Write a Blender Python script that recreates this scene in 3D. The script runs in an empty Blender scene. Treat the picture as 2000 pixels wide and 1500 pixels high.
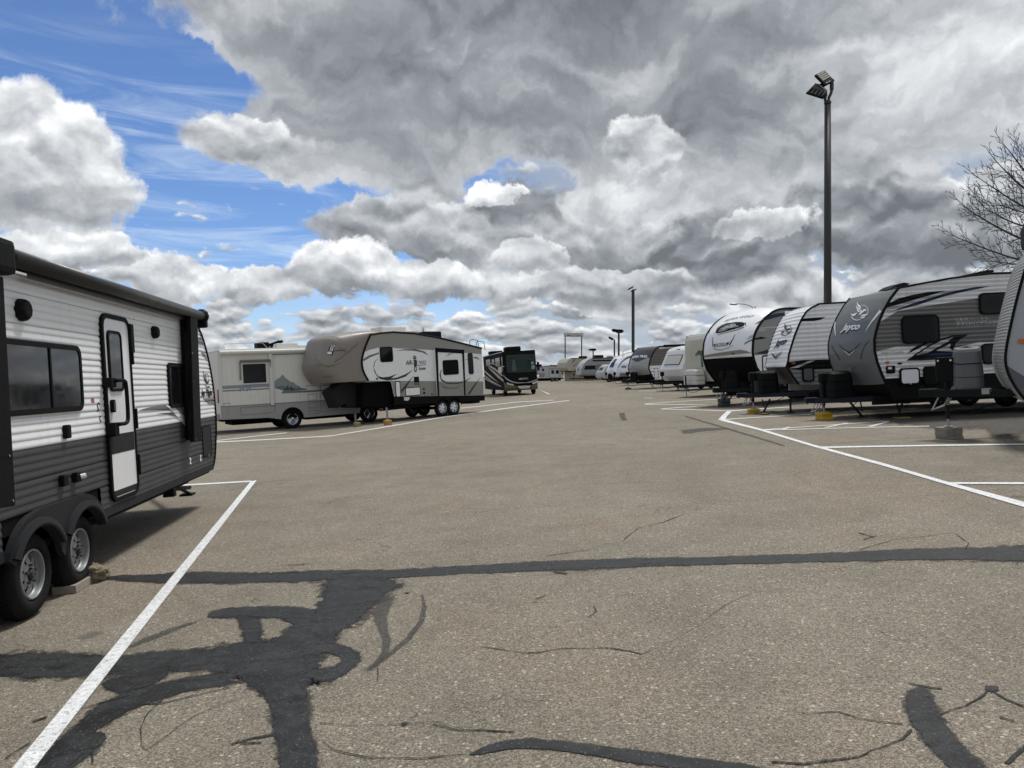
import bpy, bmesh, math, random
from mathutils import Vector, Matrix, noise as mnoise
random.seed(7)
C = bpy.context.scene.collection
scene = bpy.context.scene

# ------------------------------------------------------------ camera, sun, sky
F = 1500.0; U0 = 1000.0; VH = 735.0            # focal length in photo pixels, horizon row
CAMZ = 1.64
cd = bpy.data.cameras.new('camera'); cam = bpy.data.objects.new('camera', cd); C.objects.link(cam)
cam.location = (0, 0, CAMZ); cam.rotation_euler = (math.pi/2, 0, 0)
cd.sensor_width = 36; cd.lens = 36*F/2000; cd.shift_y = -15/2000
cd.clip_start = .05; cd.clip_end = 9000
scene.camera = cam
scene.view_settings.view_transform = 'Standard'; scene.view_settings.look = 'None'
scene.view_settings.gamma = 1; scene.view_settings.use_curve_mapping = False
scene.view_settings.exposure = 0.46
SUN_EL, SUN_AZ = 66, 32                         # azimuth clockwise from +Y
sl = bpy.data.lights.new('sun', 'SUN'); sun = bpy.data.objects.new('sun', sl); C.objects.link(sun)
sl.energy = 2.4; sl.angle = math.radians(12); sl.color = (1, .97, .92)
_e, _a = math.radians(SUN_EL), math.radians(SUN_AZ)
sdir = Vector((math.cos(_e)*math.sin(_a), math.cos(_e)*math.cos(_a), math.sin(_e)))
sun.rotation_euler = (-sdir).to_track_quat('-Z', 'Y').to_euler()

# ------------------------------------------------------------ node expressions
class E:
    nt = None
    def __init__(s, sock): s.s = sock
    @staticmethod
    def math(op, *a, clamp=False):
        n = E.nt.nodes.new('ShaderNodeMath'); n.operation = op; n.use_clamp = clamp
        for i, x in enumerate(a):
            if isinstance(x, E): E.nt.links.new(x.s, n.inputs[i])
            else: n.inputs[i].default_value = x
        return E(n.outputs[0])
    def __add__(s, o): return E.math('ADD', s, o)
    __radd__ = __add__
    def __sub__(s, o): return E.math('SUBTRACT', s, o)
    def __rsub__(s, o): return E.math('SUBTRACT', o, s)
    def __mul__(s, o): return E.math('MULTIPLY', s, o)
    __rmul__ = __mul__
    def __truediv__(s, o): return E.math('DIVIDE', s, o)
    def __rtruediv__(s, o): return E.math('DIVIDE', o, s)
    def pow(s, o): return E.math('POWER', s, o)
    def max(s, o): return E.math('MAXIMUM', s, o)
    def min(s, o): return E.math('MINIMUM', s, o)
    def abs(s): return E.math('ABSOLUTE', s)
    def clamp(s): return E.math('ADD', s, 0.0, clamp=True)
    def sm(s, a, b, lo=0, hi=1, kind='SMOOTHSTEP'):
        n = E.nt.nodes.new('ShaderNodeMapRange'); n.interpolation_type = kind
        E.nt.links.new(s.s, n.inputs[0]); n.inputs[1].default_value = a; n.inputs[2].default_value = b
        n.inputs[3].default_value = lo; n.inputs[4].default_value = hi
        return E(n.outputs[0])
    def lin(s, a, b, lo=0, hi=1): return s.sm(a, b, lo, hi, 'LINEAR')
def comb(x, y, z=0.0):
    n = E.nt.nodes.new('ShaderNodeCombineXYZ')
    for i, v in enumerate((x, y, z)):
        if isinstance(v, E): E.nt.links.new(v.s, n.inputs[i])
        else: n.inputs[i].default_value = v
    return E(n.outputs[0])
def sep(v):
    n = E.nt.nodes.new('ShaderNodeSeparateXYZ'); E.nt.links.new(v.s, n.inputs[0])
    return [E(o) for o in n.outputs]
def noi(v, scale, detail=4, rough=.5, dist=0, lac=2.0, col=False):
    n = E.nt.nodes.new('ShaderNodeTexNoise'); E.nt.links.new(v.s, n.inputs['Vector'])
    n.inputs['Scale'].default_value = scale; n.inputs['Detail'].default_value = detail
    n.inputs['Roughness'].default_value = rough; n.inputs['Distortion'].default_value = dist
    n.inputs['Lacunarity'].default_value = lac
    return E(n.outputs['Color' if col else 'Fac'])
def vor(v, scale, feature='F1', detail=0, rough=.5, smooth=.5, out='Distance', rnd=1.0):
    n = E.nt.nodes.new('ShaderNodeTexVoronoi'); n.feature = feature; E.nt.links.new(v.s, n.inputs['Vector'])
    n.inputs['Scale'].default_value = scale
    if 'Detail' in n.inputs:
        n.inputs['Detail'].default_value = detail; n.inputs['Roughness'].default_value = rough
    if feature == 'SMOOTH_F1': n.inputs['Smoothness'].default_value = smooth
    n.inputs['Randomness'].default_value = rnd
    return E(n.outputs[out])
def vmath(op, a, b=None, sc=None):
    n = E.nt.nodes.new('ShaderNodeVectorMath'); n.operation = op
    for i, x in enumerate((a, b)):
        if x is None: continue
        if isinstance(x, E): E.nt.links.new(x.s, n.inputs[i])
        else: n.inputs[i].default_value = x
    if sc is not None:
        if isinstance(sc, E): E.nt.links.new(sc.s, n.inputs['Scale'])
        else: n.inputs['Scale'].default_value = sc
    return E(n.outputs[0])
def cmix(f, a, b, mode='MIX'):
    n = E.nt.nodes.new('ShaderNodeMix'); n.data_type = 'RGBA'; n.blend_type = mode
    for i, x in ((0, f), (6, a), (7, b)):
        if isinstance(x, E): E.nt.links.new(x.s, n.inputs[i])
        elif i == 0: n.inputs[i].default_value = x
        else: n.inputs[i].default_value = (*x[:3], 1)
    return E(n.outputs[2])
def texco(out='Object'):
    n = E.nt.nodes.new('ShaderNodeTexCoord'); return E(n.outputs[out])
def ramp(f, stops):
    n = E.nt.nodes.new('ShaderNodeValToRGB'); cr = n.color_ramp
    while len(cr.elements) < len(stops): cr.elements.new(.5)
    for e, (p, c) in zip(cr.elements, stops): e.position = p; e.color = (*c, 1)
    E.nt.links.new(f.s, n.inputs[0]); return E(n.outputs[0])
# ------------------------------------------------------------ world: Nishita sky with three cloud layers
world = bpy.data.worlds.new('World'); scene.world = world; world.use_nodes = True
world.cycles.sampling_method = 'MANUAL'; world.cycles.sample_map_resolution = 256
E.nt = world.node_tree; E.nt.nodes.clear()
sky = E.nt.nodes.new('ShaderNodeTexSky'); sky.sky_type = 'NISHITA'; sky.sun_disc = False
sky.sun_elevation = math.radians(SUN_EL); sky.sun_rotation = math.radians(SUN_AZ)
sky.altitude = 1500; sky.air_density = 1.0; sky.dust_density = .35; sky.ozone_density = 2.0
def azel(u, v):
    x, y = (u-U0)/F, (VH-v)/F
    a = math.atan(x); return a, math.atan(y*math.cos(a))
def noi2(v, scale, detail=4, rough=.5, dist=0, col=False):
    e = noi(v, scale, detail, rough, dist, col=col); e.s.node.noise_dimensions = '2D'; return e
def vor2(v, scale, detail=2, rough=.5):
    e = vor(v, scale, 'F1', detail, rough); e.s.node.voronoi_dimensions = '2D'; return e
dv = texco('Generated')
dx, dy, dz = sep(dv)
AZ = E.math('ARCTAN2', dx, dy); EL = E.math('ARCSINE', dz)
A0 = comb(AZ, EL, 0.0)
wv = noi2(A0, 5.0, 6, .58, col=True); w1, w2, w3 = sep(wv)
wf = noi2(A0, 26.0, 5, .6, col=True); h1, h2, h3 = sep(wf)
wo1 = (w1-.5); wo2 = (w2-.5)
AZw = AZ + wo1*.22; ELw = EL + wo2*.15
AZc = AZ + wo1*.09 + (h1-.5)*.040; ELc = EL + wo2*.06 + (h2-.5)*.034
def rad(u, v, ru, rv, rot=0, fine=False):
    a0, e0 = azel(u, v); ra, re = ru/F, rv/F
    A = (AZc if fine else AZw) - a0; B = (ELc if fine else ELw) - e0
    if rot:
        c, s = math.cos(math.radians(rot)), math.sin(math.radians(rot))
        A, B = A*c + B*s, B*c - A*s
    return A/ra, B/re
def blob(u, v, ru, rv, rot=0, soft=1.0):
    A, B = rad(u, v, ru, rv, rot)
    return (A*A + B*B).sm((1+soft*.5)**2, max(.0, 1-soft*.5)**2)
def total(lst):
    t = None
    for h in lst:
        x = blob(*h[:6])*h[6]; t = x if t is None else t + x
    return t
def layer(sc, asp, seed, warp, vmix, vs, oct_, up, det=.56):
    X = AZ*sc + wo1*warp + seed; Y = EL*(sc*asp) + wo2*warp
    def f(Yv, o):
        Q = comb(X, Yv, 0.0)
        return noi2(Q, 1.0, o, det)*(1-vmix) + (1-vor2(Q, vs, 2, .55)*.9)*vmix
    a = f(Y, oct_); b = f(Y + up, oct_-2)
    return a, (a-b)
def ccolor(l):
    return ramp(l, [(0.0, (.075, .084, .097)), (.25, (.140, .154, .172)), (.45, (.235, .253, .276)), (.62, (.375, .394, .418)), (.80, (.58, .597, .615)), (1.0, (.88, .885, .89))])
skc = cmix(1.0, E(sky.outputs[0]), (.60, .72, .90), 'MULTIPLY')
skc = vmath('SCALE', skc, sc=.100)
cir = noi2(comb(AZ*1.6 + EL*1.4, EL*13, 0.0), 2.6, 7, .62, .5).sm(.42, .78)*EL.sm(.05, .14)*EL.sm(.42, .26)*.55
skc = cmix(cir, skc, (.56, .64, .74))
skc = cmix(EL.sm(.17, .0)*.5, skc, (.48, .58, .70))
# pale veil of thin high cloud over the right hand half
veil = AZ.sm(-.10, .08)*.80
skc = cmix(veil, skc, (.30, .33, .37))
# far layer, small clouds stacked near the horizon
a3, r3 = layer(11.0, 2.5, 3.7, 1.1, .42, 1.5, 7, .15)
f3 = a3 + EL.sm(.20, .04)*.34 - .02
al3 = f3.sm(.55, .69)*EL.sm(.25, .16)
l3 = .62 + r3*1.35 + (w3-.5)*.50 - f3.sm(.66, .95)*.10
col = cmix(al3, skc, ccolor(l3.max(.2).min(.97)))
# middle layer, scattered cumulus
a2, r2 = layer(6.2, 1.75, 11.3, .9, .36, 1.5, 8, .14)
m2 = [(60, 340, 190, 140, 0, .8, .22), (1600, 500, 520, 140, 0, 1, .34), (1900, 300, 300, 200, 0, 1, .25), (1200, 470, 330, 120, 0, .8, .28), (820, 440, 230, 80, 0, .8, .30),
      (430, 400, 230, 110, 0, .8, -.7), (420, 200, 240, 80, -20, .8, -.6), (200, 60, 300, 110, 0, .8, -.7)]
f2 = a2 + total(m2) - .17
al2 = f2.sm(.51, .645)*EL.sm(.045, .09)
b2 = total([(60, 250, 190, 100, 0, 1, .14), (1300, 540, 420, 60, 0, 1, -.14), (750, 600, 200, 25, 0, 1, -.08), (1850, 480, 200, 60, 0, 1, -.06)])
l2 = .59 + r2*1.6 + (w3-.5)*.36 + b2 - f2.sm(.62, .95)*.12
col = cmix(al2, col, ccolor(l2.max(.2).min(.99)))
# near layer, the broad dark-bellied sheet overhead
a1, r1 = layer(2.6, 1.5, 5.1, .75, .26, 1.8, 9, .085, .60)
m1 = [(1250, 40, 1050, 300, 0, .5, .50), (800, 240, 280, 120, 8, .8, .26), (480, 290, 170, 75, 10, .8, .26), (700, 380, 150, 60, -8, .8, .24), (1500, 300, 420, 120, 0, 1, .22), (1150, 80, 200, 120, 0, 1, .2),
      (120, 60, 330, 150, -18, .8, -.30), (430, 170, 170, 45, -25, .8, -.28), (400, 440, 270, 100, -8, .8, -.34), (575, 312, 52, 22, -20, .8, -.40), (975, 335, 80, 46, -10, 1.1, -.42), (120, 330, 300, 190, 0, .8, -.3)]
f1 = a1 + total(m1) - .10 + EL.sm(.50, .68)*.32 + AZ.abs().sm(.75, 1.1)*.30
al1 = f1.sm(.475, .65)*EL.sm(.11, .17)
b1 = total([(1100, 110, 560, 150, 5, 1.3, -.34), (1400, 250, 300, 80, -8, 1.2, -.20), (850, 20, 420, 80, 0, 1.0, -.06), (1210, 190, 80, 90, 0, 1.2, .22), (1930, 60, 220, 100, 0, 1.2, .22), (1700, 330, 300, 90, 0, 1, -.04), (1100, 330, 300, 60, 0, 1, .08), (500, 60, 300, 70, -10, 1, .06)])
l1 = .60 + r1*2.1 + (w3-.5)*.50 + (h3-.5)*.10 + b1 - f1.sm(.62, 1.0)*.08 + f1.sm(.66, .50)*.12
col = cmix(al1, col, ccolor(l1.lin(-.15, 1.1, .22, .92)))
# single heaped clouds with bright crowns and flat grey bases, nearest ones last
for u, v, ru, rv, crown, base in ((1180, 560, 230, 44, .10, -.16), (870, 556, 120, 46, .16, -.12), (520, 566, 84, 36, .20, -.04), (1500, 452, 92, 30, .16, -.06), (1190, 470, 130, 46, .02, -.24), (1030, 505, 72, 38, .16, -.10), (800, 455, 190, 52, .08, -.18), (960, 386, 62, 30, .34, .10), (310, 548, 104, 50, .24, -.02), (688, 536, 118, 58, .28, -.12),
                                 (80, 490, 130, 44, .16, -.04), (500, 290, 130, 50, .12, -.04), (62, 335, 150, 118, .22, -.06), (1245, 285, 80, 60, .12, -.02)):
    A, B = rad(u, v, ru*1.04, rv*1.04, 0, True)
    Bb = B.max(-9) ; flat = B.min(0)*.55 + B.max(0)      # flatter underside
    rr = A*A + B*B + B.min(0).abs()*.5 + wo1*.9 + (h1-.5)*.40 + (w3-.5)*.6
    al = rr.sm(1.14, .78)*EL.sm(.05, .08)
    l = .60 + B.sm(-.8, .9, base, crown) + r2*1.0 + (w3-.5)*.24 + (h3-.5)*.30 + rr.sm(.5, 1.0)*.05
    col = cmix(al, col, ccolor(l.max(.2).min(1.0)))
bg = E.nt.nodes.new('ShaderNodeBackground'); bg.inputs['Strength'].default_value = .1
E.nt.links.new(vmath('SCALE', col, sc=10.0).s, bg.inputs['Color'])
wo = E.nt.nodes.new('ShaderNodeOutputWorld'); E.nt.links.new(bg.outputs[0], wo.inputs[0])
# ------------------------------------------------------------ terrain: the lot falls away gently to the left
def _ss(t): t = max(0, min(1, t)); return t*t*(3-2*t)
def gz(x, y): return .068*16*math.tanh(x/16) + .2*_ss((y-20)/45)
def gn(x, y):
    e = .05
    return Vector((-(gz(x+e, y)-gz(x-e, y))/(2*e), -(gz(x, y+e)-gz(x, y-e))/(2*e), 1)).normalized()
def G(u, v):
    """ground point seen along a photo ray"""
    rx, rz = (u-U0)/F, (VH-v)/F
    lo, hi = .5, .6
    while CAMZ + rz*hi - gz(rx*hi, hi) > 0 and hi < 3000: lo = hi; hi *= 1.1
    for _ in range(40):
        m = (lo+hi)/2
        if CAMZ + rz*m - gz(rx*m, m) > 0: lo = m
        else: hi = m
    return Vector((rx*lo, lo, gz(rx*lo, lo)))

# ------------------------------------------------------------ materials
MATS = {}
def mat(name, col, rough=.5, metal=0, spec=.5, noise=0, nscale=6, bump=0, bscale=60, coat=0, dirt=None, streak=0):
    """principled material with mottled colour, uneven gloss, fine relief and optional run-off streaks"""
    if name in MATS: return MATS[name]
    m = bpy.data.materials.new(name); m.use_nodes = True; E.nt = m.node_tree
    b = m.node_tree.nodes['Principled BSDF']; MATS[name] = m
    b.inputs['Metallic'].default_value = metal; b.inputs['Specular IOR Level'].default_value = spec
    b.inputs['Coat Weight'].default_value = coat; b.inputs['Coat Roughness'].default_value = .08
    tc = texco()
    n = noi(tc, nscale, 5, .6)
    c = cmix(1.0, col, ramp(n, [(0, (1-noise,)*3), (1, (1+noise,)*3)]), 'MULTIPLY') if noise else None
    if dirt or streak:
        base = c if c is not None else cmix(0.0, col, col)
        x, y, z = sep(tc)
        sx = noi(comb(x*9.0, y*9.0, z*.45), 1.0, 4, .6).sm(.5, .78)*(streak or .3)
        dc = dirt or (.10, .09, .075)
        base = cmix(sx, base, dc)
        c = cmix(noi(tc, 2.2, 4, .65).sm(.52, .8)*(streak or .3)*.6, base, dc)
    if c is not None: m.node_tree.links.new(c.s, b.inputs['Base Color'])
    else: b.inputs['Base Color'].default_value = (*col, 1)
    r = n.lin(.3, .7, max(rough-.07, .02), min(rough+.07, 1))
    m.node_tree.links.new(r.s, b.inputs['Roughness'])
    if bump:
        bp = m.node_tree.nodes.new('ShaderNodeBump'); bp.inputs['Strength'].default_value = bump
        bp.inputs['Distance'].default_value = .01
        m.node_tree.links.new(noi(tc, bscale, 4, .6).s, bp.inputs['Height'])
        m.node_tree.links.new(bp.outputs[0], b.inputs['Normal'])
    return m
white_al = mat('white_aluminium', (.78, .79, .80), .34, noise=.04, streak=.09)
white_gel = mat('white_gelcoat', (.77, .78, .80), .22, noise=.03, streak=.08, coat=.3)
dark_al = mat('charcoal_aluminium', (.044, .046, .048), .45, spec=.30, noise=.12, nscale=3, streak=.10, dirt=(.12, .115, .10))
dark_trim = mat('dark_grey_trim', (.018, .019, .0215), .6, spec=.2, noise=.1)
black_trim = mat('black_trim', (.005, .005, .0055), .6, spec=.12, noise=.1, bump=.05)
black_pl = mat('black_plastic', (.006, .0065, .007), .65, spec=.13, noise=.15, bump=.1)
black_matte = mat('black_underside', (.005, .005, .005), .9, spec=.1)
rubber = mat('tyre_rubber', (.010, .010, .0105), .85, spec=.15, noise=.2, bump=.25, bscale=90, dirt=(.06, .055, .05), streak=.2)
steel = mat('silver_wheel_steel', (.24, .25, .26), .42, metal=.35, noise=.12, dirt=(.08, .07, .06), streak=.25)
chrome = mat('chrome', (.62, .63, .65), .14, metal=1)
galv = mat('galvanised_steel', (.38, .38, .37), .45, metal=.6, noise=.12)
rust = mat('rusty_steel', (.045, .036, .030), .8, noise=.3)
frame_mt = mat('black_frame_paint', (.008, .009, .011), .55, spec=.2, noise=.2)
navy = mat('navy_paint', (.007, .010, .022), .5, spec=.25)
def glass(name, tint=(.006, .007, .0075), rough=.05, refl=.22):
    m = mat(name, tint, rough, spec=refl); return m
dglass = glass('dark_window_glass'); dglass2 = glass('tinted_window_glass', (.010, .011, .012), .04, .5)
amber = mat('amber_lens', (.55, .10, .02), .25); red_lens = mat('red_lens', (.28, .015, .012), .25)
yellow = mat('yellow_plastic', (.56, .34, .015), .5, noise=.12, bump=.1)
woodm = mat('weathered_wood', (.27, .24, .20), .85, noise=.3, nscale=14, bump=.5, bscale=30, dirt=(.05, .045, .04), streak=.35)
white_pl = mat('white_plastic', (.62, .62, .60), .4, noise=.05)
lbl_white = mat('white_print', (.72, .73, .74), .4); lbl_black = mat('black_print', (.008, .008, .009), .5, spec=.15)
lbl_grey = mat('grey_print', (.16, .165, .17), .4); lbl_silver = mat('silver_print', (.40, .42, .43), .3, metal=.3)
lbl_navy = mat('navy_print', (.008, .018, .055), .45, spec=.25); lbl_tan = mat('tan_print', (.20, .185, .165), .4)

# ------------------------------------------------------------ objects
def tag(o, label=None, cat=None, group=None, kind=None):
    if label: o['label'] = label
    if cat: o['category'] = cat
    if group: o['group'] = group
    if kind: o['kind'] = kind
    return o
def link(name, bm_or_me, m=None, parent=None, smooth=False, label=None):
    if isinstance(bm_or_me, bmesh.types.BMesh):
        bm = bm_or_me; me = bpy.data.meshes.new(name)
        bmesh.ops.recalc_face_normals(bm, faces=bm.faces[:]) if bm.faces else None
        bm.to_mesh(me); bm.free()
    else: me = bm_or_me
    if m is not None:
        me.materials.clear()
        for k in (m if isinstance(m, (list, tuple)) else [m]): me.materials.append(k)
    if smooth:
        for p in me.polygons: p.use_smooth = True
    o = bpy.data.objects.new(name, me); C.objects.link(o)
    if parent: o.parent = parent
    if label: o['label'] = label
    return o
def box(bm, x0, x1, y0, y1, z0, z1, bev=0, mi=0):
    vs = [bm.verts.new((x, y, z)) for z in (z0, z1) for y in (y0, y1) for x in (x0, x1)]
    fs = [bm.faces.new([vs[i] for i in q]) for q in ((0,2,3,1),(4,5,7,6),(0,1,5,4),(2,6,7,3),(0,4,6,2),(1,3,7,5))]
    for f in fs: f.material_index = mi
    if bev:
        es = list({e for f in fs for e in f.edges})
        r = bmesh.ops.bevel(bm, geom=es, offset=bev, segments=2, affect='EDGES', profile=.6)
        for f in r['faces']: f.material_index = mi
    return fs
def tube(bm, pts, r, n=10, r2=None, caps=True, squash=1):
    """tube along points; r may be a list"""
    pts = [Vector(p) for p in pts]; rs = r if isinstance(r, (list, tuple)) else [r + ((r2 if r2 is not None else r)-r)*i/(max(1, len(pts)-1)) for i in range(len(pts))]
    rings = []; up = Vector((0, 0, 1))
    prev = None
    for i, p in enumerate(pts):
        t = (pts[min(i+1, len(pts)-1)] - pts[max(i-1, 0)]).normalized()
        if prev is None:
            a = t.cross(up) if abs(t.dot(up)) < .95 else t.cross(Vector((1, 0, 0)))
        else: a = prev - t*prev.dot(t)
        a.normalize(); b = t.cross(a); prev = a
        rings.append([bm.verts.new(p + (a*math.cos(k*2*math.pi/n) + b*math.sin(k*2*math.pi/n)*squash)*rs[i]) for k in range(n)])
    for A, B in zip(rings, rings[1:]):
        for k in range(n): bm.faces.new((A[k], A[(k+1) % n], B[(k+1) % n], B[k]))
    if caps: bm.faces.new(rings[0]); bm.faces.new(rings[-1][::-1])
def lathe(bm, prof, n=32, axis='y', c=(0, 0, 0)):
    """prof: (radius, offset along axis)"""
    rings = []
    for r, a in prof:
        ring = []
        for k in range(n):
            t = 2*math.pi*k/n; x, z = r*math.cos(t), r*math.sin(t)
            p = (x, a, z) if axis == 'y' else (x, z, a)
            ring.append(bm.verts.new(Vector(p)+Vector(c)))
        rings.append(ring)
    for A, B in zip(rings, rings[1:]):
        for k in range(n): bm.faces.new((A[k], A[(k+1) % n], B[(k+1) % n], B[k]))
    return rings
def rrect(x0, z0, x1, z1, r, n=5):
    r = min(r, abs(x1-x0)/2-.001, abs(z1-z0)/2-.001); pts = []
    for cx, cz, a in ((x1-r, z1-r, 0), (x0+r, z1-r, 90), (x0+r, z0+r, 180), (x1-r, z0+r, 270)):
        for k in range(n+1):
            t = math.radians(a+90*k/n); pts.append((cx+r*math.cos(t), cz+r*math.sin(t)))
    return pts
def text_polys(txt, size=1, bold=0, shear=0, sx=1):
    """a flat mesh of the words, in the x/z plane, origin at lower left; returns bmesh and width"""
    cu = bpy.data.curves.new('lettering', 'FONT'); cu.body = txt; cu.size = size; cu.offset = bold; cu.shear = shear
    cu.resolution_u = 3
    o = bpy.data.objects.new('lettering', cu); C.objects.link(o)
    dg = bpy.context.evaluated_depsgraph_get(); me = bpy.data.meshes.new_from_object(o.evaluated_get(dg))
    bpy.data.objects.remove(o); bpy.data.curves.remove(cu)
    bm = bmesh.new(); bm.from_mesh(me); bpy.data.meshes.remove(me)
    w = 0
    for v in bm.verts: v.co = Vector((v.co.x*sx, 0, v.co.y)); w = max(w, v.co.x)
    return bm, w
def poly_bm(pts):
    bm = bmesh.new(); f = bm.faces.new([bm.verts.new((p[0], 0, p[1])) for p in pts])
    return bm
def cut(bm, axis, vals):
    no = Vector((1, 0, 0)) if axis == 'x' else Vector((0, 0, 1))
    for v in vals:
        bmesh.ops.bisect_plane(bm, geom=bm.verts[:]+bm.edges[:]+bm.faces[:], plane_co=no*v, plane_no=no, dist=1e-6)
def extent(bm, i):
    c = [v.co[i] for v in bm.verts]; return min(c), max(c)

class Rig:
    """a vehicle frame: x along the side facing the lens (left to right), y inwards, z up from the ground"""
    def __init__(s, name, label, cat, x, y, theta, group=None, zoff=0, tilt=1.0):
        s.e = bpy.data.objects.new(name, None); C.objects.link(s.e); s.e.empty_display_size = .3
        tag(s.e, label, cat, group)
        n = gn(x, y); n = Vector((n.x*tilt, n.y*tilt, n.z)).normalized()
        t = math.radians(theta); d = Vector((math.cos(t), math.sin(t), 0)); d = (d - n*d.dot(n)).normalized()
        i = n.cross(d)
        s.M = Matrix((( d.x, i.x, n.x, x), (d.y, i.y, n.y, y), (d.z, i.z, n.z, gz(x, y)+zoff), (0, 0, 0, 1)))
        s.e.matrix_world = s.M; s.Mi = s.M.inverted(); s.corr = lambda z: 0.0; s.corr_z = []
    def P(s, u, v, y=0.0):
        """photo point on the plane at local depth y -> local (x, z)"""
        c = s.Mi @ Vector((0, 0, CAMZ)); r = (s.Mi.to_3x3() @ Vector(((u-U0)/F, 1, (VH-v)/F)))
        t = (y-c.y)/r.y; p = c + r*t
        return (p.x, p.z)
    def PX(s, u, v, x=0.0):
        """photo point on the cross plane at local x -> local (y, z)"""
        c = s.Mi @ Vector((0, 0, CAMZ)); r = (s.Mi.to_3x3() @ Vector(((u-U0)/F, 1, (VH-v)/F)))
        t = (x-c.x)/r.x; p = c + r*t
        return (p.y, p.z)
    def PZ(s, u, v, z=0.0):
        c = s.Mi @ Vector((0, 0, CAMZ)); r = (s.Mi.to_3x3() @ Vector(((u-U0)/F, 1, (VH-v)/F)))
        t = (z-c.z)/r.z; p = c + r*t
        return (p.x, p.y)
    def pp(s, pts, y=0.0): return [s.P(u, v, y) for u, v in pts]
    # flat sheet following the corrugation of the wall, lying 'off' in front of it
    def sheet(s, name, pts, m, off=.0, thick=0, parent=None, corr=None, y0=0.0, label=None, smooth=False):
        bm = pts if isinstance(pts, bmesh.types.BMesh) else poly_bm(pts)
        corr = s.corr if corr is None else corr
        if corr and s.corr_z:
            lo, hi = extent(bm, 2); cut(bm, 'z', [z for z in s.corr_z if lo < z < hi])
            for v in bm.verts: v.co.y = y0 - off - corr(v.co.z)
        else:
            for v in bm.verts: v.co.y = y0 - off
        if thick:
            r = bmesh.ops.extrude_face_region(bm, geom=bm.faces[:])
            for g in r['geom']:
                if isinstance(g, bmesh.types.BMVert): g.co.y = y0 - off + thick
        return link(name, bm, m, parent or s.e, smooth=smooth, label=label)
    def block(s, name, pts, m, y0, y1, parent=None, bev=0, label=None):
        """closed prism of an (x,z) outline between two depths"""
        bm = poly_bm(pts)
        for v in bm.verts: v.co.y = y0
        r = bmesh.ops.extrude_face_region(bm, geom=bm.faces[:])
        for g in r['geom']:
            if isinstance(g, bmesh.types.BMVert): g.co.y = y1
        if bev:
            bmesh.ops.bevel(bm, geom=bm.edges[:], offset=bev, segments=2, affect='EDGES')
        return link(name, bm, m, parent or s.e, label=label)
    def bx(s, name, x0, x1, y0, y1, z0, z1, m, parent=None, bev=.01, label=None):
        bm = bmesh.new(); box(bm, min(x0, x1), max(x0, x1), min(y0, y1), max(y0, y1), min(z0, z1), max(z0, z1), bev)
        return link(name, bm, m, parent or s.e, label=label)
    def bar(s, name, pts, r, m, parent=None, n=10, smooth=True, label=None):
        bm = bmesh.new(); tube(bm, pts, r, n); return link(name, bm, m, parent or s.e, smooth=False, label=label)
    def ring(s, name, outer, inner, m, y0, y1, parent=None):
        bm = bmesh.new(); L = []
        for y, loop in ((y0+.004, outer), (y0, [((a[0]*.85+b[0]*.15), (a[1]*.85+b[1]*.15)) for a, b in zip(outer, inner)]), (y0, inner), (y1, inner)):
            L.append([bm.verts.new((p[0], y, p[1])) for p in loop])
        L.insert(0, [bm.verts.new((p[0], y1, p[1])) for p in outer])
        n = len(outer)
        for A, B in zip(L, L[1:]):
            for k in range(n): bm.faces.new((A[k], A[(k+1) % n], B[(k+1) % n], B[k]))
        return link(name, bm, m, parent or s.e)
    def window(s, x0, z0, x1, z1, r=.06, fw=.035, fm=None, gm=None, proud=.022, bars=(), parent=None, name='window', y=0.0, slider=False):
        fm = fm or black_trim; gm = gm or dglass
        x0, x1 = sorted((x0, x1)); z0, z1 = sorted((z0, z1))
        o = rrect(x0, z0, x1, z1, r); i = rrect(x0+fw, z0+fw, x1-fw, z1-fw, max(r-fw*.6, .01))
        w = s.ring(name, o, i, fm, y-proud, y+.03, parent)
        bm = poly_bm(i)
        for v in bm.verts: v.co.y = y-proud+.007
        link('pane', bm, gm, w)
        for b in bars:
            bb = bmesh.new(); xb = x0+(x1-x0)*b; box(bb, xb-.014, xb+.014, y-proud-.002, y-proud+.011, z0+fw*.8, z1-fw*.8); link('mullion', bb, fm, w)
        return w
    def hatch(s, x0, z0, x1, z1, r=.05, fw=.03, fm=None, m=None, proud=.014, name='hatch_door', parent=None, y=0.0, label=None):
        fm = fm or black_trim; m = m or white_gel
        x0, x1 = sorted((x0, x1)); z0, z1 = sorted((z0, z1))
        o = rrect(x0, z0, x1, z1, r); i = rrect(x0+fw, z0+fw, x1-fw, z1-fw, max(r-fw*.5, .01))
        w = s.ring(name, o, i, fm, y-proud, y+.02, parent)
        if label: w['label'] = label
        bm = poly_bm(i)
        for v in bm.verts: v.co.y = y-proud+.003
        link('door_panel', bm, m, w)
        bl = bmesh.new(); box(bl, (x0+x1)/2-.02, (x0+x1)/2+.02, y-proud-.012, y-proud+.002, z0+fw*.3, z0+fw*.3+.03); link('latch', bl, chrome, w)
        return w
    def wheel(s, x, r, y=0.0, w=.22, rim=.56, spokes='steel', rimm=None, z=None, depth=.05, name='wheel', dual=False):
        """y = outer face of the tyre; wheel centre at height r"""
        z = r if z is None else z
        e = bpy.data.objects.new(name, None); C.objects.link(e); e.parent = s.e; e.location = (x, y, z); e.empty_display_size = .1
        bm = bmesh.new(); R = r; ri = r*rim*1.06
        prof = [(ri*.97, w*.30), (ri, .035), (ri+.012, .012), (ri+(R-ri)*.35, .0), (ri+(R-ri)*.7, .006), (R-.025, .022), (R-.008, .04), (R, .062), (R, w-.062), (R-.03, w-.02), (ri, w-.03), (ri*.8, w-.06)]
        lathe(bm, prof, 40)
        link('tyre', bm, rubber, e, smooth=True)
        bm = bmesh.new()
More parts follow.
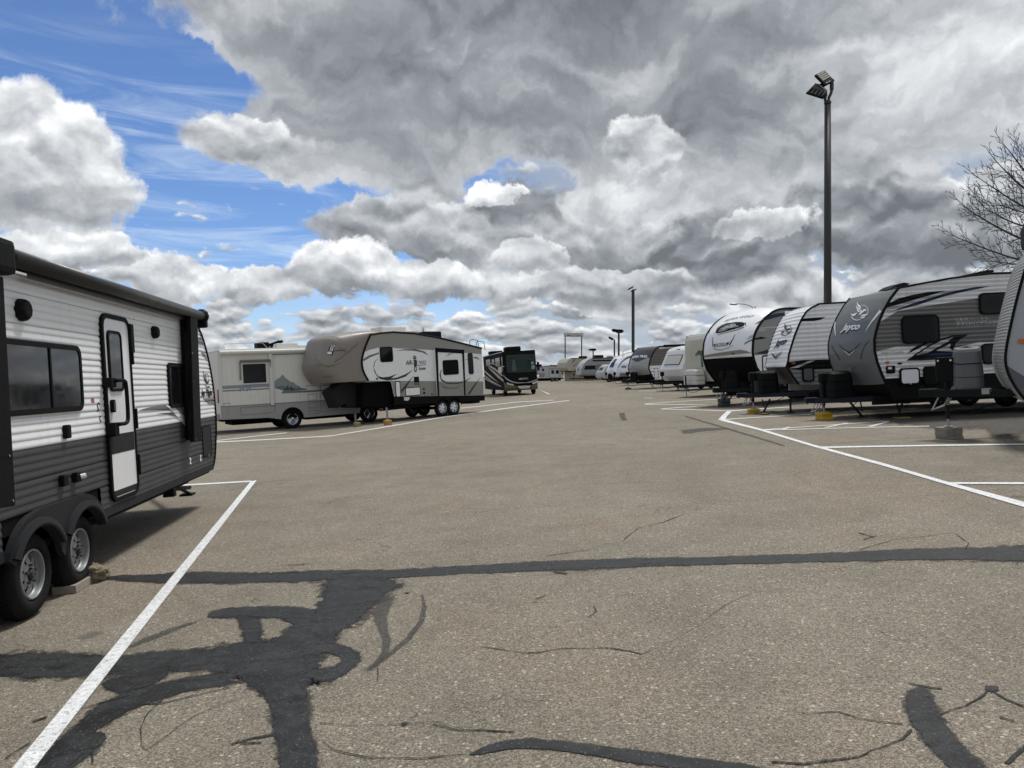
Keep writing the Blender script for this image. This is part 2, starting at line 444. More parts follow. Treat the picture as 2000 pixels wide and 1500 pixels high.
        for yy in (w*.30, w*.42, w*.54, w*.66):
            pass
        for k in range(46):
            a = 2*math.pi*k/46
            for y0, y1, da in ((.052, .092, 0), (w-.092, w-.052, .5), (w*.5-.018, w*.5+.018, .25)):
                aa = a+da*2*math.pi/46; c, q = math.cos(aa), math.sin(aa)
                vs = []
                for (t, rr, yy) in ((-.45, R-.004, y0), (.45, R-.004, y0), (.45, R-.004, y1), (-.45, R-.004, y1), (-.4, R+.006, y0+.004), (.4, R+.006, y0+.004), (.4, R+.006, y1-.004), (-.4, R+.006, y1-.004)):
                    a2 = aa + t*2*math.pi/46*.8; vs.append(bm.verts.new((rr*math.cos(a2), yy, rr*math.sin(a2))))
                for qd in ((4,5,6,7),(0,1,5,4),(1,2,6,5),(2,3,7,6),(3,0,4,7)): bm.faces.new([vs[i] for i in qd])
        link('tread', bm, rubber, e)['kind'] = 'stuff'
        rm = rimm or steel; bm = bmesh.new()
        lathe(bm, [(ri, .03), (ri-.004, .012), (ri-.014, .008), (ri-.022, .016), (ri*.93, .05), (ri*.90, .058), (ri*.88, .08), (ri*.80, .086), (ri*.78, w*.7)], 40)
        link('rim', bm, rm, e, smooth=True)
        bm = bmesh.new(); d = depth+.03
        if spokes == 'steel':       # stamped disc with eight windows and an open hub
            n = 8; rs = (ri*.27, ri*.46, ri*.60, ri*.76, ri*.84); nn = 64
            rings = []
            for rr, yy in zip(rs, (d-.012, d-.004, d+.004, d+.012, d+.018)):
                rings.append([bm.verts.new((rr*math.cos(2*math.pi*k/nn), yy, rr*math.sin(2*math.pi*k/nn))) for k in range(nn)])
            for j, (A, B) in enumerate(zip(rings, rings[1:])):
                for k in range(nn):
                    if (j == 1 and k % 8 in (3, 4)) or (j == 2 and k % 8 in (2, 3, 4, 5)): continue
                    bm.faces.new((A[k], A[(k+1) % nn], B[(k+1) % nn], B[k]))
            link('wheel_disc', bm, rm, e)
            bm = bmesh.new(); lathe(bm, [(.0, -.012+d-.03), (ri*.16, d-.04), (ri*.19, d-.02), (ri*.21, d+.02), (ri*.28, d+.03)], 20)
            for k in range(5):
                a = 2*math.pi*k/5+.3; tube(bm, [(ri*.36*math.cos(a), d-.03, ri*.36*math.sin(a)), (ri*.36*math.cos(a), d+.02, ri*.36*math.sin(a))], .012, 6)
            link('hub', bm, rust, e)
        else:                        # cast wheel with arms
            n = spokes; mm = rm
            for k in range(n):
                a = 2*math.pi*k/n + .2
                for sg in (-1, 1):
                    p0 = Vector((math.cos(a)*ri*.12, d-.02, math.sin(a)*ri*.12)); a1 = a+sg*.20
                    p1 = Vector((math.cos(a1)*ri*.86, d-.01, math.sin(a1)*ri*.86))
                    tube(bm, [p0, p1], [.042*r/.35, .024*r/.35], 6)
            lathe(bm, [(.0, d-.06), (ri*.2, d-.055), (ri*.25, d-.03), (ri*.27, d+.02)], 20)
            link('wheel_spokes', bm, mm, e)
        bm = bmesh.new(); lathe(bm, [(.001, d+.06), (ri*.82, d+.06), (ri*.95, w*.9)], 24); link('brake_drum', bm, black_matte, e)
        return e
    def letters(s, txt, x0, z0, size, m, bold=0, shear=0, sx=1, width=None, off=.004, rot=0, name='lettering', parent=None, corr=None, y0=0.0, map=None):
        bm, w = text_polys(txt, size, bold, shear, sx)
        if width:
            for v in bm.verts: v.co.x *= width/w
        c, q = math.cos(math.radians(rot)), math.sin(math.radians(rot))
        for v in bm.verts:
            X, Z = v.co.x, v.co.z; v.co.x = x0 + X*c - Z*q; v.co.z = z0 + X*q + Z*c
        if map:
            for v in bm.verts: v.co = Vector(map(v.co.x, v.co.z, off))
            return link(name, bm, m, parent or s.e)
        return s.sheet(name, bm, m, off, parent=parent, corr=corr, y0=y0)

def resample(pts, step):
    out = [pts[0]]
    for a, b in zip(pts, pts[1:]):
        L = math.hypot(b[0]-a[0], b[1]-a[1]); n = max(1, int(round(L/step)))
        for k in range(1, n+1): out.append((a[0]+(b[0]-a[0])*k/n, a[1]+(b[1]-a[1])*k/n))
    return out
def smooth_poly(pts, it=2):
    for _ in range(it):
        o = [pts[0]]
        for a, b in zip(pts, pts[1:]):
            o += [tuple(x*.75+y*.25 for x, y in zip(a, b)), tuple(x*.25+y*.75 for x, y in zip(a, b))]
        o.append(pts[-1]); pts = o
    return pts
class Skin:
    """a surface swept across the width from an outline in (x,z); centre may bulge along the outline normal"""
    def __init__(s, line, w, bulge=0, edge=.0, n=12, y0=0.0):
        s.line = line; s.w = w; s.b = bulge; s.n = n; s.y0 = y0; s.edge = edge
        s.L = [0.0]
        for a, b in zip(line, line[1:]): s.L.append(s.L[-1] + math.hypot(b[0]-a[0], b[1]-a[1]))
        s.tot = s.L[-1]
    def at(s, t, y, off=0.0):
        """t: arc length from the start; y: depth from the near side; off: outwards"""
        t = max(0, min(s.tot-1e-6, t)); i = 0
        while i < len(s.L)-2 and s.L[i+1] < t: i += 1
        k = (t-s.L[i])/max(1e-9, s.L[i+1]-s.L[i]); a, b = s.line[i], s.line[i+1]
        def seg(j):
            j = max(0, min(len(s.line)-2, j)); p, q = s.line[j], s.line[j+1]; l = math.hypot(q[0]-p[0], q[1]-p[1]) or 1
            return (-(q[1]-p[1])/l, (q[0]-p[0])/l)
        n0, n1 = seg(i-1 if k < .5 else i), seg(i if k < .5 else i+1)
        kk = k+.5 if k < .5 else k-.5
        nx, nz = n0[0]*(1-kk)+n1[0]*kk, n0[1]*(1-kk)+n1[1]*kk; l = math.hypot(nx, nz) or 1; nx /= l; nz /= l
        q = (2*(y-s.y0)/s.w-1); bb = s.b*(1-abs(q)**2.6)*math.sin(math.pi*min(1, max(0, t/s.tot)))**.5 if s.b else 0
        return Vector((a[0]+(b[0]-a[0])*k + nx*(off+bb), y, a[1]+(b[1]-a[1])*k + nz*(off+bb)))
    def make(s, rig, name, m, step=.12, corr=None, parent=None, label=None, smooth=True, t0=0, t1=None):
        t1 = s.tot if t1 is None else t1
        bm = bmesh.new(); nt = max(1, int((t1-t0)/step)); rows = []
        ts = sorted(set([t0+(t1-t0)*i/nt for i in range(nt+1)] + ([x for x in s.L if t0 < x < t1] if not corr else [])))
        for t in ts:
            rows.append([bm.verts.new(s.at(t, s.y0 + s.w*j/s.n, corr(t) if corr else 0)) for j in range(s.n+1)])
        for A, B in zip(rows, rows[1:]):
            for j in range(s.n): bm.faces.new((A[j], A[j+1], B[j+1], B[j]))
        return link(name, bm, m, parent or rig.e, smooth=smooth, label=label)
    def decal(s, rig, name, pts, m, off=.006, parent=None):
        """outline in (y, t) laid on the surface; or a bmesh whose x is y and z is t"""
        bm = pts if isinstance(pts, bmesh.types.BMesh) else poly_bm(pts)
        lo, hi = extent(bm, 0); cut(bm, 'x', [lo+(hi-lo)*k/10 for k in range(1, 10)])
        lo, hi = extent(bm, 2); cut(bm, 'z', [lo+(hi-lo)*k/12 for k in range(1, 12)])
        for v in bm.verts: v.co = s.at(v.co.z, v.co.x, off)
        return link(name, bm, m, parent or rig.e)
    def inv(s, rig, u, v, off=0.0):
        """photo point -> (y, t) on the surface: nearest place where the ray meets it"""
        c = rig.Mi @ Vector((0, 0, CAMZ)); r = (rig.Mi.to_3x3() @ Vector(((u-U0)/F, 1, (VH-v)/F))); rr = r.dot(r)
        def hit(y, t):
            p = s.at(t, y, off) - c; k = p.dot(r)/rr
            return (p - r*k).length/max(.1, k), k
        if not hasattr(s, '_g'): s._g = [(s.y0+s.w*i/24, s.tot*j/30) for i in range(25) for j in range(31)]
        L = [(*hit(y, t), y, t) for y, t in s._g]; near = [x for x in L if x[0]*x[1] < .17]
        if near:
            km = min(x[1] for x in near); near = [x for x in near if x[1] < km+.45]; b = min(near)
        else: b = min(L)
        best = (b[0], b[2], b[3]); st_y, st_t = s.w/12, s.tot/14
        for _ in range(10):
            b0 = best
            for a in (-1, 0, 1):
                for q in (-1, 0, 1):
                    y = min(s.y0+s.w, max(s.y0, b0[1]+a*st_y)); t = min(s.tot, max(0, b0[2]+q*st_t)); d = hit(y, t)[0]
                    if d < best[0]: best = (d, y, t)
            if best is b0: st_y /= 2; st_t /= 2
        return best[1], best[2]
    def ip(s, rig, pts): return [s.inv(rig, u, v) for u, v in pts]

class Loft(Skin):
    """cap whose outline runs from the side line to a centre line with rounded plan corners"""
    def __init__(s, line, centre, w, y0=0.0, n=20, ex=3.0):
        Skin.__init__(s, line, w, 0, 0, n, y0); s.c = centre; s.ex = ex
    def base(s, t, y):
        t = max(0, min(s.tot-1e-6, t)); i = 0
        while i < len(s.L)-2 and s.L[i+1] < t: i += 1
        k = (t-s.L[i])/max(1e-9, s.L[i+1]-s.L[i])
        th = ((y-s.y0)/s.w-.5)*math.pi*.9999; sn, cs = math.sin(th), math.cos(th)
        q = abs(sn)**(2/s.ex)*(1 if sn > 0 else -1); w = abs(cs)**(2/s.ex); yy = s.y0+s.w*(.5+.5*q)
        e = [s.line[i][a]+(s.line[i+1][a]-s.line[i][a])*k for a in (0, 1)]
        c = [s.c[i][a]+(s.c[i+1][a]-s.c[i][a])*k for a in (0, 1)]
        return Vector((e[0]+(c[0]-e[0])*w, yy, e[1]+(c[1]-e[1])*w))
    def at(s, t, y, off=0.0):
        p = s.base(t, y)
        if not off: return p
        e = .02; a = s.base(t+e, y)-s.base(t-e, y); b = s.base(t, min(y+e, s.y0+s.w))-s.base(t, max(y-e, s.y0))
        n = a.cross(b).normalized()
        return p + n*off*s.sgn
    sgn = 1
def zf(ox, oy, sc): return lambda L: [(ox+a/sc, oy+b/sc) for a, b in L]
def stroke(pts, w, w1=None):
    """outline polygon of a tapering brush stroke"""
    w1 = w if w1 is None else w1; n = len(pts); L, R = [], []
    for i, p in enumerate(pts):
        a, b = pts[max(i-1, 0)], pts[min(i+1, n-1)]; dx, dy = b[0]-a[0], b[1]-a[1]; l = math.hypot(dx, dy) or 1
        ww = (w + (w1-w)*i/(n-1))/2; L.append((p[0]-dy/l*ww, p[1]+dx/l*ww)); R.append((p[0]+dy/l*ww, p[1]-dx/l*ww))
    return L + R[::-1]
def dec(r, name, px, m, off=.006, y=0.0, parent=None, corr=None):
    return r.sheet(name, r.pp(px, y), m, off, y0=y, parent=parent, corr=corr)
def win(rg, px, **k):
    (a, b), (c, d) = rg.P(*px[0], k.get("y", 0)), rg.P(*px[1], k.get("y", 0)); return rg.window(a, b, c, d, **k)
def hat(rg, px, **k):
    (a, b), (c, d) = rg.P(*px[0], k.get("y", 0)), rg.P(*px[1], k.get("y", 0)); return rg.hatch(a, b, c, d, **k)
def xline(pts, z):
    """x on an outline at height z"""
    for a, b in zip(pts, pts[1:]):
        if min(a[1], b[1]) <= z <= max(a[1], b[1]) and a[1] != b[1]: return a[0]+(b[0]-a[0])*(z-a[1])/(b[1]-a[1])
    return pts[0][0] if abs(z-pts[0][1]) < abs(z-pts[-1][1]) else pts[-1][0]
# ------------------------------------------------------------ ground
def asphalt(name, warm=1.0, dark=1.0):
    m = bpy.data.materials.new(name); m.use_nodes = True; E.nt = m.node_tree
    b = m.node_tree.nodes['Principled BSDF']; tc = texco()
    big = noi(tc, .16, 6, .62); mid = noi(tc, 1.5, 6, .66); fine = noi(tc, 60, 4, .7)
    vx, vy, vz = sep(vor(tc, 120, out='Color')); d1 = vor(tc, 46); cx, cy, cz = sep(vor(tc, 46, out='Color'))
    ux, uy, uz = sep(vor(tc, 300, out='Color'))
    base = ramp(vx*.45+ux*.35+fine*.2, [(0.0, (.055, .049, .041)), (.32, (.125, .112, .092)), (.5, (.195, .177, .147)), (.70, (.285, .262, .222)), (1.0, (.46, .43, .375))])
    base = cmix(cx.sm(.90, .96)*d1.sm(.50, .30)*.8, base, (.50, .47, .41))
    base = cmix(cy.sm(.94, .97)*d1.sm(.5, .35)*.6, base, (.30, .20, .15))
    base = cmix(uy.sm(.84, .95)*.75, base, (.035, .033, .031))
    tone = ramp(big*.5+mid*.5, [(.32, (.74*dark, .72*dark, .69*dark)), (.5, (.99*dark, .965*dark, .92*dark)), (.68, (1.20*dark, 1.19*dark, 1.16*dark))])
    base = cmix(1.0, base, tone, 'MULTIPLY')
    red = noi(tc, .35, 5, .6).sm(.46, .66)
    base = cmix(red*.35, base, cmix(1.0, base, (1.10*warm, .985, .90), 'MULTIPLY'))
    # wheel-worn lanes along the aisle, oil drips, small stains
    x, y, z = sep(tc); lane = noi(comb(x*.75+y*.05, y*.045, 0.0), 1.0, 3, .5).sm(.44, .62)
    base = cmix(lane*.22, base, cmix(1.0, base, (1.18, 1.19, 1.20), 'MULTIPLY'))
    spot = vor(vmath('ADD', tc, vmath('SCALE', noi(tc, 3, 4, .6, col=True), sc=.25)), .9); sx, sy, sz = sep(vor(tc, .9, out='Color'))
    base = cmix(spot.sm(.13, .06)*mid.sm(.45, .6)*.55, base, (.055, .052, .048))
    # hairline cracks in a wandering network
    W_ = vmath('ADD', tc, vmath('SCALE', noi(tc, 1.1, 5, .62, col=True), sc=1.1))
    n = E.nt.nodes.new('ShaderNodeTexVoronoi'); n.feature = 'DISTANCE_TO_EDGE'; n.inputs['Scale'].default_value = .42; E.nt.links.new(W_.s, n.inputs['Vector'])
    cr = E(n.outputs['Distance']).sm(.0032, .0012)*noi(tc, .5, 4, .6).sm(.50, .58)
    base = cmix(cr*.75, base, (.03, .028, .026))
    m.node_tree.links.new(base.s, b.inputs['Base Color'])
    b.inputs['Roughness'].default_value = .9; b.inputs['Specular IOR Level'].default_value = .2
    bp = m.node_tree.nodes.new('ShaderNodeBump'); bp.inputs['Strength'].default_value = .6; bp.inputs['Distance'].default_value = .005
    h = vx*.4 + fine*.6 + ux*.3 + cx*.3 - cr*2
    m.node_tree.links.new(h.s, bp.inputs['Height']); m.node_tree.links.new(bp.outputs[0], b.inputs['Normal'])
    MATS[name] = m; return m
asph = asphalt('weathered_asphalt')
gravel_m = asphalt('dark_gravel', 1.05, .42)
def ragged(name, col, hard=.5, noise_s=30, wear=0.0, col2=None, rough=.75, lo=0.0, thin=0.0):
    """print on the asphalt whose border frays: the attribute 'edge' runs 0 at the border to 1 inside"""
    m = bpy.data.materials.new(name); m.use_nodes = True; E.nt = m.node_tree; nt = m.node_tree
    b = nt.nodes['Principled BSDF']; tc = texco()
    a = nt.nodes.new('ShaderNodeAttribute'); a.attribute_name = 'edge'; ed = E(a.outputs['Fac'])
    n = noi(tc, noise_s, 6, .72); n2 = noi(tc, noise_s*.3, 6, .68, .6); n3 = noi(tc, 150, 3, .7)
    al = (ed + (n-.5)*hard*1.6 + (n3-.5)*hard).sm(.12, .22)
    if wear: al = al*(1 - (n3*.5+n*.6).sm(.555, .64)*wear)
    if thin: al = al*(1 - (n2*.6+n3*.4).sm(.52, .62)*thin)
    if lo: al = al*lo
    c = cmix(n2.sm(.40, .60), col, col2 or tuple(x*1.35 for x in col))
    if thin:
        x, y, z = sep(tc); st = noi(comb(x*.9, y*7.0, 0.0), 1.3, 6, .7, .8)
        c = cmix(st.sm(.50, .66)*.8, c, (.0035, .0035, .004)); k = noi(tc, 2.6, 6, .7, 1.0)
        c = cmix(k.sm(.488, .5)*k.sm(.512, .5)*.95, c, (.002, .002, .002))
    g1, g2, g3 = sep(vor(tc, 140, out='Color'))
    c = cmix(g1.sm(.94, 1.0)*.4, c, (.22, .21, .19))
    nt.links.new(c.s, b.inputs['Base Color']); b.inputs['Roughness'].default_value = rough; b.inputs['Specular IOR Level'].default_value = .3
    nt.links.new(n2.lin(.3, .7, rough-.22, min(1, rough+.15)).s, b.inputs['Roughness'])
    nt.links.new(al.s, b.inputs['Alpha'])
    bp = nt.nodes.new('ShaderNodeBump'); bp.inputs['Strength'].default_value = .5; bp.inputs['Distance'].default_value = .005
    nt.links.new((g1*.4+n+n2).s, bp.inputs['Height']); nt.links.new(bp.outputs[0], b.inputs['Normal'])
    return m
tar = ragged('tar_sealant', (.008, .0085, .0095), .50, 11, 0, (.028, .030, .032), .66, thin=.42)
tar_fringe = ragged('tar_film', (.022, .022, .023), .9, 9, .0, (.045, .045, .044), .8, lo=.62, thin=.5)
tar_faint = ragged('faint_tar_smear', (.040, .041, .042), 1.0, 18, .5, (.06, .06, .06), .8, lo=.62)
crackm = ragged('crack_filler', (.012, .012, .013), .8, 12, .6, (.022, .022, .022), .8)
paint = ragged('road_paint', (.66, .67, .68), .16, 34, .55, (.74, .75, .76), .6)
paint_old = ragged('worn_road_paint', (.62, .62, .61), .4, 30, .75, (.70, .70, .69), .7)

def gridlines(a, b, step, far, g=1.35):
    v = []; x = a
    while x <= b+1e-6: v.append(x); x += step
    s = step; x = b
    while x < far: s *= g; x += s; v.append(x)
    s = step; x = a
    while x > -far: s *= g; x -= s; v.insert(0, x)
    return v
xs = gridlines(-26, 26, .5, 3500); ys = [y for y in gridlines(-6, 90, .75, 3500)]
me = bpy.data.meshes.new('parking_lot_asphalt')
vv = [(x, y, gz(x, y)) for y in ys for x in xs]; nx = len(xs)
ff = [(j*nx+i, j*nx+i+1, (j+1)*nx+i+1, (j+1)*nx+i) for j in range(len(ys)-1) for i in range(nx-1)]
me.from_pydata(vv, [], ff)
o = link('ground', me, asph, smooth=True); tag(o, kind='structure')
_lift = [0.0035]
def gpt(p, h): return Vector((p[0], p[1], gz(p[0], p[1])+h))
def strip(name, pairs, m, lift=None, cols=8, step=.25, parent=None, smooth_it=0):
    """ground sheet between two edges given as photo point pairs (u1,v1,u2,v2)"""
    if m is tar: strip('tar_film', [tuple((p[i]+(p[i]-p[(i+2) % 4])*.08) for i in range(4)) for p in pairs], tar_fringe, lift=_lift[0]-.0012, cols=cols, step=step, smooth_it=smooth_it)
    if lift is None: _lift[0] += .00006; lift = _lift[0]
    A = [G(p[0], p[1]) for p in pairs]; B = [G(p[2], p[3]) for p in pairs]
    A2, B2 = [], []
    for k in range(len(A)-1):
        n = max(1, int(max((A[k+1]-A[k]).length, (B[k+1]-B[k]).length)/step)); n = min(n, 300)
        for i in range(n): A2.append(A[k].lerp(A[k+1], i/n)); B2.append(B[k].lerp(B[k+1], i/n))
    A2.append(A[-1]); B2.append(B[-1])
    if smooth_it:
        for L in (A2, B2):
            for _ in range(smooth_it):
                L[1:-1] = [(L[i-1]+L[i]*2+L[i+1])/4 for i in range(1, len(L)-1)]
    if smooth_it:
        for i in range(len(A2)):
            d = B2[i]-A2[i]; w = d.length
            j1 = mnoise.noise(A2[i]*2.3)*.16 + mnoise.noise(A2[i]*7)*.07; j2 = mnoise.noise(B2[i]*2.3+Vector((7, 0, 0)))*.16 + mnoise.noise(B2[i]*7)*.07
            A2[i] = A2[i]-d*j1; B2[i] = B2[i]+d*j2
    bm = bmesh.new(); ly = bm.verts.layers.float.new('edge'); rows = []; n = len(A2)
    for i, (a, b) in enumerate(zip(A2, B2)):
        row = []
        for j in range(cols+1):
            p = a.lerp(b, j/cols); v = bm.verts.new(gpt(p, lift))
            e = 1-abs(2*j/cols-1)
            w = (b-a).length; end = min(i, n-1-i)*step/max(w*.5, .02)
            v[ly] = min(1, min(e, end) if smooth_it else min(e, end+.35)); row.append(v)
        rows.append(row)
    for R1, R2 in zip(rows, rows[1:]):
        for j in range(cols): bm.faces.new((R1[j], R1[j+1], R2[j+1], R2[j]))
    me = bpy.data.meshes.new(name); bm.to_mesh(me); bm.free(); me.materials.append(m)
    o = bpy.data.objects.new(name, me); C.objects.link(o); tag(o, kind='structure'); return o
def line(name, pts, w, m, lift=None, jitter=0, cols=4, step=.12):
    """thin line along photo points with a width in metres"""
    if lift is None: _lift[0] += .00006; lift = _lift[0]
    P = [G(*p) for p in pts]; Q = []
    for a, b in zip(P, P[1:]):
        n = max(1, min(200, int((b-a).length/step)))
        for i in range(n): Q.append(a.lerp(b, i/n))
    Q.append(P[-1])
    if jitter:
        Q = [q + Vector((mnoise.noise(q*5)*jitter + mnoise.noise(q*17)*jitter*.4, mnoise.noise(q*5+Vector((9, 0, 0)))*jitter + mnoise.noise(q*19)*jitter*.4, 0)) for q in Q]
    bm = bmesh.new(); ly = bm.verts.layers.float.new('edge'); rows = []
    for i, q in enumerate(Q):
        t = (Q[min(i+1, len(Q)-1)]-Q[max(i-1, 0)]).normalized(); nrm = Vector((-t.y, t.x, 0)); row = []
        ww = w*(.35+1.5*abs(mnoise.noise(q*4))+.5*abs(mnoise.noise(q*15))) if jitter else w
        for j in range(cols+1):
            v = bm.verts.new(gpt(q+nrm*ww*(j/cols-.5), lift)); v[ly] = 1-abs(2*j/cols-1); row.append(v)
        rows.append(row)
    for R1, R2 in zip(rows, rows[1:]):
        for j in range(cols): bm.faces.new((R1[j], R1[j+1], R2[j+1], R2[j]))
    me = bpy.data.meshes.new(name); bm.to_mesh(me); bm.free(); me.materials.append(m)
    o = bpy.data.objects.new(name, me); C.objects.link(o); tag(o, kind='structure'); return o
Z1 = lambda x, y: (x/2.2222, 1080+y/2.2222)
Z2 = lambda x, y: (850+x/1.7391, 1000+y/1.7391)
Z3 = lambda x, y: (1180+x/2.439, 780+y/2.439)
def pr(f, L): return [(*f(a, b), *f(c, d)) for a, b, c, d in L]
# gravel under the nearest bays on the right, trailer shade darkened into its colour
strip('shaded_gravel_strip', [(1690, 800, 1700, 822), (1800, 795, 1812, 838), (1900, 790, 1900, 852), (2000, 785, 2000, 862), (2300, 770, 2300, 880)], ragged('shaded_gravel_patch', (.050, .045, .040), .7, 14, .3, (.085, .078, .068), .9), cols=12, smooth_it=2)
# tar sealant
strip('tar_seam', [(196, 1126, 196, 1134), (340, 1118, 340, 1141)] + pr(Z1, [(900, 83, 900, 135), (1150, 82, 1150, 132), (1400, 74, 1400, 128), (1700, 72, 1700, 116), (1890, 62, 1890, 102)]) +
      pr(Z2, [(60, 184, 60, 214), (250, 172, 250, 206), (500, 162, 500, 204), (750, 148, 750, 184), (1000, 154, 1000, 180), (1250, 144, 1250, 172), (1500, 128, 1500, 165), (1800, 116, 1800, 170), (2000, 112, 2000, 172), (2250, 105, 2250, 168)]), tar, smooth_it=2)
strip('tar_patch', pr(Z1, [(1380, 100, 1780, 90), (1382, 150, 1768, 150), (1385, 200, 1720, 200), (1375, 260, 1640, 255), (1330, 300, 1600, 310), (1210, 350, 1490, 330), (1080, 400, 1420, 400), (960, 450, 1400, 470), (960, 520, 1400, 545), (1030, 580, 1370, 590), (1130, 640, 1320, 640)]), tar, smooth_it=3)
strip('tar_patch', pr(Z1, [(-260, 440, -260, 540), (0, 452, 0, 552), (120, 434, 120, 568), (260, 430, 260, 560), (400, 440, 400, 545), (520, 444, 500, 532), (700, 432, 690, 508), (900, 414, 900, 520), (1080, 388, 1100, 570), (1240, 350, 1300, 620), (1330, 330, 1400, 560)]), tar, smooth_it=2)
strip('tar_patch', pr(Z1, [(1080, 540, 1370, 540), (1150, 620, 1335, 620), (1165, 700, 1385, 690), (1180, 760, 1360, 760), (1195, 850, 1385, 850), (1205, 960, 1412, 960), (1210, 1040, 1420, 1040)]), tar, smooth_it=2)
strip('tar_patch', pr(Z1, [(1040, 500, 1040, 590), (900, 520, 900, 572), (780, 548, 800, 590), (640, 560, 690, 650), (520, 580, 590, 680), (420, 660, 500, 720), (330, 720, 420, 770), (250, 800, 340, 830), (150, 900, 260, 940), (90, 970, 200, 1010)]), tar, smooth_it=3)
strip('tar_patch', pr(Z1, [(430, 545, 430, 612), (480, 552, 520, 618), (560, 552, 620, 620), (640, 500, 700, 560), (740, 470, 760, 520)]), tar, smooth_it=2)
strip('tar_patch', pr(Z1, [(400, 762, 482, 778), (340, 800, 476, 822), (270, 860, 420, 870), (200, 930, 330, 930), (150, 990, 260, 990)]), tar, smooth_it=2)
strip('tar_patch', pr(Z1, [(1350, 388, 1260, 430), (1450, 390, 1380, 426), (1540, 402, 1460, 430), (1600, 430, 1500, 450), (1604, 468, 1500, 478), (1560, 510, 1460, 500), (1480, 548, 1400, 515), (1390, 590, 1290, 510)]), tar, smooth_it=3)
strip('tar_patch', pr(Z1, [(1400, 236, 1380, 300), (1300, 230, 1260, 300), (1180, 230, 1150, 282), (1060, 232, 1040, 280), (960, 230, 950, 292), (880, 258, 885, 290)]), tar, smooth_it=2)
strip('tar_patch', pr(Z1, [(1000, 262, 1140, 270), (1050, 300, 1152, 300), (1056, 350, 1146, 350), (1040, 405, 1120, 400)]), tar, smooth_it=2)
strip('tar_patch', pr(Z1, [(1210, 280, 1330, 280), (1200, 310, 1330, 330), (1300, 300, 1480, 300), (1385, 340, 1480, 340), (1390, 400, 1485, 400)]), tar, smooth_it=2)
strip('tar_smear', pr(Z1, [(890, 282, 895, 296), (740, 320, 745, 345), (600, 375, 605, 405), (540, 405, 545, 425)]), tar_faint, smooth_it=2)
strip('tar_smear', pr(Z1, [(1650, 170, 1760, 170), (1600, 230, 1690, 240), (1590, 290, 1650, 290), (1620, 340, 1680, 320), (1680, 380, 1720, 370), (1700, 430, 1730, 430), (1640, 480, 1680, 490), (1560, 515, 1600, 530)]), tar_faint, smooth_it=3)
strip('tar_smear', pr(Z1, [(1820, 180, 1840, 175), (1860, 230, 1890, 225), (1850, 300, 1885, 300), (1780, 370, 1810, 380), (1680, 450, 1700, 465), (1560, 520, 1580, 535)]), tar_faint, smooth_it=3)
strip('tar_patch', pr(Z2, [(100, 828, 104, 838), (170, 790, 180, 828), (250, 762, 250, 806), (300, 756, 300, 800), (400, 768, 400, 812), (560, 800, 550, 836), (720, 828, 680, 872), (880, 830, 850, 884), (1060, 850, 1060, 884), (1130, 866, 1130, 880)]), tar, smooth_it=3)
strip('tar_patch', pr(Z2, [(1618, 590, 1680, 588), (1580, 620, 1704, 612), (1576, 660, 1704, 660), (1600, 720, 1712, 715), (1650, 790, 1760, 775), (1700, 850, 1830, 830), (1760, 910, 1920, 900), (1830, 990, 2010, 980)]), tar, smooth_it=3)
strip('tar_patch', pr(Z2, [(1868, 592, 1866, 606), (1890, 590, 1890, 616), (1914, 594, 1914, 610)]), tar, cols=6, step=.03)
for pts, w in (([(150, 455), (230, 470), (300, 481), (350, 479), (430, 466), (580, 465), (660, 475), (705, 485)], .012), ([(705, 485), (800, 440), (880, 400), (940, 350), (1020, 300), (1080, 275), (1180, 265), (1330, 235)], .005),
               ([(1240, 685), (1370, 680), (1450, 705), (1590, 725)], .018), ([(1620, 745), (1590, 775), (1480, 810), (1440, 835), (1250, 857), (1140, 850)], .02), ([(1710, 692), (1800, 665), (1865, 625), (1885, 604), (1930, 635), (2010, 668)], .016),
               ([(2020, 780), (1940, 862)], .02), ([(-10, 722), (80, 745), (160, 742), (270, 750)], .018), ([(-20, 836), (100, 828)], .014), ([(640, 95), (690, 55), (780, 35), (850, 5)], .012), ([(1440, 130), (1560, 95), (1760, 72), (1812, 105), (1800, 130)], .012),
               ([(1610, 585), (1650, 592), (1722, 604)], .016), ([(1515, 405), (1570, 440)], .008), ([(330, 306), (398, 310)], .016), ([(340, 298), (375, 285)], .014), ([(520, 360), (545, 340), (540, 320)], .012), ([(300, 388), (420, 392)], .008), ([(1440, 72), (1490, 88)], .03), ([(1455, 95), (1500, 82)], .03),
               ([(400, 206), (445, 212)], .035), ([(380, 150), (520, 130)], .02), ([(0, 248), (250, 225), (560, 200)], .005), ([(1910, 700), (1965, 715)], .02)):
    line('crack', [Z2(*p) for p in pts], w, crackm, jitter=.012, step=.04)
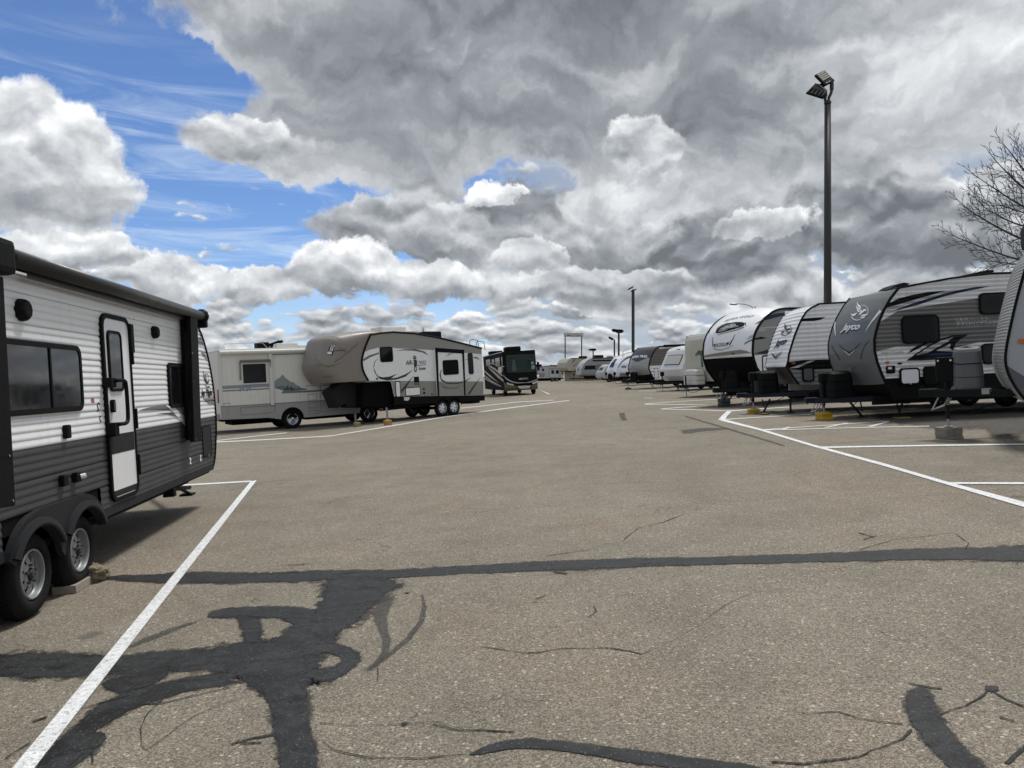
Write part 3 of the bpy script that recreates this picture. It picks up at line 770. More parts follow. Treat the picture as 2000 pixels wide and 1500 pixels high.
for pts, w in (([(740, 600), (640, 710), (605, 770), (608, 835), (630, 864), (680, 830), (760, 765), (850, 710), (950, 665), (1050, 630)], .009), ([(1390, 740), (1560, 756), (1750, 745), (1900, 735), (2010, 772)], .008), ([(1385, 815), (1450, 860), (1600, 890), (1800, 897), (2010, 880)], .008),
               ([(1000, 835), (1100, 805), (1180, 790)], .035), ([(1040, 830), (1130, 825)], .03), ([(600, 660), (700, 655), (850, 620), (1000, 585)], .022), ([(340, 685), (450, 650), (560, 620)], .02), ([(1110, 198), (1095, 210), (1115, 216), (1125, 205), (1108, 198)], .008), ([(1350, 640), (1500, 620)], .006),
               ([(1400, 690), (1480, 685)], .006), ([(1215, 55), (1345, 50)], .014), ([(1640, 500), (1645, 560)], .006), ([(20, 900), (60, 870), (130, 830)], .02), ([(150, 735), (210, 715)], .03), ([(300, 930), (350, 880), (390, 865), (400, 920)], .008), ([(640, 360), (600, 390)], .006), ([(1745, 742), (1760, 750)], .05), ([(1760, 178), (1772, 174)], .05),
               ([(1020, 12), (1045, 10)], .02), ([(900, 235), (860, 240)], .012)):
    line('crack', [Z1(*p) for p in pts], w, crackm, jitter=.010, step=.04)
line('crack', [(655, 828), (900, 826), (1100, 822), (1215, 816)], .03, tar_faint, jitter=.03)
line('crack', [(1170, 819), (1300, 818)], .03, tar_faint, jitter=.03)
strip('tar_seam', pr(Z3, [(382, 76, 385, 84), (585, 134, 588, 146), (865, 220, 868, 229)]), tar_faint, smooth_it=1)
line('crack', [Z3(*p) for p in ((868, 226), (1000, 218), (1200, 203), (1590, 180), (1760, 175))], .035, tar_faint)
strip('tar_smear', pr(Z3, [(352, 144, 365, 160), (420, 140, 385, 172), (450, 137, 440, 158), (540, 134, 540, 150), (592, 136, 600, 146)]), tar_faint, smooth_it=1)
strip('tar_smear', pr(Z3, [(66, 66, 100, 62), (72, 85, 102, 82), (84, 104, 114, 100)]), tar_faint, smooth_it=1)
# painted bay lines
_pl = lambda: None
strip('bay_line', [(488.6, 941, 502.6, 938.6), (22, 1500, 74, 1500), (-65, 1606, 0, 1606)], paint, lift=.0085, cols=8, step=.15)
strip('bay_line', [(200, 956.5, 200, 960), (361, 946.6, 361, 949.6), (490, 939.2, 490, 942.3)], paint, lift=.0087, step=.3)
strip('bay_line', [(1417.5, 819.5, 1403.5, 821.5), (1487.5, 838, 1480, 840.5), (1590, 869, 1590, 874), (1725, 904.8, 1722, 910.5), (1856.5, 943.2, 1850, 948.5), (2000, 980.5, 2000, 993), (2250, 1050, 2250, 1068)], paint, lift=.0085, step=.2)
strip('bay_line', [(1401, 820.5, 1418.5, 820.5), (1408, 813, 1421, 813), (1419, 803.2, 1430, 805)], paint, lift=.0089, step=.1)
strip('bay_line', [(1420, 802.2, 1422, 804.6), (1450, 800.6, 1450, 802.4), (1490, 798, 1490, 799.6), (1545, 794.6, 1545, 796)], paint, lift=.0091, step=.3)
strip('bay_line', [(1596, 873, 1606, 876.3), (2000, 867, 2000, 870), (2250, 862, 2250, 865)], paint, lift=.0093, step=.3)
strip('bay_line', [(1850, 943, 1868, 947), (2000, 943, 2000, 947.5), (2250, 943, 2250, 948)], paint, lift=.0095, step=.3)
for q in ([(735, 146, 740, 150), (1000, 128, 1000, 131), (1360, 104, 1360, 107)], [(740, 147, 790, 150), (1100, 138, 1100, 141), (1550, 127, 1550, 131)], [(840, 146, 862, 146), (872, 133, 890, 133)], [(1040, 136, 1070, 136), (1150, 114, 1170, 114)],
          [(1246, 132, 1282, 132), (1340, 108, 1362, 110)], [(575, 95, 585, 99), (780, 83, 780, 86), (985, 71, 985, 74)], [(266, 46, 272, 49), (440, 50, 440, 53), (610, 55.5, 610, 59)], [(268, 46, 276, 48), (350, 39, 350, 42), (440, 34, 440, 36)],
          [(190, 23, 196, 26), (350, 24, 350, 26.5), (490, 27, 490, 29)], [(192, 22, 200, 24), (340, 11, 340, 13), (540, 0, 540, 2)], [(190, -7, 190, -5.4), (230, -6, 230, -4)], [(165, -40, 165, -38.5), (245, -40, 245, -38.5)]):
    strip('bay_line', pr(Z3, q), paint_old, lift=.0098+random.random()*.002, step=.3)
strip('bay_line', [(330, 868.5, 330, 871), (421.8, 862.8, 421.8, 865), (646, 851, 646, 852.8), (760, 832, 760, 834), (866, 814.2, 866, 815.8), (981, 798, 981, 799.8), (1112, 781.6, 1112, 782.8)], paint_old, lift=.0085, step=.5)
strip('bay_line', [(421, 860.5, 421, 862), (500, 851.5, 500, 853), (560, 845, 560, 846.4)], paint_old, lift=.0088, step=.5)  # pale strip paints the edge of a shadow in worn line paint
strip('bay_line', [(900, 797, 900, 798.3), (1010, 785, 1010, 786.2), (1082, 781, 1082, 782)], paint_old, lift=.0090, step=.5)
strip('bay_line', [(1050, 760.2, 1052, 761), (1074, 769.6, 1071, 770.6)], paint, lift=.0090, step=.3)
# ------------------------------------------------------------ near travel trailer on the left
g = G(75, 1203)
r = Rig('travel_trailer', 'white travel trailer with charcoal lower half and rolled black awning, at the left edge', 'travel trailer', g.x, g.y, 97.8, 'parked recreational vehicles')
PITCH = .2465; Z0 = 1.32; RN = 4
def _corr(z):
    t = ((z-Z0)/PITCH) % 1.0
    if t < .018 or t > .982: return -.012
    u = (t*RN) % 1.0
    return .0058*(math.sin(u/.34*math.pi/2) if u < .34 else .5+.5*math.cos((u-.34)/.66*math.pi))
r.corr = _corr
for k in range(-4, 8):
    for j in range(RN):
        for a in (.002, .12, .24, .36, .5, .65, .8): r.corr_z.append(Z0+PITCH*(k+(j+a)/RN))
    r.corr_z += [Z0+PITCH*k-.006, Z0+PITCH*k-.0035, Z0+PITCH*k+.0035, Z0+PITCH*k+.006]
r.corr_z = sorted(set(round(z, 5) for z in r.corr_z))
W1 = 2.4; XR = -3.3
nose = [(4.35, 2.80), (4.75, 2.795), (5.0, 2.77), (5.23, 2.69), (5.48, 2.53), (5.70, 2.27), (5.86, 1.98), (5.94, 1.72), (5.975, 1.35), (5.94, 1.12), (5.86, .93), (5.76, .70), (5.64, .585)]
def nx_(z): return xline(nose, z)
for k in range(-3, 6):
    z0 = Z0+PITCH*k; z1 = min(z0+PITCH, 2.795); z0 = max(z0, .60)
    ivs = [(XR, None)] if z0 > .80 else [(XR, -.47), (1.36, None)]
    for a, b in ivs:
        if b is None:
            rt = [(nx_(z0+(z1-z0)*i/5), z0+(z1-z0)*i/5) for i in range(6)]; pts = [(a, z0)] + rt + [(a, z1)]
        else: pts = [(a, z0), (b, z0), (b, z1), (a, z1)]
        o = r.sheet('siding_panel', pts, white_al if k >= 0 else dark_al)
        o.data.materials[0] = white_al if k >= 0 else dark_al
# far wall, roof, nose and floor
r.block('far_wall', [(XR, .5)] + nose[::-1] + [(XR, 2.80)], white_al, W1-.03, W1)
sk = Skin(nose, W1, .05, n=10); sk.make(r, 'front_wall', white_gel, step=.1)
r.bx('roof', XR, 4.4, -.012, W1+.012, 2.785, 2.815, white_pl, bev=.008)
r.bx('rear_wall', XR-.02, XR+.01,   .0, W1, .5, 2.79, white_al)
r.bar('nose_moulding', [(a+.004, -.004, b) for a, b in smooth_poly(nose, 1)], .020, black_trim, n=6)
r.sheet('lower_skirt', [(1.36, .53), (5.62, .53), (5.70, .62), (1.36, .615)], dark_trim, .012, thick=.03, corr=False)
r.sheet('lower_skirt', [(XR, .53), (-.47, .53), (-.47, .615), (XR, .615)], dark_trim, .012, thick=.03, corr=False)
r.bx('floor', XR, 5.5, .02, W1-.02, .50, .56, black_matte)
for y in (.35, W1-.45): r.bx('chassis_rail', XR, 5.6, y, y+.09, .36, .50, frame_mt)
# fender skirt with two arches
x1, x2, wr, zt = -.01, .87, .36, .80
pts = [(x1-.47, .50)]
pts = [(x1+.49*math.cos(math.radians(a)), .36+.46*math.sin(math.radians(a))) for a in range(158, 99, -8)]
pts += [(x1+.05, .835), (x2+.05, .835)]
pts += [(x2+.52*math.cos(math.radians(a)), .36+.47*math.sin(math.radians(a))) for a in range(75, 23, -10)]
pts += [(x2+.42*math.cos(math.radians(a)), .34+.36*math.sin(math.radians(a))) for a in range(24, 171, 8)]
pts += [((x1+x2)/2, .375)]
pts += [(x1+.40*math.cos(math.radians(a)), .34+.36*math.sin(math.radians(a))) for a in range(14, 159, 9)]
fs = r.sheet('fender_skirt', pts, dark_trim, .045, thick=.05, corr=False)
for xc, a0, a1 in ((x1, 26, 158), (x2, 24, 156)):
    bm = bmesh.new(); 
    arc = [(xc+ (.41)*math.cos(math.radians(a)), .34+.37*math.sin(math.radians(a))) for a in range(a0, a1, 6)]
    arc2 = [(xc+ (.485)*math.cos(math.radians(a)), .34+.435*math.sin(math.radians(a))) for a in range(a0, a1, 6)]
    R = []
    for (p, q) in zip(arc, arc2):
        m1 = ((p[0]*.75+q[0]*.25), (p[1]*.75+q[1]*.25))
        R.append([bm.verts.new((p[0], -.02, p[1])), bm.verts.new((p[0], -.080, p[1])), bm.verts.new((m1[0], -.086, m1[1])), bm.verts.new((q[0], -.070, q[1])), bm.verts.new((q[0], -.044, q[1]))])
    for A, B in zip(R, R[1:]):
        for j in range(4): bm.faces.new((A[j], A[j+1], B[j+1], B[j]))
    link('fender_flare', bm, dark_trim, r.e)
bm = bmesh.new(); box(bm, x1-.45, x2+.45, .01, .5, .70, .84); box(bm, x1-.5, x2+.5, .50, .52, .3, .84); link('wheel_well', bm, black_matte, r.e)
for xc in (x1, x2):
    r.wheel(xc, .335, y=.0, w=.21, rim=.56, depth=.015)
    r.wheel(xc, .335, y=W1-.21, w=.21, rim=.56)
    r.bar('axle', [(xc, .2, .33), (xc, W1-.2, .33)], .04, frame_mt)
# door
dz0, dz1, dx0, dx1 = .64, 2.545, 1.575, 2.355
D = r.ring('door_frame', rrect(dx0, dz0, dx1, dz1, .13, 6), rrect(dx0+.045, dz0+.04, dx1-.035, dz1-.045, .10, 6), black_trim, -.034, .03)
bm = poly_bm(rrect(dx0+.045, dz0+.04, dx1-.035, dz1-.045, .10, 6))
for v in bm.verts: v.co.y = -.020
link('entry_door', bm, white_gel, r.e)
r.sheet('door_band', [(dx0+.056, 1.12), (dx1-.051, 1.12), (dx1-.051, 1.315), (dx0+.056, 1.315)], dark_trim, .0225, corr=False)
r.sheet('door_band', [(dx0+.056, dz0+.05), (dx1-.051, dz0+.05), (dx1-.051, .75), (dx0+.056, .75)], dark_trim, .0225, corr=False)
a, b = r.P(209, 644, -.03), r.P(243, 764, -.03)
r.window(a[0]-.01, b[1], b[0]-.005, a[1], r=.07, fw=.03, proud=.014, y=-.026, name='door_window', gm=dglass2)
for z in (.95, 1.45, 2.15): r.bx('hinge', dx1-.012, dx1+.022, -.052, -.02, z-.11, z+.11, black_pl, bev=.006)
x = dx0+.09
r.bar('grab_handle', [(x-.03, -.04, 1.84)] + smooth_poly([(x-.03, -.13, 1.86), (x+.10, -.15, 1.86), (x+.13, -.15, 1.80), (x+.13, -.15, 1.50), (x+.10, -.15, 1.42), (x-.02, -.12, 1.42)], 2) + [(x-.03, -.04, 1.42)], .020, black_pl)
r.bx('handle_mount', x-.12, x+.02, -.10, -.02, 1.79, 1.89, black_pl, bev=.015); r.bx('handle_mount', x-.10, x+.02, -.10, -.02, 1.30, 1.44, black_pl, bev=.015)
r.bx('door_latch', x+.02, x+.09, -.055, -.02, 1.54, 1.67, black_trim, bev=.012); r.bx('latch_paddle', x+.035, x+.075, -.062, -.05, 1.56, 1.65, lbl_grey, bev=.006)
# windows
w = r.window(-.62, 1.585, 1.06, 2.18, r=.09, fw=.045, proud=.03, gm=dglass2, bars=(.62,), name='window')
w = r.window(3.66, 1.52, 4.43, 2.10, r=.09, fw=.055, proud=.03, gm=dglass, bars=(.52,), name='window')
r.bar('awning_rail', [(XR+.4, -.03, 2.73), (5.02, -.03, 2.74)], .016, black_trim, n=6)
# awning
zl_, zr_ = r.P(27, 504, -.13)[1], r.P(374, 611, -.13)[1]; bm = bmesh.new(); zl_, zr_ = r.P(27, 504, -.13)[1], r.P(374, 611, -.13)[1]; tube(bm, [(r.P(29, 508, -.20)[0]+.06, -.13, zl_), (4.96, -.13, zr_)], .066, 20); link('awning_roll', bm, mat('black_awning_vinyl', (.022, .022, .023), .42, noise=.15, dirt=(.07, .065, .06), streak=.1), r.e, smooth=True)
r.sheet('awning_valance', [(.0, zl_-.11), (4.93, zr_-.11), (4.93, zr_-.03), (0, zl_-.03)], MATS['black_awning_vinyl'], .075, corr=False)
bm = bmesh.new(); lathe(bm, [(.0, -.04), (.075, -.035), (.095, 0), (.095, .05), (.07, .07)], 10, 'y')
for v in bm.verts: v.co = Vector((5.0+v.co.y*1.2, -.13+v.co.x, zr_+v.co.z*1.1))
link('awning_end_cap', bm, black_pl, r.e)
r.bx('awning_end_cap', 4.96, 5.08, -.20, -.03, zr_-.17, zr_+.04, black_pl, bev=.03)
xh = r.P(29, 508, -.20)[0]; r.bx('awning_motor_head', xh-.30, xh, -.22, -.05, zl_-.16, zl_+.10, black_pl, bev=.05)
r.bar('awning_end_cap', [(xh-.01, -.13, zl_), (xh+.10, -.13, zl_)], .058, black_pl, n=16)
r.block('awning_arm', r.pp([(370, 612), (384, 612), (392.5, 862), (378, 863)], -.15), black_trim, -.16, -.10, bev=.006)
r.block('awning_arm', r.pp([(352, 612), (363, 611), (374, 858), (364, 860)], -.02), black_trim, -.05, -.012, bev=.004)
r.block('awning_arm', [(p[0], p[1]) for p in r.pp([(-30, 540), (7, 540), (31, 988), (-20, 996)], -.16)], black_trim, -.16, -.10, bev=.006)
for u, v in ((383, 858), (379, 800), (377, 745), (375, 690), (24, 978), (17, 890)):
    c = r.P(u, v, -.16); r.bar('screw', [(c[0], -.155, c[1]), (c[0], -.168, c[1])], .009, chrome, n=8)
# speakers, lamp, sockets
for (u, v, rad) in ((51, 605, .088), (306.5, 648.7, .075)):
    c = r.P(u, v, -.05); bm = bmesh.new()
    lathe(bm, [(0, -.072), (rad*.55, -.074), (rad*.8, -.068), (rad, -.045), (rad*1.05, -.01), (rad*1.02, .01)], 10, 'y', (c[0], 0, c[1])); link('speaker', bm, black_pl, r.e)
c = r.P(256, 661, -.03); r.bx('porch_light', c[0]-.055, c[0]+.055, -.05, .0, c[1]-.16, c[1]+.16, black_pl, bev=.02)
c = r.P(132, 843, -.03); r.bx('door_catch', c[0]-.04, c[0]+.04, -.05, .0, c[1]-.06, c[1]+.06, black_pl, bev=.015)
c = r.P(127, 938, -.03); r.bx('socket_box', c[0]-.06, c[0]+.03, -.05, .0, c[1]-.05, c[1]+.05, black_pl, bev=.012)
c = r.P(150, 932, -.03); b_ = r.bx('water_inlet', c[0]-.045, c[0]+.045, -.055, .0, c[1]-.045, c[1]+.045, black_pl, bev=.012); r.bar('inlet_cap', [(c[0]+.02, -.05, c[1]), (c[0]+.05, -.085, c[1]+.005)], .024, white_pl, b_)
c = r.P(180, 782); r.sheet('warning_sticker', rrect(c[0]-.035, c[1]-.02, c[0]+.035, c[1]+.02, .01), mat('faded_red_print', (.30, .09, .07), .5), .004)
for (u, v, a) in ((191.5, 795, .045), (195, 818, .03)):
    c = r.P(u, v); r.sheet('oval_sticker', rrect(c[0]-a*.7, c[1]-a, c[0]+a*.7, c[1]+a, a*.65), lbl_black, .004); r.sheet('oval_sticker', rrect(c[0]-a*.4, c[1]-a*.6, c[0]+a*.4, c[1]+a*.6, a*.35), lbl_white, .006)
# graphics
z = zf(170, 580, 3.573)
grad = mat('grey_fade_print', (.10, .105, .11), .4, noise=.3, nscale=9)
dec(r, 'graphic', z([(350, 792), (440, 768), (550, 755), (582, 792), (470, 790)]), grad); dec(r, 'graphic', z([(480, 812), (588, 806), (625, 835), (560, 822)]), grad, .007)
dec(r, 'graphic', z([(606, 768), (655, 762), (712, 830), (680, 834)]), lbl_grey, .005)
dec(r, 'graphic', z([(545, 757), (605, 768), (672, 850), (722, 915), (722, 945), (655, 875), (600, 808)]), lbl_white, .008)
dec(r, 'graphic', z([(660, 862), (722, 838), (722, 915)]), dark_trim, .007)
dec(r, 'graphic', z([(757, 285), (800, 280), (817, 338), (764, 330)]), lbl_grey); dec(r, 'graphic', z([(790, 385), (816, 388), (838, 448)]), lbl_grey)
dec(r, 'graphic', z([(804, 706), (882, 700), (886, 750), (846, 746)]), lbl_grey)
r.letters('Jay Flight', 5.22, 1.655, .125, lbl_black, bold=.006, shear=.35, width=.66, name='model_lettering')
r.letters('SLX', 5.66, 1.585, .06, lbl_black, bold=.002, shear=.3, name='model_lettering')
for pts_, w0, w1_ in (([(5.40, 2.02), (5.43, 1.92), (5.52, 1.86)], .02, .05), ([(5.52, 1.86), (5.62, 1.84), (5.70, 1.88)], .05, .02), ([(5.46, 1.83), (5.5, 1.79), (5.60, 1.775), (5.72, 1.79)], .012, .02), ([(5.52, 1.97), (5.62, 1.985), (5.69, 1.94), (5.69, 1.87)], .012, .014), ([(5.47, 2.0), (5.50, 1.95), (5.56, 1.91)], .01, .03)):
    r.sheet('emblem', stroke(pts_, w0, w1_), lbl_black, .006)
hat(r, [(392.5, 832), (413.5, 889)], m=dark_trim, r=.05, fw=.022, name='storage_door')
for u, v in ((371, 900), (391, 895)):
    c = r.P(u, v); r.sheet('data_label', rrect(c[0]-.03, c[1]-.045, c[0]+.03, c[1]+.045, .004), lbl_white, .004)
# hitch, stabiliser and jacks below
r.bx('front_jack', 4.5, 4.62, .25, .40, .30, .5, frame_mt); r.bar('stabiliser_arm', [(4.3, .35, .48), (4.9, .30, .36), (5.5, .32, .30)], .03, frame_mt)
r.bar('stabiliser_arm', [(4.8, .30, .40), (5.2, .25, .25)], .022, frame_mt); r.bx('stabiliser_foot', 5.1, 5.3, .18, .36, .22, .25, frame_mt)
for s_ in (-1, 1): r.bar('tongue', [(5.4, W1/2+s_*.8, .47), (7.0, W1/2+s_*.05, .47)], .05, frame_mt, n=4)
r.bx('coupler', 6.95, 7.2, W1/2-.06, W1/2+.06, .44, .54, frame_mt)
V1 = r
# chocks and burlap
def place(o, u, v, rz=0, z=0.0):
    g = G(u, v); o.location = (g.x, g.y, g.z+z); n = gn(g.x, g.y); o.rotation_euler = (n.to_track_quat('Z', 'Y').to_matrix() @ Matrix.Rotation(rz, 3, 'Z')).to_euler(); return o
def plank(L, wd, h, bev=.006, seed=0):
    bm = bmesh.new(); box(bm, -L/2, L/2, -wd/2, wd/2, 0, h, bev)
    for v in bm.verts: v.co += Vector((mnoise.noise(v.co*9+Vector((seed, 0, 0)))*.006, mnoise.noise(v.co*11)*.006, mnoise.noise(v.co*7+Vector((0, seed, 0)))*.004))
    return bm
o = link('wood_plank', plank(.52, .20, .07, seed=3), woodm); place(o, 150, 1146, math.radians(8)); tag(o, 'wider weathered wood plank lying flat on the asphalt against the near tyres', 'plank')
o = link('wood_plank', plank(.34, .14, .06, seed=8), woodm); place(o, 138, 1144, math.radians(14), .072); tag(o, 'shorter weathered wood plank lying on top of the wider one beside the tyres', 'plank')
bm = bmesh.new(); bmesh.ops.create_icosphere(bm, subdivisions=5, radius=.13)
for v in bm.verts:
    p = v.co.copy(); n = p.normalized()
    d = mnoise.fractal(p*14, .9, 2.2, 4)*.03 + abs(mnoise.noise(p*9+Vector((4, 1, 2))))*-.05
    v.co = Vector(((p.x+n.x*d)*1.05, (p.y+n.y*d)*.8, max(0, (p.z+n.z*d)*.72+.07)))
burl = mat('burlap', (.20, .17, .115), .95, noise=.4, nscale=18, bump=.8, bscale=160)
o = link('burlap_sack', bm, burl, smooth=True); place(o, 190, 1134, .4); tag(o, 'crumpled tan burlap sack wedged against the second tyre of the near trailer', 'sack')
# ------------------------------------------------------------ beige motorhome
g = G(572, 837)
r = Rig('motorhome', 'older cream motorhome with a mountain scene on its side and a grey lower skirt', 'motorhome', g.x, g.y, 31, 'parked recreational vehicles')
cream = mat('cream_fibreglass', (.68, .67, .625), .4, noise=.04, streak=.16); cgrey = mat('warm_grey_skirt', (.33, .33, .315), .45, noise=.06, streak=.15)
z = zf(380, 620, 5.263); W2 = 2.4
XA, XB, ZB = r.P(428, 740)[0], 5.3, 1.09
lowpts = z([(262, 930), (275, 1050), (730, 1062), (915, 1030)])
arch = lambda cx, cz, ra, a0=180, a1=0, n=12: [(cx+ra*math.cos(math.radians(a0+(a1-a0)*i/n)), cz+ra*math.sin(math.radians(a0+(a1-a0)*i/n))) for i in range(n+1)]
wx1, wx2 = r.P(572, 819)[0], r.P(722, 800)[0]
r.sheet('body_side', [(XA, ZB), (XB, ZB), (XB, 3.0), (XB-.25, 3.28), (XA+.1, 3.30), (XA, 3.2)], cream, 0, thick=.03)
r.sheet('side_skirt', [(XA, .57), (wx1-1.0, .52), (wx1-.47, .42)] + arch(wx1, .42, .47) + [(wx2-.45, .45)] + arch(wx2, .45, .45) + [(XB, .5), (XB, ZB-.004), (XA, ZB-.004)], cgrey, 0, thick=.03)
r.bar('skirt_moulding', [(XA, -.01, ZB), (XB, -.01, ZB)], .012, lbl_grey, n=6)
r.bx('roof', XA-.02, XB-.2, -.02, W2+.02, 3.28, 3.36, cream, bev=.03)
r.bx('rear_wall', XA-.03, XA, .0, W2, .6, 3.28, cream, bev=0); r.bx('far_wall', XA, XB, W2-.03, W2, .5, 3.28, cream, bev=0); r.bx('front_wall', XB, XB+.05, 0, W2, .6, 3.2, cream, bev=.02)
r.bx('windscreen', XB+.04, XB+.07, .15, W2-.15, 1.5, 2.5, dglass, bev=.02)
r.bx('floor', XA+.05, XB-.1, .05, W2-.05, .48, .60, black_matte, bev=0)
for x in (wx1, wx2):
    r.bar('axle', [(x, .2, .4), (x, W2-.2, .4)], .06, frame_mt)
    r.bx('wheel_well', x-.5, x+.5, .03, .42, .6, .95, black_matte, bev=0)
r.wheel(wx1, .39, y=.03, w=.24, rim=.58, spokes=8, rimm=chrome, depth=.08); r.wheel(wx2, .39, y=.03, w=.24, rim=.58, spokes=8, rimm=chrome, depth=.02)
r.wheel(wx1, .39, y=W2-.5, w=.24); r.wheel(wx2, .39, y=W2-.3, w=.24); r.wheel(wx1, .39, y=.30, w=.22)
# rear corner light, posts, awning
a = r.PX(417, 774, XA-.03); r.bx('tail_light', XA-.06, XA-.02, .10, .30, a[1]-.27, a[1]+.27, red_lens, bev=.02)
r.bx('rear_bumper', XA-.22, XA-.02, .05, W2-.05, .55, .80, cgrey, bev=.03)
r.bx('corner_post', XA-.01, XA+.10, -.04, .02, 1.1, 3.25, white_pl, bev=.015)
c = r.P(519, 720)[0]
r.bx('awning_arm', c+.12, c+.25, -.10, -.02, 1.02, 3.2, white_pl, bev=.015)
r.bar('awning_roll', [(XA+.05, -.10, 3.22), (XB-.4, -.10, 3.22)], .085, cream, n=14)
r.bx('awning_case', XA, XB-.4, -.05, .0, 3.10, 3.27, cream, bev=.01)
r.bx('painted_shadow_strip', c+.3, XB-.5, -.012, -.004, 3.075, 3.10, black_trim, bev=0)  # thin black strip paints the shadow beneath the awning case
(wx0, wz1), (wx3, wz0) = r.P(471, 711), r.P(522.5, 747.5)
r.window(wx0, wz0-.03, wx3, wz1+.03, r=.07, fw=.045, fm=white_pl, proud=.03)
q = z([(460, 450), (775, 450)]); A, B = r.P(467.5, 706), r.P(526.5, 706)
r.bar('window_awning', [(A[0], -.12, A[1]+.0), (B[0], -.12, A[1]+.0)], .05, mat('brown_canvas', (.16, .145, .12), .8), n=8)
for X in (A[0], B[0]): r.bar('awning_bracket', [(X, -.10, A[1]), (X, -.04, A[1]-.75)], .028, lbl_tan, n=6)
bl = mat('slate_blue_print', (.23, .255, .30), .4)
for X0, X1 in ((XA+.1, c+.1),):
    zz = 1.78
    r.sheet('stripe', [(X0, zz+.0), (X1, zz+.0), (X1, zz+.13), (X0, zz+.13)], bl, .003)
    r.sheet('stripe', [(X0, zz-.10), (X1, zz-.10), (X1, zz-.05), (X0, zz-.05)], lbl_grey, .003)
    r.sheet('emblem', stroke([((X0+X1)/2-.25, zz-.13), ((X0+X1)/2-.2, zz+.05), ((X0+X1)/2-.05, zz-.1)], .09), bl, .005); r.sheet('emblem', stroke([((X0+X1)/2+.02, zz-.13), ((X0+X1)/2+.06, zz+.06), ((X0+X1)/2+.2, zz-.1)], .09), bl, .006)
sc = r.sheet('mountain_scene', r.pp(z([(822, 655), (850, 632), (878, 618), (905, 585), (935, 622), (962, 640), (990, 665), (1012, 662), (1040, 690), (1075, 705), (1108, 732), (1100, 748), (1000, 760), (905, 748), (822, 728)])), mat('pale_slate_print', (.24, .27, .29), .4, noise=.12, nscale=4), .004)
dec(r, 'lake_band', z([(822, 715), (900, 700), (1000, 720), (1130, 728), (1160, 745), (1000, 752), (905, 748), (860, 735)]), mat('teal_print', (.10, .17, .18), .4, noise=.15), .006)
for (px_, py_, h) in ((958, 745, 62), (992, 748, 55), (935, 748, 30), (1012, 750, 25)):
    dec(r, 'pine_silhouette', z([(px_-14, py_), (px_, py_-h), (px_+14, py_)]), mat('dark_green_print', (.03, .045, .045), .4), .008)
dec(r, 'stripe', z([(912, 750), (1160, 752), (1420, 738), (1420, 750), (1160, 770), (890, 782)]), lbl_grey, .005)
for q in ([(470, 928), (830, 905), (832, 965), (800, 978), (475, 1005)], [(1165, 790), (1255, 785), (1255, 845), (1165, 852)], [(1170, 880), (1262, 875), (1262, 928), (1170, 932)], [(1175, 962), (1275, 955), (1275, 985), (1178, 995)], [(1150, 700), (1280, 700), (1280, 752), (1150, 752)], [(1292, 700), (1450, 690), (1450, 955), (1292, 970)], [(300, 885), (362, 880), (362, 912), (300, 916)]):
    P = r.pp(z(q)); r.bar('compartment_seam', [(p[0], -.006, p[1]) for p in P+[P[0]]], .009, lbl_grey, n=4)
r.bx('waste_tank', XA+.5, wx1-.75, .4, W2-.4, .30, .52, black_matte); r.bx('waste_tank', wx1+.7, wx2-.8, .5, W2-.5, .30, .5, black_matte)
for (u, w_, h, m_) in ((513, .5, .28, black_pl), (560, .9, .22, cream), (600, .8, .12, white_pl)):
    c = r.P(u, 690, .8); r.bx('roof_vent', c[0]-w_/2, c[0]+w_/2, .6, 1.2, 3.36, 3.36+h, m_, bev=.05)
for x0, x1 in ((-2.5, -.9),):
    r.bar('roof_rail', [(x0, .25, 3.36), (x0, .25, 3.58), (x1-.1, .25, 3.60), (x1+.1, .25, 3.38)], .014, galv, n=6)
# ------------------------------------------------------------ fifth wheel
g = G(887.5, 811)
r = Rig('fifth_wheel_trailer', 'white fifth wheel trailer with taupe nose cap and swoosh lines, standing on jack legs', 'fifth wheel trailer', g.x, g.y, 45, 'parked recreational vehicles')
z = zf(590, 620, 5.405); W3 = 2.4
fwhite = mat('fifth_wheel_white', (.85, .86, .86), .3, noise=.03, streak=.10); taupe = mat('taupe_gelcoat', (.235, .212, .188), .42, spec=.3, noise=.08, nscale=1.5, streak=.12, dirt=(.24, .22, .19)); tan_ = mat('stone_grey_panel', (.28, .275, .25), .35, noise=.04, streak=.1)
gask = smooth_poly([(718, 186), (672, 290), (640, 390), (627, 470), (636, 545), (664, 612), (698, 668)], 1)
wall = z(gask[::-1] + [(840, 168), (960, 158), (1180, 172), (1440, 217), (1700, 280), (1895, 330), (1906, 560), (1917, 822), (975, 834), (962, 770), (944, 692), (930, 674)])
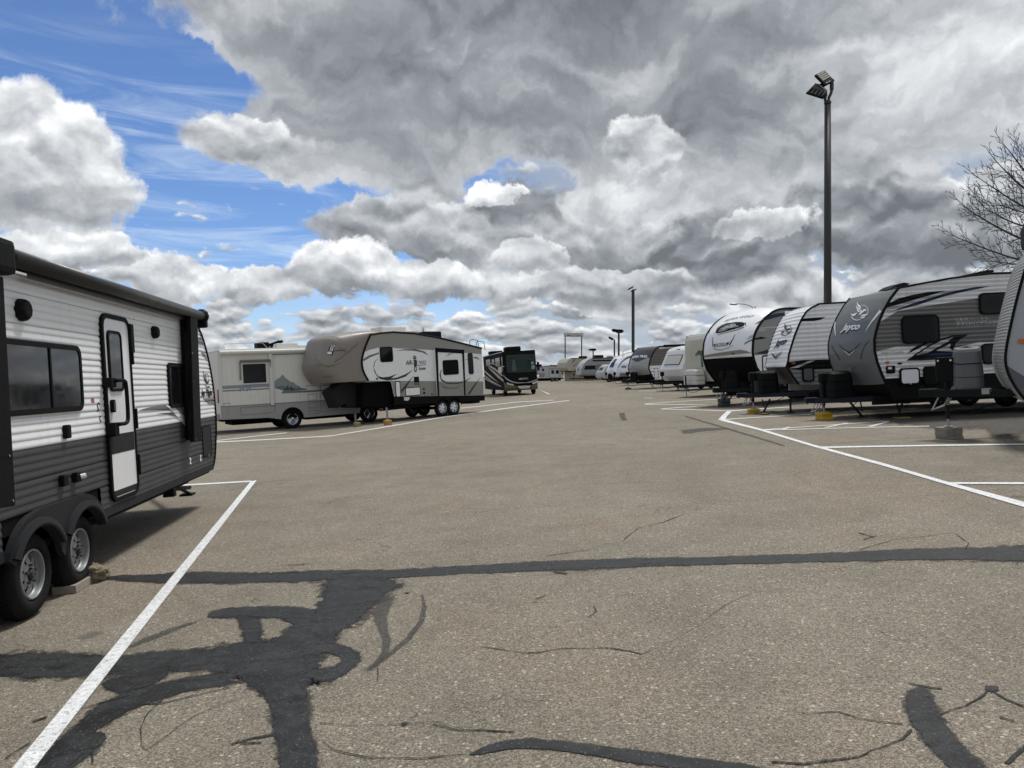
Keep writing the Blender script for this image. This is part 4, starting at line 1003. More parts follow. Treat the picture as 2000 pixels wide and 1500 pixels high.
# gasket polygon order: bottom of overhang first
r.sheet('body_side', r.pp(wall), fwhite, 0, thick=.03)
dec(r, 'side_band', z([(720, 188), (840, 171), (960, 161), (1180, 175), (1440, 220), (1700, 284), (1893, 334), (1896, 388), (1700, 372), (1400, 345), (1180, 334), (1000, 325), (880, 316), (800, 320), (720, 340), (658, 365), (674, 295)]), tan_, .003)
dec(r, 'side_band', z([(702, 668), (1000, 669), (1400, 672), (1911, 676), (1916, 820), (977, 832), (963, 770), (946, 692), (930, 674)]), tan_, .003)
dark = mat('dark_swoosh_print', (.035, .036, .038), .35)
for q in ([(808, 420), (770, 470), (757, 530), (768, 585), (800, 620), (850, 632), (920, 625), (1005, 595), (930, 648), (850, 648), (795, 625), (764, 575), (752, 520), (765, 465)],
          [(765, 582), (820, 632), (900, 645), (1000, 635), (1090, 600), (1172, 553), (1090, 625), (1000, 655), (900, 665), (820, 650)],
          [(1480, 545), (1462, 590), (1472, 650), (1530, 688), (1640, 690), (1695, 672), (1695, 688), (1640, 702), (1530, 702), (1465, 665), (1450, 600), (1465, 560)],
          [(1718, 668), (1782, 635), (1720, 684)], [(1180, 610), (1100, 735), (1045, 800), (1045, 765)], [(1885, 628), (1768, 815), (1745, 815), (1800, 730)], [(1808, 418), (1850, 420), (1880, 458), (1850, 434), (1815, 430)]):
    slide = 1440 < q[0][0] < 1500
    dec(r, 'swoosh', z(q), dark, .006, y=-.12 if slide else 0)
for q in ([(640, 445), (700, 403), (812, 368), (812, 384), (720, 420), (650, 462)], [(985, 356), (1080, 335), (1200, 334), (1290, 358), (1336, 402), (1270, 370), (1180, 352), (1080, 347)], [(1718, 455), (1745, 435), (1745, 445)]):
    dec(r, 'swoosh', z(q), mat('grey_swoosh_print', (.15, .15, .145), .35), .005)
# slide-out
SY = -.12
pts = r.pp(z([(1408, 330), (1704, 345), (1722, 822), (1441, 828)]), SY)
r.block('slide_out', pts, fwhite, SY, .02)
dec(r, 'slide_band', z([(1443, 676), (1712, 676), (1718, 820), (1447, 826)]), tan_, .003, y=SY)
for q in ([(1404, 322), (1428, 326), (1446, 830), (1432, 830)], [(1688, 342), (1708, 344), (1724, 824), (1712, 824)], [(1404, 320), (1708, 342), (1708, 382), (1408, 364)]):
    r.block('slide_flange', r.pp(z(q), SY), black_trim, SY-.022, SY+.01)
dec(r, 'swoosh', z([(1450, 680), (1490, 722), (1560, 742), (1640, 734), (1692, 710), (1640, 748), (1560, 758), (1490, 742)]), MATS['grey_swoosh_print'], .006, y=SY)
dec(r, 'swoosh', z([(1515, 415), (1550, 384), (1604, 376), (1560, 392)]), MATS['grey_swoosh_print'], .006, y=SY)
win(r, z([(815, 312), (962, 468)]), r=.10, fw=.03, fm=black_trim)
win(r, z([(1480, 452), (1655, 600)]), r=.10, fw=.03, y=SY, bars=(.5,)); win(r, z([(1745, 376), (1812, 598)]), r=.10, fw=.03)
hat(r, z([(978, 674), (1045, 842)]), r=.08, fw=.035, m=fwhite); hat(r, z([(1086, 742), (1252, 820)]), r=.06, fw=.03, m=fwhite)
(a, b), (c, d) = [r.P(*p) for p in z([(1178, 628), (1235, 685)])]; v_ = r.bx('furnace_vent', a, c, -.02, 0, d, b, black_pl, bev=.01)
for q in ((1200, 703, .035), (1228, 705, .035), (1283, 755, .04), (1287, 797, .05), (1370, 810, .03), (790, 647, .04)):
    c = r.P(*z([q[:2]])[0]); r.bar('outlet', [(c[0], -.03, c[1]), (c[0], 0, c[1])], q[2], black_pl)
r.sheet('paper_sticker', r.pp(z([(1072, 842), (1132, 840), (1132, 862), (1110, 880), (1074, 876)])), white_pl, .03, thick=.004)
# lettering on the side
c = r.P(*z([(1095, 500)])[0]); d = r.P(*z([(1310, 500)])[0]); k = (d[0]-c[0])
r.letters('AR-', c[0], c[1], .26, dark, bold=.006, shear=.2, width=k*.37, off=.007, name='model_lettering'); r.letters('MAXX', c[0]+k*.62, c[1], .22, dark, shear=.25, width=k*.40, off=.007, name='model_lettering')
r.letters('Extreme', c[0]+k*.60, c[1]-.26, .20, dark, bold=.004, shear=.4, width=k*.36, off=.007, name='model_lettering')
r.sheet('underline', [(c[0]+k*.55, c[1]-.07), (c[0]+k, c[1]-.05), (c[0]+k, c[1]-.03), (c[0]+k*.55, c[1]-.045)], dark, .006)
sgn = r.sheet('number_plate_sign', r.pp(z([(1183, 422), (1218, 422), (1212, 550), (1183, 550)])), lbl_white, .008); r.sheet('sign_panel', r.pp(z([(1180, 455), (1214, 455), (1210, 515), (1180, 515)])), dark, .010, parent=r.e)
r.letters('ONE', c[0]+k*.51, c[1]-.34, .20, dark, bold=.008, width=.72, rot=90, off=.012, name='model_lettering')
# skirt, wheels
w1, w2 = r.P(865.7, 797)[0], r.P(888, 795)[0]
b0, b1 = r.P(*z([(975, 834)])[0]), r.P(*z([(1922, 822)])[0]); e0, e1 = r.P(*z([(968, 925)])[0]), r.P(*z([(1926, 878)])[0])
zs = lambda x: e0[1]+(e1[1]-e0[1])*(x-e0[0])/(e1[0]-e0[0])
pts = [(b0[0], b0[1]), e0] + [(w1-.46, zs(w1-.46))] + arch(w1, .36, .43, 170, 20, 8) + arch(w2, .36, .43, 160, 10, 8) + [(w2+.46, zs(w2+.46)), e1, (b1[0]+.02, b1[1])]
r.sheet('lower_skirt', pts, black_trim, .02, thick=.05)
for x in (w1, w2):
    r.wheel(x, .37, y=.02, w=.22, rim=.6, spokes=6, rimm=chrome, depth=.03); r.wheel(x, .37, y=W3-.24, w=.22)
    r.bar('axle', [(x, .2, .37), (x, W3-.2, .37)], .05, frame_mt)
r.bx('wheel_well', w1-.5, w2+.5, .06, .45, .62, .9, black_matte, bev=0)
xr, xf = b1[0], b0[0]
r.bx('floor', xf, xr-.05, .06, W3-.03, .60, .72, black_matte, bev=0)
for y in (.5, W3-.6): r.bx('chassis_rail', xf-.2, xr+.1, y, y+.1, .50, .68, frame_mt)
r.bx('rear_bumper', xr, xr+.14, .1, W3-.1, .62, .78, frame_mt); r.bx('spare_tyre', xr-.5, xr+.1, .4, 1.1, .42, .58, rubber, bev=.06)
topl = r.pp(z([(718, 186), (840, 168), (960, 158), (1180, 172), (1440, 217), (1700, 280), (1895, 330)]))
# roof skin and trim over the wall line
for nm, dy0, dy1, h, m_ in (('roof', 0.01, W3, .02, white_pl),):
    bm = bmesh.new(); A = [bm.verts.new((p[0], dy0, p[1]+h)) for p in topl]; B = [bm.verts.new((p[0], dy1, p[1]+h)) for p in topl]
    for i in range(len(A)-1): bm.faces.new((A[i], A[i+1], B[i+1], B[i]))
    link(nm, bm, m_, r.e)
r.bar('roof_moulding', [(p[0], -.005, p[1]+.015) for p in topl], .045, black_trim, n=6)
far = [(p[0], p[1]) for p in r.pp(wall)]; r.block('far_wall', far, fwhite, W3-.03, W3)
r.block('rear_wall', [(xr-.03, b1[1]), (xr, b1[1]), (topl[-1][0], topl[-1][1]), (topl[-1][0]-.03, topl[-1][1])], fwhite, 0.005, W3-.005)
ge = r.pp(z(gask)); r.bar('cap_moulding', [(p[0], -.008, p[1]) for p in ge], .045, black_trim, n=6)
# nose cap: loft from the gasket line to the centre line
ce0 = [(-3.9, 3.93), (-4.8, 3.90), (-5.6, 3.80), (-5.95, 3.74), (-6.10, 3.62), (-6.22, 3.2), (-6.42, 2.66), (-6.45, 2.5), (-6.3, 2.15), (-6.05, 1.83)]
ed0 = resample(ge, .15); ce0 = smooth_poly(ce0, 2)
def even(L, n):
    S = [0]
    for a, b in zip(L, L[1:]): S.append(S[-1]+math.hypot(b[0]-a[0], b[1]-a[1]))
    out = []; j = 0
    for i in range(n):
        t = S[-1]*i/(n-1)
        while j < len(S)-2 and S[j+1] < t: j += 1
        k = (t-S[j])/max(1e-9, S[j+1]-S[j]); out.append((L[j][0]+(L[j+1][0]-L[j][0])*k, L[j][1]+(L[j+1][1]-L[j][1])*k))
    return out
ed, ce = even(ed0, 20), even(ce0, 20)
cap = Loft(ed[::-1], ce[::-1], W3, ex=4.6, n=36); cap.sgn = 1
cap.make(r, 'front_cap', taupe, step=.08)
# bottom and top of the nose
bm = bmesh.new(); L = [bm.verts.new(cap.at(0, W3*j/28)) for j in range(29)]; M_ = [bm.verts.new((ed[-1][0]+.25, W3*j/28, ed[-1][1]+.02)) for j in range(29)]
for j in range(28): bm.faces.new((L[j], L[j+1], M_[j+1], M_[j]))
link('cap_underside', bm, tan_, r.e)
bm = bmesh.new(); L = [bm.verts.new(cap.at(cap.tot, W3*j/28)) for j in range(29)]; M_ = [bm.verts.new((ed[0][0]+1.2, W3*j/28, ed[0][1]+.06)) for j in range(29)]
for j in range(28): bm.faces.new((L[j], L[j+1], M_[j+1], M_[j]))
link('cap_top', bm, taupe, r.e, smooth=True)
def capdec(cap, r, nm, px, m, off=.008): 
    return cap.decal(r, nm, cap.ip(r, px), m, off)
dtaupe = mat('dark_taupe_print', (.085, .07, .06), .4)
capdec(cap, r, 'crease_line', z(stroke([(125, 385), (150, 450), (200, 495), (280, 515), (350, 500), (395, 478)], 5, 3)), dtaupe, .01)
capdec(cap, r, 'crease_line', z(stroke([(345, 470), (420, 425), (500, 360), (560, 305), (592, 265)], 9, 4)), dtaupe, .01)
capdec(cap, r, 'crease_line', z(stroke([(150, 495), (200, 518), (280, 525), (345, 505)], 3, 3)), dtaupe, .012)
capdec(cap, r, 'emblem_panel', z([(318, 280), (352, 284), (320, 400), (265, 396), (285, 325)]), lbl_black, .012)
for q in ([(312, 288), (348, 290), (342, 312), (305, 310)], [(300, 318), (333, 320), (322, 358), (290, 355)], [(272, 362), (316, 365), (310, 392), (268, 390)]): capdec(cap, r, 'emblem', z(q), lbl_white, .018)
capdec(cap, r, 'emblem', z([(318, 294), (338, 295), (334, 306), (314, 305)]), lbl_black, .024); capdec(cap, r, 'emblem', z(stroke([(306, 326), (322, 335), (300, 344), (314, 352)], 7)), lbl_black, .024)
for i, q in enumerate(([(380, 350), (393, 325), (402, 350)], [(412, 350), (418, 328), (428, 330), (422, 350)], [(436, 350), (440, 330), (452, 350), (458, 330)])): capdec(cap, r, 'emblem', z(stroke(q, 4)), dtaupe, .015)
capdec(cap, r, 'emblem', z([(325, 358), (465, 358), (472, 364), (325, 362)]), lbl_black, .015)
for x0 in (225, 255, 285, 315): capdec(cap, r, 'emblem', z(stroke([(x0, 630), (x0+8, 618), (x0+14, 632), (x0+22, 618)], 4)), dtaupe, .012)
# hitch area
r.block('front_bulkhead', r.pp(z([(640, 690), (935, 682), (972, 925), (960, 950), (640, 948)]), .3), black_matte, .25, W3-.25, bev=.01)
r.block('hitch_cover', r.pp(z([(383, 694), (560, 694), (700, 690), (700, 945), (450, 945), (430, 908), (352, 958), (318, 870), (280, 792), (312, 752), (345, 740)]), 1.0), mat('black_tarp', (.010, .010, .012), .8, noise=.2, bump=.4, bscale=8), .8, 1.55, bev=.02)
r.block('overhang_floor', [(ge[-1][0]-.1, ge[-1][1]-.06), (b0[0]-.1, ge[-1][1]-.08), (b0[0]-.1, ge[-1][1]-.01), (ge[-1][0]-.1, ge[-1][1]+.0)], tan_, .02, W3-.02)
for u0, v0, u1, v1, y in ((755, 793, 757, 820, .35), (693, 796, 695, 825, 1.95)):
    c = r.P(u0, v0, y); d = r.P(u1, v1, y)
    r.bar('jack_leg', [(c[0], y, c[1]+.5), (c[0], y, c[1]-.05)], .075, galv, n=4); r.bar('jack_leg', [(c[0], y, c[1]), (c[0], y, d[1]-.04)], .055, galv, n=4)
for u, (w_, y0) in ((790, (.7, .8)), (845, (1.1, .7))):
    c = r.P(u, 655, y0+.3); 
xa = r.P(835, 640, .8)[0]
def roofz(x):
    for a, b in zip(topl, topl[1:]):
        if a[0] <= x <= b[0]: return a[1]+(b[1]-a[1])*(x-a[0])/(b[0]-a[0])
    return topl[0][1]
for (u, w_, d_, h, m_) in ((763, 1.3, .9, .36, cream), (798, .7, .5, .24, lbl_tan), (838, 1.0, .7, .42, black_pl)):
    x = r.P(u, 650, 1.0)[0]; zz = roofz(x)
    bm = bmesh.new(); box(bm, x-w_/2, x+w_/2, .7, .7+d_, zz-.02, zz+h, .07); link('roof_unit', bm, m_, r.e)
x = r.P(828, 645, .9)[0]; r.block('antenna', [(x-.1, roofz(x)+.2), (x, roofz(x)+.2), (x+.03, roofz(x)+.5), (x-.08, roofz(x)+.55)], white_pl, .9, .95)
for dx_ in (-.55, -.15):
    x = xr+dx_; zz = roofz(x)
    r.bar('ladder_rail', [(x, .15, zz), (x, .15, zz+.26), (x+.15, .15, zz+.33), (x+.5, .15, zz+.28), (x+.55, .15, zz-.1)], .016, black_trim, n=6)
V3 = r
for u0, u1, v0, v1, lab, m_ in ((748, 765.5, 818.5, 830.5, 'orange wooden cribbing block under the near jack leg of the taupe nosed trailer', mat('orange_wood', (.42, .24, .07), .7, noise=.15)), (689, 704, 823.5, 834, 'dull yellow cribbing block under the far jack leg of the taupe nosed trailer', mat('dull_yellow_wood', (.26, .225, .13), .8, noise=.2))):
    g = G((u0+u1)/2, v1); w_ = (u1-u0)/F*g.y*.7; h = (v1-v0)/F*g.y*.8
    bm = bmesh.new(); box(bm, -w_/2, w_/2, -w_/2, w_/2, 0, h, .01); box(bm, -w_/2-.01, w_/2+.01, -w_*.52, w_*.5, h*.48, h*.5, 0)
    o = link('cribbing_block', bm, m_); o.location = g+Vector((0, w_*.5, 0)); o.rotation_euler = (0, -.06, math.radians(40)); tag(o, lab, 'cribbing block')
# ------------------------------------------------------------ dark motor coach
g = G(987, 774)
r = Rig('motor_coach', 'black motor coach with big windscreen, cream side swooshes and olive bumper, facing the aisle', 'motor coach', g.x, g.y, -80.3, 'parked recreational vehicles')
z = zf(920, 620, 6.25); W4 = 2.5; Lc = 11
cblack = mat('coach_black_paint', (.010, .0095, .009), .75, spec=.04, noise=.1); olive = mat('coach_olive_paint', (.10, .085, .045), .25, coat=.5); cswoosh = mat('coach_champagne_swoosh', (.30, .28, .24), .3); wsg = mat('windscreen_glass', (.007, .020, .015), .06, spec=.3)
r.sheet('body_side', [(-Lc, .45), (-.05, .45), (0, .9), (0, 2.9), (-.15, 3.28), (-Lc, 3.28)], cblack, 0, thick=.03)
r.bx('far_wall', -Lc, -.05, W4-.03, W4, .4, 3.25, cblack, bev=0); r.bx('roof', -Lc, -.12, -.01, W4+.01, 3.25, 3.33, cblack, bev=.04); r.bx('rear_wall', -Lc, -Lc+.05, 0, W4, .5, 3.25, cblack, bev=0)
r.bar('roof_edge_trim', [(-Lc, -.02, 3.30), (-.2, -.02, 3.30)], .03, lbl_silver, n=6)
# front: loft across the width
fe = [(-.10, .40), (-.02, .60), (0, 1.0), (0, 1.4), (0, 2.0), (-.03, 2.6), (-.08, 3.0), (-.16, 3.27)]
fc = [(.12, .38), (.22, .60), (.24, 1.0), (.22, 1.4), (.16, 2.0), (.08, 2.6), (.0, 3.0), (-.10, 3.32)]
fr = Loft(fe[::-1], fc[::-1], W4, ex=4, n=24); fr.sgn = 1; fr.make(r, 'front_cap', cblack, step=.08)
if (fr.at(fr.tot*.5, W4/2, .1)-fr.at(fr.tot*.5, W4/2)).x < 0: fr.sgn = -1
def fdec(nm, px, m, off=.01): return fr.decal(r, nm, fr.ip(r, z(px)), m, off)
fdec('windscreen', [(428, 462), (600, 452), (775, 448), (788, 560), (790, 655), (700, 668), (560, 675), (440, 672), (425, 560)], wsg, .02)
fdec('lower_mask', [(412, 690), (800, 675), (806, 735), (770, 765), (690, 785), (560, 785), (470, 765), (425, 730)], black_trim, .012)
fdec('chrome_line', stroke([(395, 700), (430, 745), (500, 785), (580, 800), (680, 798), (760, 775), (808, 750)], 14, 12), lbl_silver, .02)
fdec('bumper', [(400, 790), (470, 820), (545, 830), (590, 880), (700, 878), (735, 830), (812, 790), (812, 870), (700, 900), (560, 912), (470, 915), (415, 900)], olive, .014)
fdec('grille', [(550, 806), (728, 796), (718, 830), (580, 836)], black_matte, .03); fdec('grille_surround', [(565, 838), (725, 832), (708, 868), (600, 872)], white_pl, .03); fdec('intake', [(590, 874), (715, 862), (715, 874), (592, 884)], black_matte, .035)
fdec('chrome_line', stroke([(430, 915), (560, 905), (700, 895), (808, 872)], 8, 8), lbl_silver, .03)
fdec('headlight', [(432, 790), (520, 815), (515, 832), (440, 812)], white_pl, .03); fdec('headlight', [(745, 795), (808, 768), (812, 785), (750, 815)], white_pl, .03)
fdec('painted_reflection', [(505, 520), (530, 515), (560, 655), (500, 660)], mat('painted_glass_reflection', (.03, .06, .055), .1), .026)  # lighter patch paints a reflection onto the windscreen glass
fdec('paper', [(730, 545), (758, 535), (765, 570), (735, 575)], mat('pale_green_paper', (.22, .30, .28), .5), .03); fdec('paper', [(735, 588), (775, 580), (778, 628), (738, 632)], MATS['pale_green_paper'], .03)
bm, w_ = text_polys('SEQUENCE', .17, .004, .0)
a, b = fr.ip(r, z([(582, 742), (694, 735)]))
for v in bm.verts:
    v.co.x = a[0] + (b[0]-a[0])*v.co.x/w_; v.co.z = a[1] + v.co.z
fr.decal(r, 'model_lettering', bm, lbl_silver, .02)
for q in ([(190, 560), (240, 590), (300, 625), (370, 690), (400, 720), (360, 705), (300, 650), (240, 612), (195, 585)], [(200, 600), (260, 640), (330, 700), (395, 760), (400, 790), (330, 735), (260, 665)], [(160, 640), (230, 700), (330, 790), (340, 800), (230, 725), (160, 660)], [(155, 690), (250, 770), (370, 840), (370, 850), (250, 785), (155, 705)], [(215, 545), (300, 570), (300, 580), (215, 560)], [(150, 720), (210, 760), (340, 845), (200, 770), (150, 735)]):
    dec(r, 'swoosh', z(q), cswoosh, .006)
for q in ([(185, 515), (235, 520), (235, 590), (185, 580)], [(300, 495), (350, 492), (350, 600), (300, 595)], [(255, 510), (285, 508), (285, 560), (255, 560)]):
    P = r.pp(z(q)); r.window(min(p[0] for p in P), min(p[1] for p in P), max(p[0] for p in P), max(p[1] for p in P), r=.05, fw=.03, proud=.02)
P = r.pp(z([(368, 480), (405, 470), (408, 660), (372, 660)])); r.window(P[0][0], P[3][1], -.15, P[0][1], r=.05, fw=.03, proud=.02, gm=wsg)
for x, y in ((-1.0, .02), (-7.0, .02), (-1.0, W4-.28), (-7.0, W4-.28)):
    r.wheel(x, .48, y=y, w=.26, rim=.5, spokes=8, rimm=chrome)
r.bx('floor', -Lc+.1, -.1, .25, W4-.25, .40, .52, black_matte, bev=0)
r.bar('axle', [(-1.0, .2, .45), (-1.0, W4-.2, .45)], .07, frame_mt); r.bar('axle', [(-7.0, .2, .45), (-7.0, W4-.2, .45)], .07, frame_mt)
for u, w_, h, m_ in ((967.5, 1.0, .28, black_pl), (1000.5, 1.1, .36, black_pl)):
    y = .9 if u > 990 else .7; x = -1.0 if u > 990 else -6.5
    a = r.PX(u, 690, x)[0]; r.bx('air_conditioner', x-.5, x+.5, a-w_*.55, a+w_*.55, 3.33, 3.33+h, m_, bev=.1)
a = r.PX(979, 723, .1); bm = bmesh.new(); box(bm, .05, .15, -.42, -.16, 1.75, 2.2, .05); box(bm, .0, .08, -.2, .05, 2.2, 2.24, 0); link('mirror', bm, white_pl, r.e)
bm = bmesh.new(); box(bm, .05, .17, W4+.03, W4+.22, 1.75, 2.40, .05); box(bm, .0, .1, W4-.05, W4+.1, 2.40, 2.44, 0); link('mirror', bm, black_pl, r.e)
# ------------------------------------------------------------ right-hand row
def corr_fn(p, amp, z0=0.0, k=.3):
    def f(z):
        u = ((z-z0)/p) % 1.0
        return amp*((u/k)**.8 if u < k else (1-(u-k)/(1-k))**1.1)
    return f
def set_corr(r, p, amp, lo=.4, hi=3.6, k=.3):
    r.corr = corr_fn(p, amp, k=k); r.corr_z = [p*j+p*a for j in range(int(lo/p), int(hi/p)) for a in (.01, k*.5, k, (1+k)/2)]
def tongue(r, xn, z=.50, L=1.2, W=2.4, cover=None, ch=.62, cw=.62, jack=None, head=True, m=navy, cx=None, cover_w=.34):
    """A-frame from the nose at xn to a coupler at xn-L, gas bottle cover and jack"""
    for s_ in (-1, 1):
        bm = bmesh.new(); a = Vector((xn+.4, W/2+s_*.75, z)); b = Vector((xn-L, W/2+s_*.06, z)); d = (b-a).normalized(); n = Vector((-d.y, d.x, 0))*.035; h = Vector((0, 0, .065))
        vs = [bm.verts.new(p) for p in (a-n-h, a+n-h, a+n+h, a-n+h, b-n-h, b+n-h, b+n+h, b-n+h)]
        for q in ((0,1,2,3),(7,6,5,4),(0,4,5,1),(1,5,6,2),(2,6,7,3),(3,7,4,0)): bm.faces.new([vs[i] for i in q])
        link('tongue_beam', bm, m, r.e)
    bm = bmesh.new(); box(bm, xn-L-.22, xn-L+.12, W/2-.07, W/2+.07, z-.05, z+.09, .02); tube(bm, [(xn-L-.16, W/2, z-.08), (xn-L-.16, W/2, z+.14)], .02, 6); link('coupler', bm, m, r.e)
    bm = bmesh.new()
    for s_ in (-1, 1): tube(bm, [(xn-L+.1, W/2+s_*.08, z-.05), (xn-L-.02, W/2+s_*.12, z-.30), (xn-L+.18, W/2+s_*.10, z-.22), (xn-L+.25, W/2+s_*.05, z-.05)], .014, 5)
    link('safety_chain', bm, galv, r.e)
    r.bar('brake_cable', smooth_poly([(xn-L+.1, W/2-.1, z), (xn-L+.3, W/2-.2, z-.32), (xn-L+.7, W/2-.3, z-.30), (xn-.1, W/2-.4, z)], 2), .010, black_matte, n=5)
    if cover:
        x0 = (cx if cx is not None else xn-.45); bm = bmesh.new()
        pr_ = [(1.0, 0), (1.03, .03), (1.02, ch*.3), (1.04, ch*.32), (.99, ch*.62), (1.0, ch*.65), (.93, ch*.93), (.80, ch*1.0), (.01, ch*1.04)]
        ring_ = rrect(-cover_w/2, -cw/2, cover_w/2, cw/2, .12, 4)
        R = [[bm.verts.new((x0+p[0]*k, W/2+p[1]*k, z+.06+h+(.06*(1-abs(p[1])/(cw/2)) if h > ch*.9 else 0))) for p in ring_] for k, h in pr_]
        for A, B in zip(R, R[1:]):
            for j in range(len(A)): bm.faces.new((A[j], A[(j+1) % len(A)], B[(j+1) % len(A)], B[j]))
        bm.faces.new(R[-1]); link('gas_bottle_cover', bm, cover, r.e, smooth=False)
        for hh in (.31, .64):
            bm = bmesh.new(); R = [[bm.verts.new((x0+p[0]*k, W/2+p[1]*k, z+.06+ch*h+.07*(1-abs(p[1])/(cw/2)))) for p in ring_] for k, h in ((1.0, hh-.012), (1.055, hh), (1.0, hh+.012))]
            for A, B in zip(R, R[1:]):
                for j in range(len(A)): bm.faces.new((A[j], A[(j+1) % len(A)], B[(j+1) % len(A)], B[j]))
            link('cover_seam', bm, black_trim, r.e)
    xj = xn-L+.28 if jack is None else jack
    if head:
        bm = bmesh.new(); box(bm, xj-.10, xj+.12, W/2-.09, W/2+.09, z+.45, z+.72, .05); link('jack_head', bm, black_pl, r.e)
    r.bar('jack_tube', [(xj, W/2, z+.5), (xj, W/2, .36)], .038, black_pl if head else frame_mt, n=10)
    return xj
def jack_foot(r, xj, W, z1, top=.4):
    r.bar('jack_leg', [(xj, W/2, top), (xj, W/2, z1+.02)], .026, galv, n=10); r.bx('jack_foot', xj-.07, xj+.07, W/2-.07, W/2+.07, z1, z1+.02, galv, bev=.003)
def running(r, x0, x1, W, wx, rr=.34, floor=.5, fz=.62, rim=steel, pad=True):
    r.bx('floor', x0, x1, .02, W-.02, floor, floor+.05, black_matte, bev=0)
    for y in (.35, W-.43): r.bx('chassis_rail', x0-.1, x1, y, y+.08, floor-.14, floor, frame_mt)
    for x in wx:
        r.wheel(x, rr, y=.0, w=.2, rimm=rim); r.wheel(x, rr, y=W-.2, w=.2, rimm=rim); r.bar('axle', [(x, .2, rr), (x, W-.2, rr)], .04, frame_mt)
def stabil(r, x, y, z0, z1=.45, dx=.3):
    bm = bmesh.new(); tube(bm, [(x-dx, y, z1), (x, y, z0+.02)], .03, 4); tube(bm, [(x-.02, y+.03, z1), (x+.02, y+.03, z0+.15)], .02, 4); box(bm, x-.10, x+.10, y-.08, y+.08, z0, z0+.025)
    link('stabiliser_jack', bm, frame_mt, r.e)
def crib(name, cat, lab, p, h, w, d, m, rz=0, kind='block', group=None):
    """block standing on the ground at world point p"""
    bm = bmesh.new()
    if kind == 'boards':
        o = bpy.data.objects.new(name, None); C.objects.link(o); o.location = p; n = gn(p.x, p.y)
        o.rotation_euler = (n.to_track_quat('Z', 'Y').to_matrix() @ Matrix.Rotation(rz, 3, 'Z')).to_euler()
        nb = 5; 
        for k in range(nb):
            b = bmesh.new(); random.seed(k*3+int(w*100)); jx, jy = random.uniform(-.012, .012), random.uniform(-.012, .012)
            box(b, -w/2+jx, w/2+jx, -d/2+jy, d/2+jy, h*k/nb, h*(k+.93)/nb, .004); link('board', b, m, o)
        tag(o, lab, cat, group); return o
    if kind == 'pad':
        box(bm, -w/2, w/2, -d/2, d/2, 0, h*.38, .015); box(bm, -w*.42, w*.42, -d*.42, d*.42, h*.38, h*.62, .015); box(bm, -w*.5, w*.5, -d*.5, d*.5, h*.62, h, .02)
        for s_ in (-1, 1): tube(bm, [(s_*w*.3, -d*.5-.004, h*.3), (s_*w*.3, -d*.5+.002, h*.3)], h*.13, 10)
    elif kind == 'stack':
        for k in range(2): box(bm, -w/2, w/2, -d/2, d/2, h*k/2, h*(k+.93)/2, .02); box(bm, -w*.3, w*.05, -d/2-.006, -d/2+.005, h*(k+.25)/2, h*(k+.75)/2, .004, mi=1)
        tube(bm, [(0, 0, h*.95), (0, 0, h*1.15)], w*.3, 8)
    else: box(bm, -w/2, w/2, -d/2, d/2, 0, h, .012)
    o = link(name, bm, m); o.location = p; n = gn(p.x, p.y); o.rotation_euler = (n.to_track_quat('Z', 'Y').to_matrix() @ Matrix.Rotation(rz, 3, 'Z')).to_euler()
    tag(o, lab, cat, group); return o
def wpt(r, x, y, z=0):
    p = r.M @ Vector((x, y, z)); return Vector((p.x, p.y, gz(p.x, p.y)+.001))
def spt(skin, px, r): return skin.ip(r, px)
def cdec(skin, r, nm, px, m, off=.008): return skin.decal(r, nm, skin.ip(r, px), m, off)
def bird(skin, r, P0, sx, sy, m, rot=0, lw=1.0, nm='emblem', off=.010):
    """jay in flight inside a ring, in unit coordinates scaled around photo point P0"""
    T = lambda L: [(P0[0]+a*sx, P0[1]+b*sy) for a, b in L]
    parts = [[(-.10, -.98), (.03, -.75), (.22, -.60), (.33, -.38), (.20, -.42), (.05, -.50), (-.08, -.68)], [(-.20, -.66), (-.02, -.45), (.25, -.36), (.20, -.22), (.02, -.28), (-.16, -.42)], [(-.14, -.38), (.05, -.20), (.22, -.15), (.10, .0), (-.05, -.12)],
             [(.30, -.30), (.40, -.12), (.55, -.28), (.72, -.30), (.85, -.14), (.68, -.16), (.50, -.02), (.30, .12), (.18, .22), (.05, .20), (.20, .02)], [(-.70, .10), (-.50, .14), (-.22, .05), (-.02, -.02), (-.30, .30), (-.50, .32), (-.66, .22)],
             stroke([(.30, -.62), (.60, -.66), (.86, -.50), (.98, -.22), (.96, .05), (.85, .22)], .03*lw, .07*lw), stroke([(-.62, .38), (-.45, .58), (-.15, .68), (.18, .62), (.34, .46)], .09*lw, .04*lw),
             [(.30, .24), (.55, .16), (1.0, .10), (.80, .26), (.55, .34), (.36, .34)], [(.22, .36), (.45, .40), (.75, .34), (.58, .50), (.36, .52)]]
    for q in parts: cdec(skin, r, nm, T(q), m, off)
GRP = 'parked recreational vehicles'
